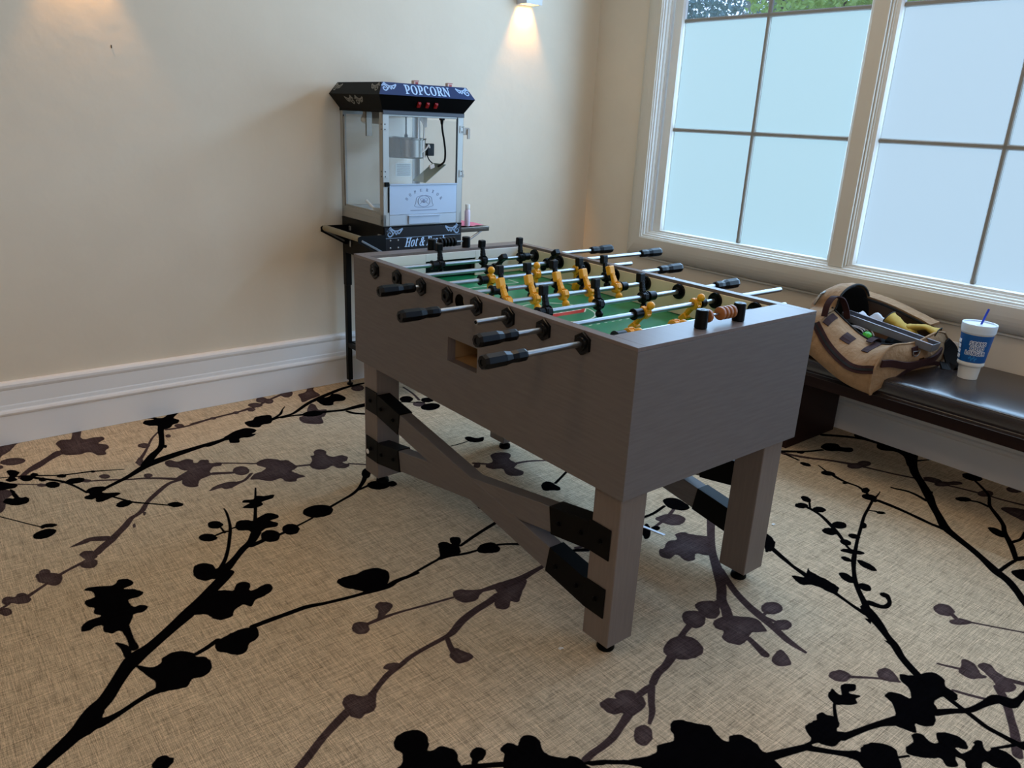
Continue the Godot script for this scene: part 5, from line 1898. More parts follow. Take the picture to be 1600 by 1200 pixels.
func branches(violet: Color, black: Color) -> void:
	_leaf(violet, [-3.185, 0.110, -3.161, 0.080, -3.126, 0.092, -3.112, 0.048, -3.094, -0.005, -3.065, 0.006, -3.088, 0.085, -3.077, 0.124, -3.045, 0.124, -3.009, 0.136, -3.011, 0.173, -3.039, 0.201, -3.013, 0.238, -3.016, 0.277, -3.033, 0.296, -3.041, 0.339, -3.071, 0.329, -3.081, 0.293, -3.102, 0.276, -3.127, 0.283, -3.160, 0.270, -3.183, 0.246, -3.195, 0.218, -3.181, 0.189, -3.185, 0.146])
	_twig(violet, [-3.193, 0.220, 0.0247, -3.241, 0.264, 0.0176, -3.296, 0.320, 0.0204, -3.328, 0.351, 0.0132, -3.356, 0.393, 0.0107])
	_leaf(violet, [-3.379, -0.011, -3.322, -0.004, -3.287, 0.002, -3.322, 0.037, -3.353, 0.096, -3.386, 0.131, -3.400, 0.159, -3.387, 0.053])
	_leaf(violet, [-3.316, 0.230, -3.326, 0.249, -3.349, 0.255, -3.375, 0.246, -3.394, 0.225, -3.400, 0.200, -3.390, 0.181, -3.367, 0.174, -3.341, 0.184, -3.321, 0.205])
	_leaf(violet, [-3.396, 0.253, -3.399, 0.264, -3.405, 0.267, -3.411, 0.263, -3.416, 0.253, -3.416, 0.240, -3.413, 0.230, -3.407, 0.226, -3.401, 0.230, -3.396, 0.240])
	_leaf(violet, [-3.440, 0.475, -3.406, 0.490, -3.402, 0.532, -3.426, 0.562, -3.441, 0.640, -3.462, 0.654])
	_twig(violet, [-3.389, 0.437, 0.0040, -3.308, 0.497, 0.0042, -3.217, 0.536, 0.0044, -3.151, 0.567, 0.0058, -3.089, 0.597, 0.0058, -3.029, 0.632, 0.0066, -2.976, 0.655, 0.0073, -2.925, 0.689, 0.0084, -2.867, 0.737, 0.0110])
	_leaf(violet, [-3.077, 0.567, -3.083, 0.577, -3.093, 0.579, -3.104, 0.572, -3.111, 0.558, -3.112, 0.544, -3.106, 0.534, -3.095, 0.532, -3.084, 0.539, -3.077, 0.553])
	_leaf(violet, [-2.942, 0.647, -2.948, 0.656, -2.957, 0.659, -2.965, 0.653, -2.971, 0.641, -2.970, 0.628, -2.965, 0.619, -2.956, 0.616, -2.947, 0.622, -2.941, 0.634])
	_leaf(violet, [-3.289, 0.516, -3.293, 0.522, -3.302, 0.523, -3.310, 0.517, -3.317, 0.507, -3.318, 0.496, -3.314, 0.489, -3.306, 0.489, -3.297, 0.495, -3.291, 0.505])
	_leaf(violet, [-3.145, 0.567, -3.150, 0.574, -3.158, 0.575, -3.167, 0.568, -3.174, 0.558, -3.175, 0.548, -3.170, 0.541, -3.162, 0.540, -3.153, 0.547, -3.146, 0.557])
	_leaf(violet, [-2.867, 0.549, -2.844, 0.536, -2.822, 0.570, -2.788, 0.564, -2.766, 0.587, -2.772, 0.616, -2.755, 0.623, -2.740, 0.605, -2.715, 0.621, -2.720, 0.655, -2.680, 0.673, -2.691, 0.703, -2.723, 0.700, -2.748, 0.737, -2.748, 0.764, -2.803, 0.788, -2.829, 0.838, -2.858, 0.826, -2.870, 0.786, -2.861, 0.749, -2.875, 0.723, -2.843, 0.701, -2.800, 0.721, -2.788, 0.702, -2.827, 0.667, -2.838, 0.633, -2.826, 0.613, -2.854, 0.613, -2.870, 0.593])
	_twig(violet, [-2.743, 0.759, 0.0121, -2.683, 0.790, 0.0092, -2.665, 0.793, 0.0107])
	_twig(violet, [-2.869, 0.744, 0.0107, -2.915, 0.756, 0.0097, -2.979, 0.818, 0.0104, -3.021, 0.867, 0.0088, -3.052, 0.920, 0.0107, -3.074, 0.941, 0.0100, -3.100, 0.959, 0.0103, -3.132, 1.005, 0.0130, -3.168, 1.047, 0.0133, -3.195, 1.079, 0.0154, -3.226, 1.108, 0.0152, -3.252, 1.138, 0.0142])
	_leaf(violet, [-3.100, 1.020, -3.104, 1.029, -3.107, 1.033, -3.110, 1.032, -3.111, 1.024, -3.109, 1.014, -3.106, 1.005, -3.102, 1.001, -3.100, 1.003, -3.099, 1.010])
	_leaf(violet, [-3.050, 0.950, -3.053, 0.958, -3.056, 0.962, -3.059, 0.961, -3.059, 0.954, -3.057, 0.945, -3.054, 0.937, -3.051, 0.933, -3.049, 0.935, -3.048, 0.941])
	_twig(violet, [-3.204, 1.054, 0.0164, -3.244, 1.033, 0.0144, -3.270, 1.040, 0.0129, -3.310, 1.050, 0.0021])
	_leaf(violet, [-3.293, 1.109, -3.273, 1.102, -3.250, 1.128, -3.252, 1.161, -3.264, 1.171, -3.258, 1.192, -3.275, 1.221, -3.300, 1.209, -3.310, 1.179, -3.299, 1.163, -3.286, 1.155, -3.296, 1.125])
	_twig(violet, [-3.302, 1.173, 0.0075, -3.341, 1.191, 0.0063, -3.376, 1.210, 0.0076, -3.406, 1.232, 0.0064])
	_leaf(violet, [-3.390, 1.179, -3.395, 1.189, -3.403, 1.192, -3.411, 1.186, -3.417, 1.173, -3.418, 1.159, -3.413, 1.148, -3.405, 1.145, -3.396, 1.151, -3.390, 1.164])
	_twig(violet, [-2.785, 0.194, 0.0049, -2.839, 0.268, 0.0050, -2.885, 0.363, 0.0052, -2.923, 0.436, 0.0077, -2.956, 0.490, 0.0094])
	_leaf(violet, [-2.868, 0.343, -2.876, 0.357, -2.889, 0.360, -2.902, 0.352, -2.910, 0.335, -2.910, 0.316, -2.901, 0.302, -2.888, 0.299, -2.875, 0.307, -2.867, 0.324])
	_leaf(violet, [-2.764, 0.284, -2.769, 0.294, -2.776, 0.297, -2.783, 0.293, -2.786, 0.283, -2.785, 0.271, -2.780, 0.262, -2.773, 0.258, -2.766, 0.262, -2.763, 0.272])
	_leaf(violet, [-2.935, 0.495, -2.943, 0.518, -2.953, 0.529, -2.960, 0.524, -2.962, 0.505, -2.958, 0.480, -2.949, 0.457, -2.940, 0.445, -2.932, 0.450, -2.931, 0.469])
	_twig(violet, [-2.759, 0.200, 0.0079, -2.712, 0.207, 0.0098, -2.647, 0.203, 0.0074, -2.542, 0.175, 0.0076, -2.421, 0.160, 0.0086, -2.348, 0.135, 0.0090])
	_leaf(violet, [-2.679, 0.194, -2.687, 0.205, -2.698, 0.208, -2.709, 0.201, -2.716, 0.187, -2.715, 0.171, -2.707, 0.159, -2.696, 0.157, -2.685, 0.164, -2.679, 0.178])
	_twig(violet, [-2.649, 0.190, 0.0056, -2.540, 0.171, 0.0078, -2.429, 0.160, 0.0098, -2.325, 0.137, 0.0088, -2.238, 0.084, 0.0081, -2.140, 0.034, 0.0103, -2.061, -0.005, 0.0071])
	_leaf(violet, [-2.233, 0.073, -2.247, 0.094, -2.265, 0.100, -2.279, 0.091, -2.285, 0.070, -2.280, 0.044, -2.266, 0.024, -2.248, 0.016, -2.234, 0.025, -2.228, 0.047])
	_leaf(violet, [-2.281, 0.130, -2.294, 0.144, -2.313, 0.145, -2.331, 0.134, -2.341, 0.114, -2.340, 0.093, -2.327, 0.079, -2.308, 0.077, -2.290, 0.088, -2.280, 0.109])
	_leaf(violet, [-2.334, 0.170, -2.343, 0.182, -2.354, 0.186, -2.364, 0.180, -2.369, 0.166, -2.366, 0.150, -2.357, 0.137, -2.346, 0.133, -2.336, 0.139, -2.331, 0.153])
	_leaf(violet, [-2.214, 0.107, -2.226, 0.125, -2.241, 0.131, -2.253, 0.124, -2.258, 0.105, -2.254, 0.082, -2.242, 0.064, -2.226, 0.058, -2.214, 0.066, -2.209, 0.085])
	_leaf(violet, [-2.087, 0.052, -2.106, 0.080, -2.128, 0.091, -2.145, 0.081, -2.150, 0.053, -2.142, 0.018, -2.122, -0.011, -2.100, -0.023, -2.083, -0.012, -2.078, 0.017])
	_leaf(violet, [-2.415, 0.170, -2.421, 0.179, -2.429, 0.182, -2.436, 0.178, -2.439, 0.167, -2.437, 0.155, -2.431, 0.146, -2.423, 0.143, -2.416, 0.147, -2.413, 0.157])
	_leaf(violet, [-2.529, 0.183, -2.535, 0.191, -2.543, 0.193, -2.551, 0.188, -2.555, 0.178, -2.554, 0.168, -2.548, 0.160, -2.540, 0.158, -2.533, 0.163, -2.528, 0.172])
	_leaf(violet, [-2.068, 0.078, -2.021, 0.064, -1.966, -0.015, -1.942, -0.007, -1.975, 0.063, -1.980, 0.147, -2.047, 0.176, -2.100, 0.198, -2.083, 0.140])
	_leaf(violet, [-2.124, 0.303, -2.077, 0.240, -2.062, 0.263, -2.078, 0.332, -2.045, 0.353, -2.090, 0.426, -2.112, 0.437, -2.138, 0.506, -2.186, 0.487, -2.214, 0.445, -2.201, 0.380, -2.156, 0.372])
	_leaf(violet, [-1.734, 0.167, -1.754, 0.190, -1.777, 0.198, -1.795, 0.187, -1.800, 0.162, -1.792, 0.132, -1.772, 0.108, -1.748, 0.100, -1.730, 0.111, -1.725, 0.137])
	_leaf(violet, [-2.559, 0.753, -2.522, 0.739, -2.488, 0.758, -2.467, 0.791, -2.449, 0.797, -2.442, 0.830, -2.439, 0.879, -2.460, 0.902, -2.477, 0.909, -2.465, 0.944, -2.451, 0.986, -2.484, 0.985, -2.500, 1.005, -2.532, 0.987, -2.536, 0.950, -2.562, 0.949, -2.582, 0.950, -2.613, 0.912, -2.640, 0.889, -2.605, 0.851, -2.573, 0.846, -2.547, 0.817, -2.568, 0.784])
	_twig(violet, [-2.699, 0.670, 0.0062, -2.645, 0.705, 0.0054, -2.566, 0.763, 0.0062])
	_twig(violet, [-2.447, 0.874, 0.0079, -2.386, 0.896, 0.0079])
	_leaf(violet, [-2.392, 0.901, -2.360, 0.856, -2.348, 0.815, -2.331, 0.817, -2.315, 0.777, -2.283, 0.773, -2.272, 0.805, -2.285, 0.837, -2.273, 0.874, -2.237, 0.878, -2.222, 0.908, -2.243, 0.943, -2.266, 0.947, -2.252, 0.985, -2.280, 1.003, -2.307, 0.985, -2.313, 0.953, -2.340, 0.964, -2.369, 0.963, -2.389, 0.940])
	_twig(violet, [-2.249, 0.973, 0.0062, -2.195, 1.019, 0.0062])
	_twig(violet, [-2.743, 0.759, 0.0090, -2.683, 0.790, 0.0106])
	_leaf(violet, [-2.614, 0.813, -2.628, 0.833, -2.647, 0.838, -2.664, 0.827, -2.672, 0.803, -2.668, 0.776, -2.654, 0.756, -2.635, 0.750, -2.618, 0.761, -2.610, 0.785])
	_twig(violet, [-2.618, 0.842, 0.0070, -2.660, 0.884, 0.0072, -2.696, 0.894, 0.0124, -2.739, 0.907, 0.0159])
	_leaf(violet, [-2.776, 0.873, -2.717, 0.866, -2.688, 0.891, -2.719, 0.921, -2.748, 0.917, -2.761, 0.900, -2.805, 0.903])
	_twig(violet, [-1.549, 0.266, 0.0056, -1.560, 0.380, 0.0062, -1.584, 0.480, 0.0078])
	_leaf(violet, [-1.588, 0.547, -1.605, 0.562, -1.626, 0.565, -1.643, 0.554, -1.650, 0.534, -1.643, 0.512, -1.626, 0.497, -1.605, 0.494, -1.588, 0.505, -1.581, 0.525])
	_leaf(violet, [-3.427, 1.164, -3.396, 1.174, -3.366, 1.206, -3.371, 1.245, -3.390, 1.264, -3.411, 1.238, -3.428, 1.211])
	_twig(violet, [-3.411, 1.238, 0.0056, -3.440, 1.259, 0.0063, -3.468, 1.280, 0.0078])
	_leaf(violet, [-3.530, 1.260, -3.516, 1.245, -3.498, 1.259, -3.488, 1.250, -3.472, 1.252, -3.460, 1.295, -3.469, 1.313, -3.489, 1.309, -3.510, 1.289, -3.526, 1.287])
	_twig(violet, [-3.514, 1.286, 0.0051, -3.523, 1.294, 0.0054, -3.544, 1.307, 0.0055])
	_leaf(violet, [-3.515, 1.338, -3.519, 1.348, -3.527, 1.351, -3.536, 1.344, -3.542, 1.332, -3.543, 1.317, -3.539, 1.307, -3.531, 1.304, -3.522, 1.310, -3.516, 1.323])
	_twig(violet, [-3.117, 2.355, 0.0108, -3.098, 2.347, 0.0106, -3.060, 2.324, 0.0108, -3.015, 2.296, 0.0103, -2.969, 2.273, 0.0117, -2.930, 2.255, 0.0120])
	_leaf(violet, [-2.925, 2.221, -2.907, 2.203, -2.890, 2.206, -2.881, 2.222, -2.868, 2.231, -2.846, 2.226, -2.828, 2.217, -2.859, 2.273, -2.875, 2.289, -2.895, 2.288, -2.915, 2.293, -2.928, 2.277, -2.932, 2.254])
	_twig(violet, [-2.850, 2.237, 0.0094, -2.818, 2.217, 0.0082, -2.776, 2.195, 0.0094, -2.736, 2.185, 0.0083, -2.697, 2.172, 0.0074, -2.646, 2.164, 0.0073, -2.571, 2.157, 0.0080, -2.538, 2.150, 0.0112, -2.485, 2.123, 0.0127, -2.418, 2.104, 0.0126, -2.361, 2.094, 0.0129, -2.320, 2.082, 0.0126])
	_leaf(violet, [-2.733, 2.184, -2.741, 2.190, -2.754, 2.190, -2.767, 2.184, -2.775, 2.175, -2.776, 2.166, -2.768, 2.160, -2.755, 2.160, -2.742, 2.166, -2.734, 2.175])
	_twig(violet, [-2.567, 2.164, 0.0071, -2.580, 2.198, 0.0081, -2.587, 2.227, 0.0096])
	_leaf(violet, [-2.601, 2.225, -2.575, 2.211, -2.563, 2.232, -2.552, 2.269, -2.579, 2.278, -2.604, 2.268, -2.607, 2.245])
	_twig(violet, [-2.717, 1.976, 0.0063, -2.673, 1.975, 0.0073, -2.612, 1.981, 0.0046, -2.536, 1.995, 0.0047, -2.441, 2.012, 0.0047])
	_leaf(violet, [-2.722, 1.995, -2.734, 2.008, -2.750, 2.010, -2.762, 2.001, -2.767, 1.984, -2.763, 1.966, -2.751, 1.953, -2.735, 1.951, -2.722, 1.960, -2.717, 1.977])
	_leaf(violet, [-2.681, 1.969, -2.662, 1.940, -2.660, 1.917, -2.638, 1.903, -2.618, 1.917, -2.611, 1.937, -2.631, 1.957, -2.652, 1.966, -2.668, 1.983])
	_leaf(violet, [-2.427, 1.991, -2.401, 1.988, -2.373, 2.011, -2.339, 2.032, -2.365, 2.050, -2.395, 2.065, -2.428, 2.052, -2.438, 2.024])
	_twig(violet, [-2.352, 2.033, 0.0080, -2.307, 2.040, 0.0121, -2.273, 2.046, 0.0162])
	_leaf(violet, [-2.297, 2.035, -2.234, 2.047, -2.190, 2.066, -2.253, 2.119, -2.289, 2.146, -2.305, 2.134, -2.315, 2.127, -2.326, 2.149, -2.350, 2.152, -2.363, 2.128, -2.349, 2.103, -2.315, 2.075])
	_twig(violet, [-2.289, 2.051, 0.0189, -2.251, 2.051, 0.0170, -2.207, 2.054, 0.0150, -2.153, 2.047, 0.0109, -2.089, 2.039, 0.0081, -2.039, 2.032, 0.0074])
	_leaf(violet, [-1.696, 1.234, -1.652, 1.229, -1.618, 1.255, -1.621, 1.284, -1.652, 1.314, -1.652, 1.353, -1.662, 1.376, -1.699, 1.399, -1.680, 1.440, -1.710, 1.466, -1.748, 1.449, -1.756, 1.417, -1.738, 1.373, -1.774, 1.352, -1.786, 1.322, -1.766, 1.297, -1.728, 1.293])
	_twig(violet, [-1.651, 1.363, 0.0089, -1.598, 1.375, 0.0078, -1.540, 1.404, 0.0066, -1.512, 1.426, 0.0067])
	_twig(violet, [-1.766, 1.297, 0.0081, -1.807, 1.260, 0.0081])
	_leaf(violet, [-1.798, 1.295, -1.808, 1.304, -1.819, 1.307, -1.827, 1.301, -1.828, 1.291, -1.823, 1.279, -1.813, 1.270, -1.801, 1.267, -1.794, 1.272, -1.792, 1.283])
	_twig(violet, [-1.923, 2.019, 0.0076, -1.879, 2.030, 0.0058])
	_leaf(violet, [-1.848, 2.479, -1.819, 2.479, -1.786, 2.497, -1.787, 2.522, -1.818, 2.551, -1.854, 2.560, -1.875, 2.540, -1.865, 2.502])
	_leaf(violet, [-1.928, 2.492, -1.901, 2.484, -1.871, 2.501, -1.865, 2.527, -1.892, 2.552, -1.925, 2.561, -1.948, 2.549, -1.949, 2.520])
	_twig(violet, [-1.947, 2.536, 0.0099, -1.980, 2.545, 0.0086, -2.014, 2.557, 0.0093])
	_leaf(violet, [-2.098, 2.563, -2.061, 2.546, -2.020, 2.548, -1.992, 2.567, -1.985, 2.596, -2.004, 2.631, -2.036, 2.641, -2.078, 2.630, -2.100, 2.608, -2.109, 2.581])
	_twig(violet, [-2.099, 2.596, 0.0135, -2.146, 2.612, 0.0113, -2.189, 2.620, 0.0110, -2.229, 2.638, 0.0105])
	_twig(violet, [-2.242, 2.644, 0.0105, -2.283, 2.680, 0.0091, -2.312, 2.708, 0.0080, -2.347, 2.730, 0.0046])
	_leaf(violet, [-2.371, 2.761, -2.389, 2.772, -2.408, 2.773, -2.419, 2.764, -2.420, 2.749, -2.409, 2.733, -2.390, 2.722, -2.371, 2.721, -2.359, 2.730, -2.359, 2.745])
	_twig(violet, [-2.253, 2.643, 0.0102, -2.295, 2.646, 0.0092])
	_leaf(violet, [-2.400, 2.608, -2.368, 2.607, -2.353, 2.621, -2.346, 2.608, -2.320, 2.607, -2.298, 2.621, -2.296, 2.641, -2.291, 2.659, -2.304, 2.679, -2.329, 2.688, -2.359, 2.687, -2.380, 2.685, -2.376, 2.665, -2.396, 2.656, -2.406, 2.639])
	_twig(violet, [-2.370, 2.679, 0.0121, -2.413, 2.694, 0.0099, -2.456, 2.708, 0.0100, -2.499, 2.713, 0.0094, -2.532, 2.714, 0.0093, -2.558, 2.718, 0.0097])
	_leaf(violet, [-1.876, 2.568, -1.838, 2.566, -1.803, 2.581, -1.774, 2.607, -1.757, 2.624, -1.752, 2.647, -1.775, 2.687, -1.794, 2.683, -1.821, 2.668, -1.862, 2.680, -1.900, 2.679, -1.918, 2.653, -1.914, 2.629, -1.884, 2.614, -1.892, 2.594])
	_twig(violet, [-1.852, 2.678, 0.0098, -1.864, 2.714, 0.0109, -1.876, 2.748, 0.0139])
	_leaf(violet, [-1.690, 2.197, -1.661, 2.196, -1.617, 2.176, -1.581, 2.186, -1.556, 2.158, -1.517, 2.167, -1.508, 2.191, -1.475, 2.230, -1.458, 2.256, -1.548, 2.324, -1.579, 2.317, -1.600, 2.288, -1.638, 2.310, -1.668, 2.296, -1.661, 2.260, -1.676, 2.249, -1.705, 2.257, -1.717, 2.228])
	_twig(violet, [-1.346, 2.160, 0.0157, -1.456, 2.243, 0.0139, -1.551, 2.322, 0.0139, -1.629, 2.403, 0.0185, -1.706, 2.474, 0.0160, -1.755, 2.510, 0.0160, -1.790, 2.553, 0.0165, -1.816, 2.578, 0.0168])
	_twig(violet, [-1.612, 2.401, 0.0109, -1.675, 2.496, 0.0124, -1.711, 2.575, 0.0140, -1.727, 2.630, 0.0160, -1.745, 2.692, 0.0132, -1.766, 2.758, 0.0118, -1.771, 2.812, 0.0057])
	_twig(violet, [-1.763, 2.516, 0.0134, -1.794, 2.516, 0.0133])
	_leaf(violet, [-1.635, 2.652, -1.658, 2.659, -1.682, 2.656, -1.699, 2.644, -1.703, 2.627, -1.691, 2.612, -1.668, 2.604, -1.643, 2.607, -1.626, 2.620, -1.623, 2.637])
	_leaf(violet, [-1.687, 2.718, -1.706, 2.723, -1.726, 2.720, -1.741, 2.709, -1.745, 2.695, -1.736, 2.683, -1.718, 2.677, -1.697, 2.681, -1.682, 2.691, -1.678, 2.706])
	_twig(violet, [-1.734, 2.642, 0.0054, -1.693, 2.633, 0.0054])
	_twig(violet, [-1.727, 2.630, 0.0077, -1.716, 2.676, 0.0066])
	_leaf(violet, [-1.524, 2.037, -1.472, 2.037, -1.432, 2.064, -1.429, 2.102, -1.472, 2.122, -1.511, 2.111, -1.529, 2.067])
	_twig(violet, [-1.571, 2.078, 0.0056, -1.474, 2.055, 0.0076, -1.348, 2.004, 0.0052])
	_leaf(violet, [-1.852, 2.764, -1.820, 2.763, -1.827, 2.791, -1.853, 2.818, -1.888, 2.801, -1.885, 2.777])
	_twig(violet, [-0.548, 1.969, 0.0139, -0.499, 2.054, 0.0118, -0.430, 2.141, 0.0098, -0.383, 2.223, 0.0137, -0.356, 2.292, 0.0078, -0.321, 2.384, 0.0077, -0.279, 2.469, 0.0076, -0.232, 2.584, 0.0075, -0.195, 2.698, 0.0074, -0.186, 2.757, 0.0073, -0.158, 2.844, 0.0089])
	_leaf(violet, [-0.304, 2.262, -0.328, 2.267, -0.353, 2.264, -0.371, 2.252, -0.374, 2.237, -0.361, 2.224, -0.338, 2.218, -0.312, 2.221, -0.294, 2.233, -0.291, 2.249])
	_leaf(violet, [-0.360, 2.253, -0.384, 2.258, -0.410, 2.254, -0.430, 2.241, -0.435, 2.224, -0.423, 2.211, -0.399, 2.205, -0.372, 2.210, -0.352, 2.223, -0.348, 2.239])
	_leaf(violet, [-0.223, 2.539, -0.242, 2.539, -0.260, 2.526, -0.269, 2.505, -0.267, 2.485, -0.253, 2.472, -0.233, 2.473, -0.215, 2.486, -0.205, 2.507, -0.209, 2.527])
	_leaf(violet, [-0.213, 2.569, -0.234, 2.572, -0.259, 2.566, -0.278, 2.553, -0.284, 2.539, -0.274, 2.528, -0.252, 2.525, -0.227, 2.532, -0.208, 2.544, -0.202, 2.559])
	_leaf(violet, [-0.158, 2.597, -0.176, 2.598, -0.199, 2.591, -0.218, 2.578, -0.226, 2.565, -0.219, 2.556, -0.201, 2.555, -0.179, 2.562, -0.159, 2.575, -0.152, 2.588])
	_leaf(violet, [-0.151, 2.719, -0.176, 2.723, -0.203, 2.717, -0.222, 2.705, -0.225, 2.690, -0.211, 2.679, -0.185, 2.675, -0.158, 2.681, -0.139, 2.693, -0.137, 2.708])
	_leaf(violet, [-0.005, 2.781, -0.031, 2.783, -0.056, 2.775, -0.070, 2.761, -0.069, 2.745, -0.052, 2.733, -0.026, 2.731, -0.001, 2.739, 0.014, 2.754, 0.012, 2.770])
	_leaf(violet, [-0.280, 2.794, -0.238, 2.806, -0.207, 2.860, -0.308, 2.893, -0.309, 2.854])
	_leaf(violet, [-1.762, 2.947, -1.780, 2.949, -1.800, 2.943, -1.813, 2.930, -1.815, 2.916, -1.806, 2.905, -1.788, 2.902, -1.768, 2.909, -1.755, 2.921, -1.753, 2.936])
	_twig(violet, [-1.765, 2.944, 0.0053, -1.705, 2.995, 0.0041, -1.671, 3.036, 0.0049])
	_leaf(violet, [-1.683, 2.979, -1.651, 2.982, -1.643, 3.000, -1.667, 3.035, -1.693, 3.020, -1.702, 2.998])
	_twig(violet, [-1.583, 3.143, 0.0053, -1.566, 3.177, 0.0052, -1.543, 3.216, 0.0051])
	_leaf(violet, [-1.491, 3.118, -1.455, 3.112, -1.423, 3.101, -1.413, 3.121, -1.420, 3.137, -1.446, 3.160, -1.445, 3.176, -1.468, 3.168, -1.494, 3.149])
	_leaf(violet, [-1.416, 3.140, -1.392, 3.143, -1.381, 3.161, -1.400, 3.184, -1.404, 3.214, -1.422, 3.241, -1.451, 3.243, -1.480, 3.221, -1.452, 3.195, -1.431, 3.162])
	_twig(violet, [-1.503, 3.067, 0.0040, -1.491, 3.088, 0.0048, -1.471, 3.119, 0.0055])
	_twig(violet, [-1.411, 3.217, 0.0103, -1.388, 3.257, 0.0079])
	_twig(violet, [-1.469, 3.213, 0.0122, -1.520, 3.251, 0.0111, -1.576, 3.282, 0.0101, -1.619, 3.305, 0.0113, -1.696, 3.338, 0.0124])
	_leaf(violet, [-1.201, 2.990, -1.225, 2.990, -1.243, 2.981, -1.251, 2.964, -1.245, 2.947, -1.226, 2.936, -1.203, 2.935, -1.183, 2.944, -1.176, 2.961, -1.183, 2.979])
	_twig(violet, [-1.218, 2.989, 0.0089, -1.232, 3.009, 0.0074])
	_leaf(violet, [-1.259, 2.999, -1.219, 3.013, -1.207, 3.046, -1.245, 3.033, -1.270, 3.010])
	_twig(violet, [-1.211, 3.043, 0.0047, -1.179, 3.091, 0.0038, -1.124, 3.170, 0.0037])
	_twig(black, [-2.573, 0.451, 0.0127, -2.601, 0.449, 0.0118, -2.705, 0.470, 0.0175, -2.806, 0.494, 0.0228, -2.904, 0.525, 0.0237, -2.955, 0.555, 0.0177, -3.022, 0.607, 0.0127, -3.076, 0.639, 0.0107, -3.115, 0.662, 0.0094])
	_twig(black, [-2.939, 0.529, 0.0165, -2.908, 0.484, 0.0184, -2.881, 0.444, 0.0176, -2.836, 0.385, 0.0132, -2.805, 0.290, 0.0110, -2.782, 0.196, 0.0133, -2.754, 0.123, 0.0178])
	_leaf(black, [-2.812, 0.390, -2.816, 0.399, -2.822, 0.403, -2.826, 0.400, -2.828, 0.391, -2.827, 0.380, -2.823, 0.371, -2.817, 0.367, -2.812, 0.370, -2.810, 0.379])
	_leaf(black, [-2.820, -0.009, -2.773, 0.003, -2.750, 0.035, -2.728, 0.045, -2.679, 0.002, -2.637, 0.004, -2.688, 0.070, -2.677, 0.113, -2.694, 0.149, -2.718, 0.157, -2.741, 0.188, -2.776, 0.188, -2.778, 0.135, -2.810, 0.110, -2.823, 0.074, -2.808, 0.041, -2.770, 0.042])
	_leaf(black, [-3.178, 0.644, -3.153, 0.629, -3.122, 0.641, -3.115, 0.670, -3.134, 0.697, -3.086, 0.727, -3.086, 0.745, -3.115, 0.757, -3.151, 0.771, -3.170, 0.758, -3.164, 0.732, -3.180, 0.731, -3.198, 0.713, -3.190, 0.691, -3.176, 0.685])
	_twig(black, [-3.180, 0.666, 0.0046, -3.204, 0.586, 0.0049, -3.231, 0.522, 0.0069, -3.262, 0.481, 0.0071, -3.303, 0.436, 0.0082, -3.325, 0.405, 0.0077])
	_leaf(black, [-3.163, 0.542, -3.171, 0.556, -3.188, 0.562, -3.208, 0.558, -3.222, 0.545, -3.226, 0.527, -3.218, 0.513, -3.201, 0.506, -3.181, 0.511, -3.166, 0.524])
	_leaf(black, [-3.248, 0.540, -3.255, 0.554, -3.268, 0.558, -3.281, 0.549, -3.290, 0.531, -3.291, 0.511, -3.284, 0.496, -3.271, 0.493, -3.258, 0.502, -3.249, 0.520])
	_leaf(black, [-3.280, 0.463, -3.285, 0.473, -3.292, 0.475, -3.299, 0.470, -3.304, 0.459, -3.305, 0.447, -3.301, 0.438, -3.294, 0.435, -3.286, 0.440, -3.281, 0.451])
	_leaf(black, [-3.320, 0.425, -3.327, 0.439, -3.338, 0.442, -3.350, 0.434, -3.358, 0.418, -3.359, 0.399, -3.353, 0.385, -3.342, 0.381, -3.330, 0.390, -3.322, 0.406])
	_leaf(black, [-3.391, 0.300, -3.370, 0.301, -3.353, 0.338, -3.362, 0.363, -3.373, 0.381, -3.369, 0.409, -3.396, 0.411, -3.405, 0.385, -3.389, 0.362])
	_leaf(black, [-3.297, 0.401, -3.302, 0.410, -3.309, 0.413, -3.316, 0.408, -3.322, 0.397, -3.322, 0.385, -3.318, 0.375, -3.311, 0.372, -3.303, 0.378, -3.298, 0.389])
	_twig(black, [-3.420, 0.355, 0.0038, -3.359, 0.377, 0.0046, -3.304, 0.406, 0.0059, -3.229, 0.452, 0.0053, -3.132, 0.478, 0.0063, -3.111, 0.487, 0.0054, -3.017, 0.528, 0.0031])
	_leaf(black, [-3.213, 0.471, -3.218, 0.479, -3.226, 0.480, -3.235, 0.474, -3.242, 0.463, -3.243, 0.451, -3.238, 0.443, -3.230, 0.442, -3.220, 0.448, -3.214, 0.459])
	_leaf(black, [-3.115, 0.488, -3.117, 0.494, -3.122, 0.495, -3.126, 0.492, -3.129, 0.486, -3.129, 0.479, -3.126, 0.473, -3.122, 0.472, -3.117, 0.475, -3.115, 0.481])
	_leaf(black, [-3.434, 0.386, -3.397, 0.423, -3.375, 0.455, -3.389, 0.478, -3.415, 0.476, -3.444, 0.463])
	_leaf(black, [-3.438, 0.576, -3.423, 0.556, -3.404, 0.569, -3.404, 0.531, -3.405, 0.483, -3.394, 0.498, -3.390, 0.540, -3.382, 0.576, -3.365, 0.580, -3.361, 0.613, -3.373, 0.635, -3.401, 0.635, -3.423, 0.616, -3.437, 0.592])
	_twig(black, [-3.117, 0.740, 0.0048, -3.090, 0.789, 0.0048, -3.063, 0.835, 0.0054, -3.014, 0.883, 0.0046, -2.966, 0.930, 0.0035])
	_leaf(black, [-3.064, 0.829, -3.071, 0.845, -3.087, 0.855, -3.104, 0.856, -3.116, 0.847, -3.119, 0.832, -3.112, 0.816, -3.097, 0.806, -3.080, 0.805, -3.067, 0.814])
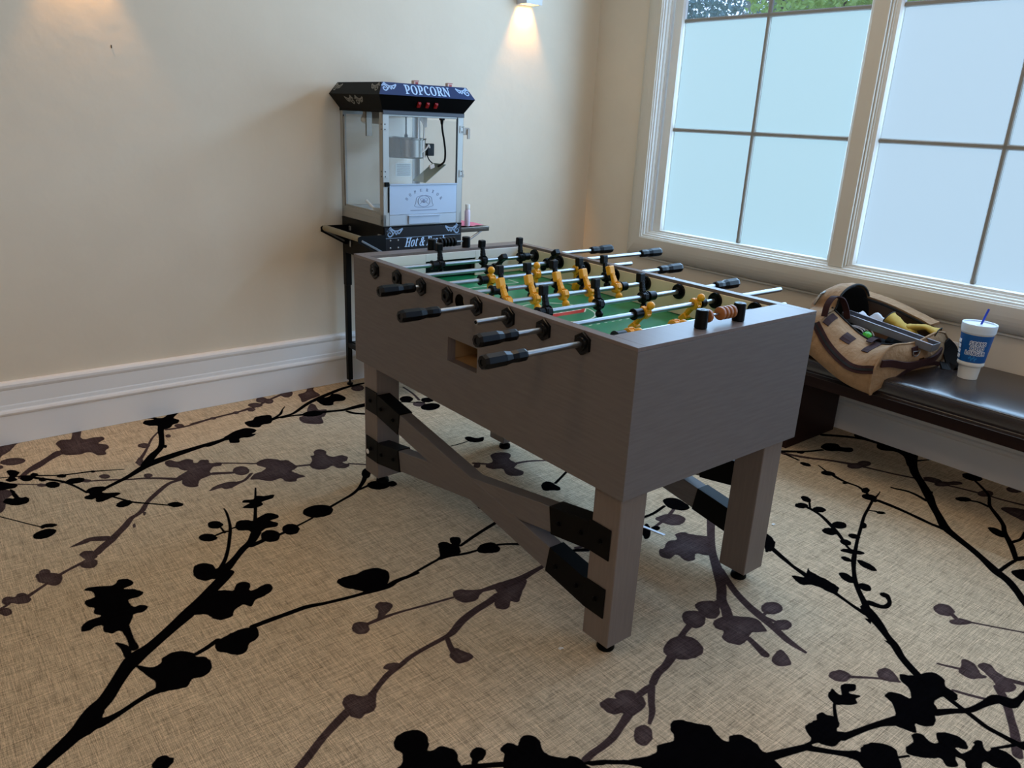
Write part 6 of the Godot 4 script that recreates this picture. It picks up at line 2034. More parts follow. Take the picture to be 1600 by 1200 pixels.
	_leaf(black, [-2.919, 0.955, -2.927, 0.964, -2.941, 0.964, -2.955, 0.954, -2.964, 0.939, -2.965, 0.924, -2.957, 0.916, -2.943, 0.916, -2.929, 0.926, -2.920, 0.941])
	_twig(black, [-3.471, 0.683, 0.0026, -3.427, 0.751, 0.0025, -3.392, 0.807, 0.0025, -3.365, 0.848, 0.0029, -3.358, 0.864, 0.0051])
	_leaf(black, [-3.317, 0.866, -3.322, 0.873, -3.334, 0.873, -3.348, 0.867, -3.359, 0.857, -3.362, 0.846, -3.357, 0.840, -3.344, 0.839, -3.330, 0.845, -3.320, 0.855])
	_leaf(black, [-3.326, 0.908, -3.335, 0.928, -3.353, 0.941, -3.374, 0.941, -3.390, 0.930, -3.396, 0.911, -3.388, 0.891, -3.370, 0.878, -3.349, 0.877, -3.332, 0.889])
	_leaf(black, [-2.579, 0.426, -2.539, 0.397, -2.502, 0.376, -2.456, 0.372, -2.427, 0.413, -2.441, 0.439, -2.460, 0.449, -2.448, 0.461, -2.476, 0.482, -2.524, 0.473, -2.543, 0.514, -2.576, 0.498, -2.571, 0.464])
	_leaf(black, [-2.437, 0.302, -2.395, 0.293, -2.367, 0.262, -2.302, 0.279, -2.334, 0.368, -2.381, 0.374, -2.404, 0.394, -2.434, 0.374, -2.442, 0.346])
	_twig(black, [-2.326, 0.337, 0.0143, -2.283, 0.328, 0.0093, -2.232, 0.323, 0.0091, -2.194, 0.310, 0.0096, -2.090, 0.231, 0.0125, -2.008, 0.187, 0.0162, -1.927, 0.151, 0.0159, -1.824, 0.112, 0.0141, -1.721, 0.099, 0.0113, -1.671, 0.098, 0.0095])
	_twig(black, [-2.316, 0.331, 0.0079, -2.260, 0.293, 0.0076, -2.224, 0.239, 0.0036, -2.199, 0.208, 0.0030])
	_leaf(black, [-2.020, 0.193, -1.956, 0.191, -1.916, 0.164, -1.891, 0.188, -1.886, 0.249, -1.918, 0.285, -1.961, 0.272, -1.988, 0.309, -2.027, 0.298, -2.033, 0.240])
	_twig(black, [-2.270, 0.336, 0.0102, -2.209, 0.343, 0.0084, -2.151, 0.362, 0.0148, -2.073, 0.374, 0.0150, -2.014, 0.393, 0.0130, -1.966, 0.403, 0.0144, -1.911, 0.398, 0.0197, -1.859, 0.395, 0.0222, -1.809, 0.395, 0.0205])
	_twig(black, [-1.970, 0.426, 0.0084, -1.956, 0.466, 0.0117, -1.918, 0.503, 0.0105, -1.892, 0.527, 0.0105])
	_leaf(black, [-2.077, 0.382, -2.096, 0.400, -2.125, 0.405, -2.153, 0.395, -2.171, 0.375, -2.171, 0.351, -2.153, 0.333, -2.124, 0.328, -2.095, 0.337, -2.077, 0.358])
	_twig(black, [-2.569, 0.439, 0.0136, -2.635, 0.465, 0.0150, -2.666, 0.475, 0.0151])
	_twig(black, [-2.981, 1.477, 0.0275, -2.962, 1.468, 0.0240, -2.938, 1.456, 0.0179, -2.898, 1.420, 0.0120, -2.855, 1.377, 0.0127, -2.816, 1.348, 0.0148, -2.781, 1.301, 0.0186])
	_leaf(black, [-2.821, 1.212, -2.799, 1.186, -2.770, 1.199, -2.758, 1.214, -2.728, 1.199, -2.695, 1.190, -2.670, 1.217, -2.674, 1.243, -2.707, 1.249, -2.692, 1.277, -2.705, 1.299, -2.736, 1.291, -2.765, 1.305, -2.789, 1.322, -2.794, 1.292, -2.797, 1.270, -2.824, 1.251])
	_twig(black, [-2.749, 1.213, 0.0071, -2.726, 1.157, 0.0056, -2.707, 1.110, 0.0063, -2.678, 1.037, 0.0041, -2.652, 0.973, 0.0030])
	_leaf(black, [-2.737, 1.059, -2.723, 1.046, -2.693, 1.058, -2.676, 1.038, -2.651, 1.055, -2.618, 1.065, -2.634, 1.090, -2.674, 1.095, -2.684, 1.119, -2.717, 1.126, -2.751, 1.103, -2.732, 1.086, -2.717, 1.080])
	_twig(black, [-2.960, 1.453, 0.0080, -2.929, 1.411, 0.0066, -2.896, 1.349, 0.0058, -2.866, 1.281, 0.0058, -2.841, 1.219, 0.0053, -2.825, 1.161, 0.0043, -2.813, 1.105, 0.0039, -2.809, 1.068, 0.0023])
	_leaf(black, [-2.854, 1.183, -2.864, 1.195, -2.878, 1.198, -2.891, 1.188, -2.899, 1.171, -2.897, 1.153, -2.888, 1.140, -2.874, 1.138, -2.860, 1.147, -2.853, 1.164])
	_leaf(black, [-2.900, 1.258, -2.910, 1.269, -2.926, 1.269, -2.941, 1.259, -2.951, 1.241, -2.951, 1.223, -2.941, 1.211, -2.925, 1.211, -2.909, 1.222, -2.900, 1.240])
	_twig(black, [-2.898, 1.240, 0.0052, -2.868, 1.234, 0.0055, -2.853, 1.238, 0.0057])
	_twig(black, [-2.866, 1.188, 0.0029, -2.868, 1.241, 0.0040])
	_twig(black, [-2.846, 1.226, 0.0044, -2.823, 1.225, 0.0055])
	_twig(black, [-2.826, 1.373, 0.0117, -2.790, 1.366, 0.0106, -2.758, 1.356, 0.0101, -2.711, 1.356, 0.0071, -2.656, 1.339, 0.0058, -2.621, 1.329, 0.0048, -2.577, 1.314, 0.0049])
	_leaf(black, [-2.722, 1.368, -2.737, 1.387, -2.756, 1.391, -2.772, 1.380, -2.780, 1.357, -2.776, 1.331, -2.761, 1.311, -2.742, 1.306, -2.725, 1.318, -2.717, 1.341])
	_leaf(black, [-2.647, 1.363, -2.662, 1.380, -2.680, 1.384, -2.695, 1.374, -2.702, 1.353, -2.698, 1.329, -2.684, 1.311, -2.665, 1.306, -2.650, 1.317, -2.643, 1.339])
	_leaf(black, [-2.487, 1.300, -2.508, 1.323, -2.540, 1.328, -2.571, 1.314, -2.588, 1.287, -2.587, 1.257, -2.566, 1.234, -2.534, 1.228, -2.502, 1.241, -2.484, 1.269])
	_twig(black, [-2.480, 1.272, 0.0068, -2.430, 1.252, 0.0060, -2.371, 1.229, 0.0076, -2.327, 1.200, 0.0071, -2.281, 1.155, 0.0092, -2.245, 1.109, 0.0103])
	_leaf(black, [-2.221, 1.107, -2.238, 1.130, -2.253, 1.139, -2.263, 1.133, -2.262, 1.113, -2.251, 1.087, -2.235, 1.064, -2.218, 1.053, -2.209, 1.059, -2.210, 1.080])
	_twig(black, [-2.328, 1.208, 0.0067, -2.283, 1.197, 0.0068])
	_leaf(black, [-2.210, 1.241, -2.229, 1.256, -2.254, 1.256, -2.276, 1.241, -2.288, 1.216, -2.283, 1.191, -2.265, 1.176, -2.239, 1.175, -2.216, 1.190, -2.205, 1.216])
	_leaf(black, [-2.180, 1.247, -2.191, 1.258, -2.204, 1.260, -2.214, 1.254, -2.217, 1.240, -2.212, 1.225, -2.201, 1.214, -2.189, 1.212, -2.179, 1.218, -2.176, 1.232])
	_leaf(black, [-3.033, 1.418, -3.017, 1.390, -2.992, 1.390, -2.970, 1.417, -2.971, 1.450, -2.955, 1.461, -2.980, 1.488, -3.017, 1.495, -3.034, 1.472, -3.038, 1.448])
	_leaf(black, [-1.604, 0.453, -1.625, 0.474, -1.648, 0.479, -1.666, 0.468, -1.672, 0.444, -1.663, 0.417, -1.643, 0.396, -1.619, 0.390, -1.600, 0.401, -1.595, 0.426])
	_leaf(black, [-1.521, 0.520, -1.538, 0.534, -1.559, 0.536, -1.576, 0.525, -1.583, 0.506, -1.577, 0.485, -1.560, 0.470, -1.539, 0.468, -1.521, 0.479, -1.514, 0.499])
	_leaf(black, [-1.541, 0.609, -1.566, 0.631, -1.599, 0.638, -1.628, 0.628, -1.642, 0.605, -1.636, 0.577, -1.612, 0.555, -1.578, 0.547, -1.549, 0.557, -1.534, 0.581])
	_twig(black, [-1.689, 0.448, 0.0059, -1.583, 0.525, 0.0059])
	_twig(black, [-3.570, 2.016, 0.0140, -3.555, 2.008, 0.0147, -3.524, 1.986, 0.0173, -3.491, 1.963, 0.0200, -3.460, 1.938, 0.0216, -3.433, 1.907, 0.0235, -3.414, 1.887, 0.0226, -3.388, 1.866, 0.0196, -3.357, 1.825, 0.0180, -3.324, 1.782, 0.0199, -3.302, 1.759, 0.0244, -3.282, 1.742, 0.0245, -3.249, 1.725, 0.0189, -3.213, 1.701, 0.0173, -3.164, 1.666, 0.0189, -3.113, 1.629, 0.0222, -3.062, 1.587, 0.0191, -3.016, 1.549, 0.0196, -2.974, 1.514, 0.0200, -2.945, 1.491, 0.0169])
	_leaf(black, [-3.489, 1.971, -3.452, 1.931, -3.417, 1.899, -3.400, 1.904, -3.409, 1.927, -3.384, 1.942, -3.412, 1.954, -3.452, 1.968])
	_twig(black, [-3.419, 1.942, 0.0177, -3.398, 1.942, 0.0118, -3.368, 1.934, 0.0081, -3.332, 1.920, 0.0076, -3.299, 1.910, 0.0092, -3.278, 1.908, 0.0126])
	_leaf(black, [-3.328, 1.336, -3.303, 1.333, -3.264, 1.355, -3.246, 1.355, -3.232, 1.338, -3.211, 1.345, -3.199, 1.372, -3.209, 1.391, -3.233, 1.395, -3.210, 1.413, -3.190, 1.446, -3.205, 1.465, -3.236, 1.464, -3.233, 1.505, -3.213, 1.510, -3.198, 1.530, -3.214, 1.547, -3.240, 1.547, -3.255, 1.573, -3.281, 1.609, -3.296, 1.602, -3.312, 1.603, -3.327, 1.580, -3.325, 1.550, -3.340, 1.544, -3.358, 1.553, -3.375, 1.546, -3.373, 1.525, -3.356, 1.506, -3.318, 1.501, -3.330, 1.478, -3.324, 1.450, -3.337, 1.431, -3.339, 1.400, -3.311, 1.391, -3.311, 1.360])
	_twig(black, [-3.277, 1.594, 0.0120, -3.278, 1.654, 0.0086, -3.280, 1.703, 0.0115])
	_twig(black, [-3.314, 1.652, 0.0024, -3.300, 1.688, 0.0102, -3.302, 1.728, 0.0094])
	_leaf(black, [-3.296, 1.780, -3.267, 1.808, -3.244, 1.809, -3.230, 1.788, -3.203, 1.781, -3.177, 1.792, -3.160, 1.818, -3.158, 1.832, -3.138, 1.854, -3.136, 1.887, -3.150, 1.915, -3.173, 1.922, -3.196, 1.916, -3.214, 1.936, -3.240, 1.931, -3.261, 1.923, -3.275, 1.920, -3.283, 1.907, -3.273, 1.878, -3.281, 1.843])
	_twig(black, [-3.158, 1.824, 0.0066, -3.125, 1.815, 0.0078, -3.089, 1.799, 0.0078])
	_leaf(black, [-3.101, 1.815, -3.080, 1.800, -3.050, 1.791, -3.014, 1.791, -2.982, 1.806, -2.995, 1.853, -3.023, 1.863, -3.043, 1.890, -3.069, 1.891, -3.087, 1.867, -3.105, 1.845])
	_leaf(black, [-3.115, 1.636, -3.072, 1.590, -3.021, 1.565, -2.991, 1.575, -2.968, 1.593, -2.947, 1.565, -2.923, 1.567, -2.914, 1.589, -2.928, 1.621, -2.910, 1.624, -2.876, 1.616, -2.863, 1.635, -2.877, 1.662, -2.910, 1.675, -2.934, 1.678, -2.955, 1.702, -2.971, 1.681, -2.999, 1.690, -3.018, 1.715, -3.050, 1.715, -3.066, 1.695, -3.074, 1.665])
	_leaf(black, [-3.358, 2.152, -3.351, 2.137, -3.335, 2.131, -3.320, 2.140, -3.313, 2.160, -3.327, 2.172, -3.338, 2.177, -3.359, 2.165])
	_twig(black, [-2.988, 1.797, 0.0097, -2.931, 1.796, 0.0092, -2.882, 1.797, 0.0093, -2.827, 1.798, 0.0096, -2.772, 1.813, 0.0074, -2.710, 1.826, 0.0074, -2.665, 1.833, 0.0074, -2.639, 1.836, 0.0099, -2.575, 1.844, 0.0121, -2.535, 1.835, 0.0095, -2.487, 1.835, 0.0075, -2.456, 1.834, 0.0066])
	_leaf(black, [-2.691, 1.730, -2.666, 1.720, -2.624, 1.727, -2.582, 1.723, -2.547, 1.736, -2.532, 1.781, -2.568, 1.833, -2.610, 1.846, -2.639, 1.836, -2.665, 1.802, -2.687, 1.771])
	_leaf(black, [-2.891, 2.412, -2.872, 2.395, -2.846, 2.396, -2.822, 2.408, -2.814, 2.431, -2.825, 2.461, -2.838, 2.475, -2.826, 2.484, -2.810, 2.481, -2.794, 2.496, -2.786, 2.517, -2.797, 2.541, -2.816, 2.573, -2.926, 2.491, -2.905, 2.473, -2.890, 2.449, -2.895, 2.433])
	_leaf(black, [-2.767, 2.546, -2.752, 2.536, -2.737, 2.539, -2.728, 2.557, -2.746, 2.573, -2.763, 2.575, -2.780, 2.594, -2.790, 2.587, -2.771, 2.561])
	_leaf(black, [-2.699, 2.578, -2.684, 2.568, -2.670, 2.572, -2.660, 2.589, -2.669, 2.612, -2.690, 2.620, -2.699, 2.608])
	_twig(black, [-2.798, 2.567, 0.0069, -2.703, 2.624, 0.0079])
	_leaf(black, [-2.308, 1.732, -2.291, 1.718, -2.271, 1.729, -2.265, 1.749, -2.254, 1.724, -2.236, 1.713, -2.217, 1.730, -2.227, 1.756, -2.248, 1.774, -2.268, 1.811, -2.286, 1.817, -2.303, 1.805, -2.335, 1.813, -2.353, 1.806, -2.332, 1.779])
	_twig(black, [-2.244, 1.777, 0.0061, -2.180, 1.756, 0.0071, -2.117, 1.738, 0.0074, -2.043, 1.719, 0.0076, -2.005, 1.708, 0.0068])
	_twig(black, [-2.348, 1.804, 0.0093, -2.314, 1.810, 0.0068, -2.260, 1.828, 0.0067, -2.217, 1.834, 0.0056])
	_leaf(black, [-2.214, 1.830, -2.178, 1.810, -2.140, 1.825, -2.140, 1.861, -2.157, 1.882, -2.191, 1.873, -2.217, 1.852])
	_twig(black, [-2.135, 1.846, 0.0063, -2.100, 1.864, 0.0064, -2.059, 1.894, 0.0086])
	_twig(black, [-2.356, 1.805, 0.0055, -2.414, 1.817, 0.0055, -2.478, 1.830, 0.0047, -2.537, 1.838, 0.0054, -2.556, 1.841, 0.0054])
	_leaf(black, [-1.679, 1.017, -1.652, 1.012, -1.632, 1.048, -1.600, 1.055, -1.626, 1.089, -1.662, 1.088, -1.687, 1.060])
	_twig(black, [-1.694, 1.056, 0.0037, -1.740, 1.059, 0.0038, -1.784, 1.058, 0.0038])
	_leaf(black, [-1.700, 1.580, -1.666, 1.568, -1.649, 1.588, -1.652, 1.612, -1.651, 1.639, -1.673, 1.658, -1.697, 1.642, -1.721, 1.631, -1.720, 1.609])
	_twig(black, [-1.642, 1.601, 0.0064, -1.595, 1.579, 0.0057, -1.539, 1.552, 0.0058, -1.498, 1.533, 0.0059])
	_leaf(black, [-1.891, 1.889, -1.904, 1.901, -1.920, 1.908, -1.933, 1.906, -1.938, 1.896, -1.933, 1.883, -1.921, 1.871, -1.905, 1.864, -1.891, 1.866, -1.886, 1.876])
	_twig(black, [-1.949, 2.022, 0.0072, -1.898, 2.050, 0.0123])
	_leaf(black, [-1.616, 2.093, -1.643, 2.113, -1.665, 2.122, -1.673, 2.117, -1.664, 2.099, -1.642, 2.075, -1.614, 2.054, -1.591, 2.045, -1.583, 2.050, -1.593, 2.069])
	_leaf(black, [-2.019, 1.597, -2.024, 1.601, -2.028, 1.602, -2.031, 1.600, -2.032, 1.595, -2.029, 1.590, -2.025, 1.586, -2.020, 1.584, -2.017, 1.586, -2.016, 1.591])
	_leaf(black, [-2.675, 2.578, -2.657, 2.591, -2.636, 2.575, -2.617, 2.580, -2.606, 2.597, -2.610, 2.619, -2.620, 2.636, -2.615, 2.659, -2.594, 2.686, -2.577, 2.689, -2.566, 2.706, -2.567, 2.723, -2.581, 2.747, -2.725, 2.640])
	_leaf(black, [-2.569, 2.719, -2.527, 2.741, -2.485, 2.772, -2.438, 2.795, -2.405, 2.801, -2.387, 2.790, -2.360, 2.798, -2.343, 2.804, -2.327, 2.790, -2.321, 2.775, -2.297, 2.760, -2.272, 2.770, -2.258, 2.795, -2.241, 2.811, -2.231, 2.828, -2.239, 2.848, -2.243, 2.871, -2.237, 2.885, -2.221, 2.878, -2.198, 2.885, -2.188, 2.906, -2.186, 2.932, -2.194, 2.951, -2.190, 2.966, -2.195, 2.987, -2.233, 3.011, -2.456, 2.846, -2.469, 2.808, -2.519, 2.764, -2.557, 2.739])
	_leaf(black, [-1.390, 1.958, -1.349, 1.955, -1.324, 1.984, -1.337, 2.047, -1.368, 2.063, -1.403, 2.040, -1.413, 2.004])
	_twig(black, [-1.419, 1.991, 0.0063, -1.498, 2.006, 0.0066, -1.558, 2.006, 0.0070])
	_leaf(black, [-1.569, 2.097, -1.580, 2.102, -1.591, 2.102, -1.600, 2.096, -1.601, 2.087, -1.595, 2.078, -1.584, 2.073, -1.573, 2.073, -1.565, 2.079, -1.563, 2.088])
	_leaf(black, [-1.289, 2.358, -1.292, 2.401, -1.306, 2.413, -1.344, 2.424, -1.384, 2.425])
	_twig(black, [-1.341, 2.418, 0.0116, -1.370, 2.490, 0.0095, -1.391, 2.544, 0.0077, -1.407, 2.598, 0.0078])
	_leaf(black, [-1.444, 2.566, -1.427, 2.580, -1.413, 2.596, -1.355, 2.573, -1.365, 2.588, -1.367, 2.622, -1.367, 2.651, -1.376, 2.696, -1.395, 2.705, -1.422, 2.713, -1.429, 2.691, -1.429, 2.658, -1.439, 2.634, -1.463, 2.617, -1.460, 2.591])
	_leaf(black, [-1.275, 2.353, -1.273, 2.375, -1.302, 2.410, -1.353, 2.434, -1.373, 2.427, -1.358, 2.405])
	_twig(black, [-1.346, 2.426, 0.0094, -1.372, 2.485, 0.0071, -1.386, 2.537, 0.0066, -1.395, 2.585, 0.0075])
	_twig(black, [-1.418, 2.710, 0.0086, -1.428, 2.746, 0.0068, -1.439, 2.790, 0.0078, -1.443, 2.823, 0.0116])
	_twig(black, [-1.442, 2.838, 0.0137, -1.384, 2.787, 0.0103, -1.338, 2.745, 0.0086, -1.292, 2.709, 0.0080, -1.230, 2.671, 0.0068, -1.170, 2.639, 0.0087, -1.102, 2.609, 0.0067, -1.018, 2.573, 0.0058, -0.925, 2.537, 0.0060, -0.828, 2.499, 0.0057, -0.748, 2.475, 0.0053, -0.672, 2.452, 0.0054])
	_leaf(black, [-1.298, 2.653, -1.275, 2.663, -1.281, 2.700, -1.295, 2.719, -1.313, 2.712, -1.322, 2.688])
	_leaf(black, [-1.298, 2.767, -1.312, 2.768, -1.322, 2.761, -1.325, 2.749, -1.319, 2.736, -1.307, 2.728, -1.293, 2.728, -1.282, 2.735, -1.279, 2.747, -1.285, 2.759])
	_leaf(black, [-1.183, 2.638, -1.192, 2.638, -1.199, 2.631, -1.201, 2.620, -1.198, 2.610, -1.190, 2.603, -1.181, 2.603, -1.174, 2.610, -1.172, 2.621, -1.175, 2.632])
	_leaf(black, [-1.170, 2.721, -1.181, 2.717, -1.186, 2.701, -1.184, 2.679, -1.175, 2.658, -1.162, 2.648, -1.151, 2.652, -1.146, 2.668, -1.148, 2.691, -1.157, 2.711])
	_leaf(black, [-1.093, 2.640, -1.107, 2.638, -1.126, 2.624, -1.142, 2.604, -1.150, 2.585, -1.146, 2.575, -1.131, 2.577, -1.112, 2.590, -1.096, 2.611, -1.089, 2.629])
	_leaf(black, [-1.071, 2.576, -1.085, 2.578, -1.096, 2.572, -1.100, 2.562, -1.096, 2.550, -1.085, 2.541, -1.071, 2.539, -1.059, 2.545, -1.055, 2.556, -1.059, 2.568])
	_leaf(black, [-0.997, 2.572, -1.010, 2.573, -1.022, 2.567, -1.029, 2.557, -1.028, 2.545, -1.020, 2.537, -1.007, 2.536, -0.994, 2.541, -0.987, 2.552, -0.988, 2.564])
	_leaf(black, [-0.888, 2.541, -0.903, 2.546, -0.916, 2.547, -0.922, 2.542, -0.920, 2.535, -0.909, 2.526, -0.894, 2.521, -0.880, 2.520, -0.874, 2.525, -0.877, 2.533])
	_twig(black, [-0.756, 2.485, 0.0046, -0.742, 2.507, 0.0061])
	_leaf(black, [-0.725, 2.535, -0.734, 2.535, -0.745, 2.531, -0.753, 2.523, -0.755, 2.514, -0.750, 2.509, -0.741, 2.508, -0.730, 2.512, -0.722, 2.520, -0.720, 2.529])
	_twig(black, [-0.665, 2.449, 0.0067, -0.584, 2.435, 0.0026, -0.552, 2.426, 0.0016])
	_twig(black, [-0.659, 2.453, 0.0125, -0.650, 2.434, 0.0115])
	_leaf(black, [-0.628, 2.450, -0.646, 2.452, -0.664, 2.444, -0.673, 2.429, -0.671, 2.412, -0.658, 2.401, -0.639, 2.398, -0.621, 2.406, -0.612, 2.422, -0.614, 2.438])
	_leaf(black, [-0.579, 2.395, -0.597, 2.401, -0.615, 2.401, -0.624, 2.395, -0.622, 2.385, -0.609, 2.375, -0.591, 2.369, -0.573, 2.369, -0.564, 2.375, -0.566, 2.385])
	_twig(black, [-0.618, 2.404, 0.0070, -0.607, 2.385, 0.0058, -0.586, 2.346, 0.0074, -0.590, 2.298, 0.0080, -0.581, 2.248, 0.0099, -0.563, 2.209, 0.0091])
	_leaf(black, [-0.555, 2.226, -0.571, 2.228, -0.588, 2.221, -0.599, 2.206, -0.600, 2.190, -0.590, 2.179, -0.573, 2.176, -0.556, 2.184, -0.545, 2.199, -0.545, 2.215])
	_twig(black, [-0.572, 2.206, 0.0057, -0.551, 2.171, 0.0048, -0.530, 2.132, 0.0031])
	_leaf(black, [-0.585, 2.307, -0.593, 2.309, -0.604, 2.306, -0.612, 2.301, -0.615, 2.294, -0.611, 2.289, -0.602, 2.288, -0.592, 2.290, -0.584, 2.295, -0.581, 2.302])
	_twig(black, [-1.115, 2.600, 0.0068, -1.097, 2.572, 0.0053, -1.051, 2.522, 0.0077, -1.008, 2.466, 0.0086, -0.967, 2.403, 0.0079, -0.951, 2.360, 0.0081, -0.946, 2.332, 0.0099])
	_leaf(black, [-1.032, 2.506, -1.051, 2.509, -1.069, 2.502, -1.080, 2.488, -1.080, 2.472, -1.068, 2.460, -1.049, 2.457, -1.030, 2.464, -1.019, 2.478, -1.019, 2.494])
	_leaf(black, [-0.955, 2.496, -0.975, 2.501, -0.994, 2.496, -1.006, 2.484, -1.006, 2.469, -0.994, 2.457, -0.974, 2.453, -0.955, 2.458, -0.942, 2.470, -0.942, 2.485])
	_leaf(black, [-0.905, 2.381, -0.922, 2.385, -0.939, 2.381, -0.950, 2.370, -0.950, 2.357, -0.940, 2.346, -0.923, 2.342, -0.905, 2.346, -0.895, 2.357, -0.895, 2.370])
	_leaf(black, [-0.933, 2.322, -0.949, 2.326, -0.967, 2.321, -0.978, 2.310, -0.979, 2.296, -0.970, 2.285, -0.953, 2.282, -0.936, 2.286, -0.924, 2.298, -0.923, 2.312])
	_leaf(black, [-0.886, 2.306, -0.899, 2.307, -0.906, 2.299, -0.906, 2.285, -0.897, 2.270, -0.883, 2.260, -0.870, 2.259, -0.862, 2.268, -0.863, 2.282, -0.872, 2.297])
	_twig(black, [-0.893, 2.303, 0.0038, -0.935, 2.331, 0.0043])
	_twig(black, [-0.642, 2.464, 0.0124, -0.641, 2.523, 0.0120, -0.646, 2.584, 0.0100, -0.653, 2.634, 0.0112, -0.660, 2.683, 0.0100, -0.657, 2.729, 0.0145])
	_twig(black, [0.013, 2.305, 0.0241, -0.140, 2.374, 0.0190, -0.237, 2.430, 0.0192, -0.314, 2.492, 0.0180, -0.403, 2.558, 0.0200, -0.492, 2.616, 0.0158, -0.571, 2.675, 0.0160, -0.645, 2.730, 0.0192, -0.687, 2.788, 0.0171, -0.729, 2.855, 0.0156, -0.773, 2.915, 0.0152, -0.822, 2.975, 0.0197, -0.850, 3.020, 0.0165, -0.899, 3.066, 0.0137, -0.943, 3.100, 0.0133, -0.982, 3.136, 0.0137])
	_leaf(black, [-0.081, 2.176, -0.000, 2.148, 0.015, 2.192, 0.002, 2.253, 0.000, 2.318, -0.127, 2.383, -0.192, 2.380, -0.092, 2.312, -0.067, 2.263, -0.088, 2.234, -0.106, 2.204])
	_twig(black, [-0.030, 2.159, 0.0204, -0.046, 2.094, 0.0139, -0.086, 2.033, 0.0136, -0.140, 1.978, 0.0132, -0.174, 1.947, 0.0152])
	_leaf(black, [-0.000, 2.107, -0.024, 2.109, -0.045, 2.097, -0.057, 2.076, -0.054, 2.053, -0.037, 2.037, -0.013, 2.034, 0.009, 2.046, 0.020, 2.068, 0.017, 2.091])
	_twig(black, [-0.086, 2.368, 0.0077, -0.037, 2.390, 0.0056, 0.009, 2.414, 0.0049])
	_twig(black, [-0.470, 2.581, 0.0094, -0.452, 2.534, 0.0089, -0.449, 2.492, 0.0087, -0.467, 2.453, 0.0071, -0.471, 2.438, 0.0070])
	_leaf(black, [-0.368, 2.564, -0.379, 2.567, -0.387, 2.568, -0.391, 2.565, -0.388, 2.561, -0.380, 2.556, -0.370, 2.553, -0.361, 2.552, -0.357, 2.555, -0.360, 2.559])
	_twig(black, [-0.674, 2.985, 0.0084, -0.575, 2.935, 0.0110, -0.488, 2.882, 0.0093, -0.422, 2.853, 0.0085, -0.356, 2.806, 0.0095, -0.288, 2.755, 0.0068, -0.194, 2.717, 0.0055, -0.133, 2.669, 0.0066, -0.088, 2.625, 0.0062])
	_leaf(black, [-0.037, 2.632, -0.065, 2.632, -0.088, 2.619, -0.097, 2.597, -0.090, 2.574, -0.068, 2.559, -0.041, 2.558, -0.017, 2.571, -0.008, 2.594, -0.015, 2.617])
	_twig(black, [-0.302, 2.754, 0.0093, -0.294, 2.717, 0.0086, -0.308, 2.691, 0.0069])
	_leaf(black, [-0.299, 2.688, -0.317, 2.688, -0.336, 2.680, -0.350, 2.666, -0.352, 2.652, -0.343, 2.643, -0.326, 2.642, -0.306, 2.650, -0.292, 2.664, -0.290, 2.679])
	_leaf(black, [-0.500, 2.827, -0.478, 2.845, -0.488, 2.882, -0.519, 2.904, -0.538, 2.883, -0.531, 2.853])
	_twig(black, [-0.549, 2.925, 0.0077, -0.490, 2.938, 0.0062, -0.418, 2.930, 0.0080])
	_twig(black, [-0.674, 2.985, 0.0060, -0.735, 2.980, 0.0069, -0.809, 2.978, 0.0066])
	_twig(black, [-0.666, 2.984, 0.0127, -0.626, 2.999, 0.0102])
	_leaf(black, [-0.779, 3.005, -0.742, 3.013, -0.720, 3.031, -0.799, 3.057, -0.805, 3.034])
	_leaf(black, [-0.318, 2.021, -0.254, 2.017, -0.222, 2.049, -0.239, 2.083, -0.205, 2.117, -0.255, 2.140, -0.299, 2.100, -0.332, 2.078, -0.340, 2.051])
	_twig(black, [-0.351, 2.048, 0.0081, -0.434, 2.015, 0.0086, -0.519, 1.959, 0.0127, -0.539, 1.947, 0.0127])
	_leaf(black, [-0.451, 2.017, -0.462, 2.020, -0.475, 2.018, -0.485, 2.011, -0.489, 2.003, -0.484, 1.996, -0.473, 1.993, -0.460, 1.995, -0.449, 2.002, -0.446, 2.010])
	_twig(black, [-0.549, 1.978, 0.0068, -0.556, 2.048, 0.0067])
	_leaf(black, [-0.564, 2.116, -0.576, 2.117, -0.586, 2.108, -0.590, 2.094, -0.587, 2.080, -0.577, 2.070, -0.565, 2.069, -0.555, 2.077, -0.551, 2.091, -0.554, 2.106])
	_twig(black, [-1.414, 2.808, 0.0164, -1.434, 2.834, 0.0199, -1.462, 2.874, 0.0160, -1.496, 2.915, 0.0113, -1.522, 2.951, 0.0130, -1.557, 2.987, 0.0116, -1.581, 3.021, 0.0125, -1.603, 3.058, 0.0125])
	_leaf(black, [-1.469, 2.834, -1.454, 2.850, -1.483, 2.859])
	_leaf(black, [-1.527, 2.921, -1.515, 2.939, -1.537, 2.949])
	_twig(black, [-1.375, 2.804, 0.0151, -1.367, 2.831, 0.0116, -1.350, 2.843, 0.0091, -1.319, 2.839, 0.0064, -1.294, 2.819, 0.0096, -1.292, 2.810, 0.0156])
	_leaf(black, [-1.639, 3.023, -1.622, 3.040, -1.603, 3.053, -1.565, 3.067, -1.551, 3.083, -1.560, 3.108, -1.584, 3.122, -1.592, 3.155, -1.622, 3.163, -1.627, 3.140, -1.658, 3.129, -1.681, 3.134, -1.692, 3.147, -1.728, 3.157, -1.759, 3.168, -1.785, 3.156, -1.797, 3.137, -1.826, 3.152, -1.837, 3.131, -1.844, 3.106, -1.830, 3.095, -1.801, 3.089, -1.770, 3.062, -1.760, 3.040, -1.734, 3.040, -1.718, 3.059, -1.712, 3.086, -1.675, 3.064, -1.665, 3.040])
	_twig(black, [-1.624, 3.139, 0.0082, -1.637, 3.181, 0.0082, -1.644, 3.211, 0.0081, -1.656, 3.251, 0.0082, -1.656, 3.284, 0.0083, -1.655, 3.317, 0.0103, -1.653, 3.345, 0.0122])
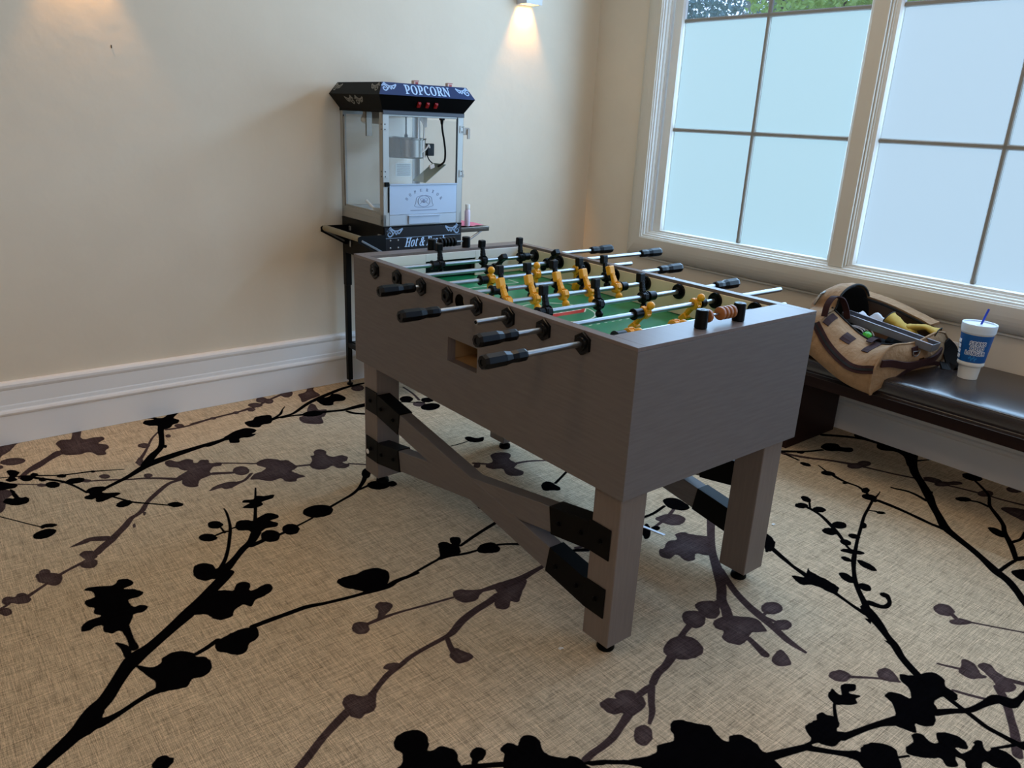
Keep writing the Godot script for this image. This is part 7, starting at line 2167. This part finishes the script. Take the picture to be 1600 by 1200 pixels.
	_twig(black, [-1.714, 3.149, 0.0117, -1.670, 3.174, 0.0092, -1.628, 3.201, 0.0087, -1.570, 3.215, 0.0096, -1.522, 3.228, 0.0169, -1.510, 3.252, 0.0223, -1.482, 3.265, 0.0098, -1.414, 3.266, 0.0072])
	_twig(black, [-1.813, 3.108, 0.0169, -1.836, 3.098, 0.0145, -1.871, 3.082, 0.0093, -1.912, 3.069, 0.0079, -1.954, 3.058, 0.0085, -1.996, 3.047, 0.0106])
	_leaf(black, [-2.035, 2.972, -2.008, 2.972, -1.990, 2.978, -1.976, 2.968, -1.956, 2.970, -1.953, 2.984, -1.942, 3.000, -1.960, 3.021, -1.985, 3.028, -1.967, 3.048, -2.001, 3.050, -2.036, 3.052, -2.054, 3.033, -2.063, 3.017, -2.110, 3.007, -2.109, 3.001, -2.065, 3.005, -2.048, 2.982])
	_twig(black, [-1.951, 3.007, 0.0052, -1.911, 2.980, 0.0039, -1.892, 2.972, 0.0038])
	_leaf(black, [-1.886, 2.948, -1.851, 2.940, -1.855, 2.956, -1.850, 2.967, -1.819, 2.947, -1.800, 2.953, -1.783, 2.969, -1.802, 2.979, -1.828, 2.975, -1.814, 3.001, -1.835, 2.999, -1.851, 3.010, -1.880, 2.992, -1.898, 2.975])
	_twig(black, [-2.087, 3.014, 0.0088, -2.148, 2.991, 0.0109, -2.204, 2.971, 0.0129])
	_twig(black, [-2.095, 3.015, 0.0098, -2.059, 3.057, 0.0081, -2.034, 3.084, 0.0106, -2.018, 3.100, 0.0155])
	_leaf(black, [-2.042, 3.088, -2.003, 3.098, -1.987, 3.092, -1.955, 3.099, -1.931, 3.120, -1.924, 3.144, -1.941, 3.162, -1.989, 3.187, -2.045, 3.145, -2.037, 3.110])
	_leaf(black, [-1.894, 3.160, -1.864, 3.163, -1.840, 3.148, -1.820, 3.163, -1.828, 3.190, -1.815, 3.200, -1.786, 3.185, -1.764, 3.198, -1.751, 3.227, -1.763, 3.250, -1.778, 3.252, -1.798, 3.234, -1.801, 3.254, -1.750, 3.260, -1.742, 3.253, -1.719, 3.263, -1.744, 3.284, -1.715, 3.298, -1.709, 3.328, -1.734, 3.358, -1.779, 3.325, -1.786, 3.296, -1.819, 3.301, -1.842, 3.278, -1.824, 3.267, -1.828, 3.246, -1.853, 3.264, -1.875, 3.248, -1.862, 3.227, -1.887, 3.208, -1.914, 3.171])
	_twig(black, [-1.946, 3.162, 0.0031, -1.918, 3.176, 0.0031])
	_twig(black, [-1.725, 3.291, 0.0032, -1.683, 3.312, 0.0044, -1.629, 3.337, 0.0052])
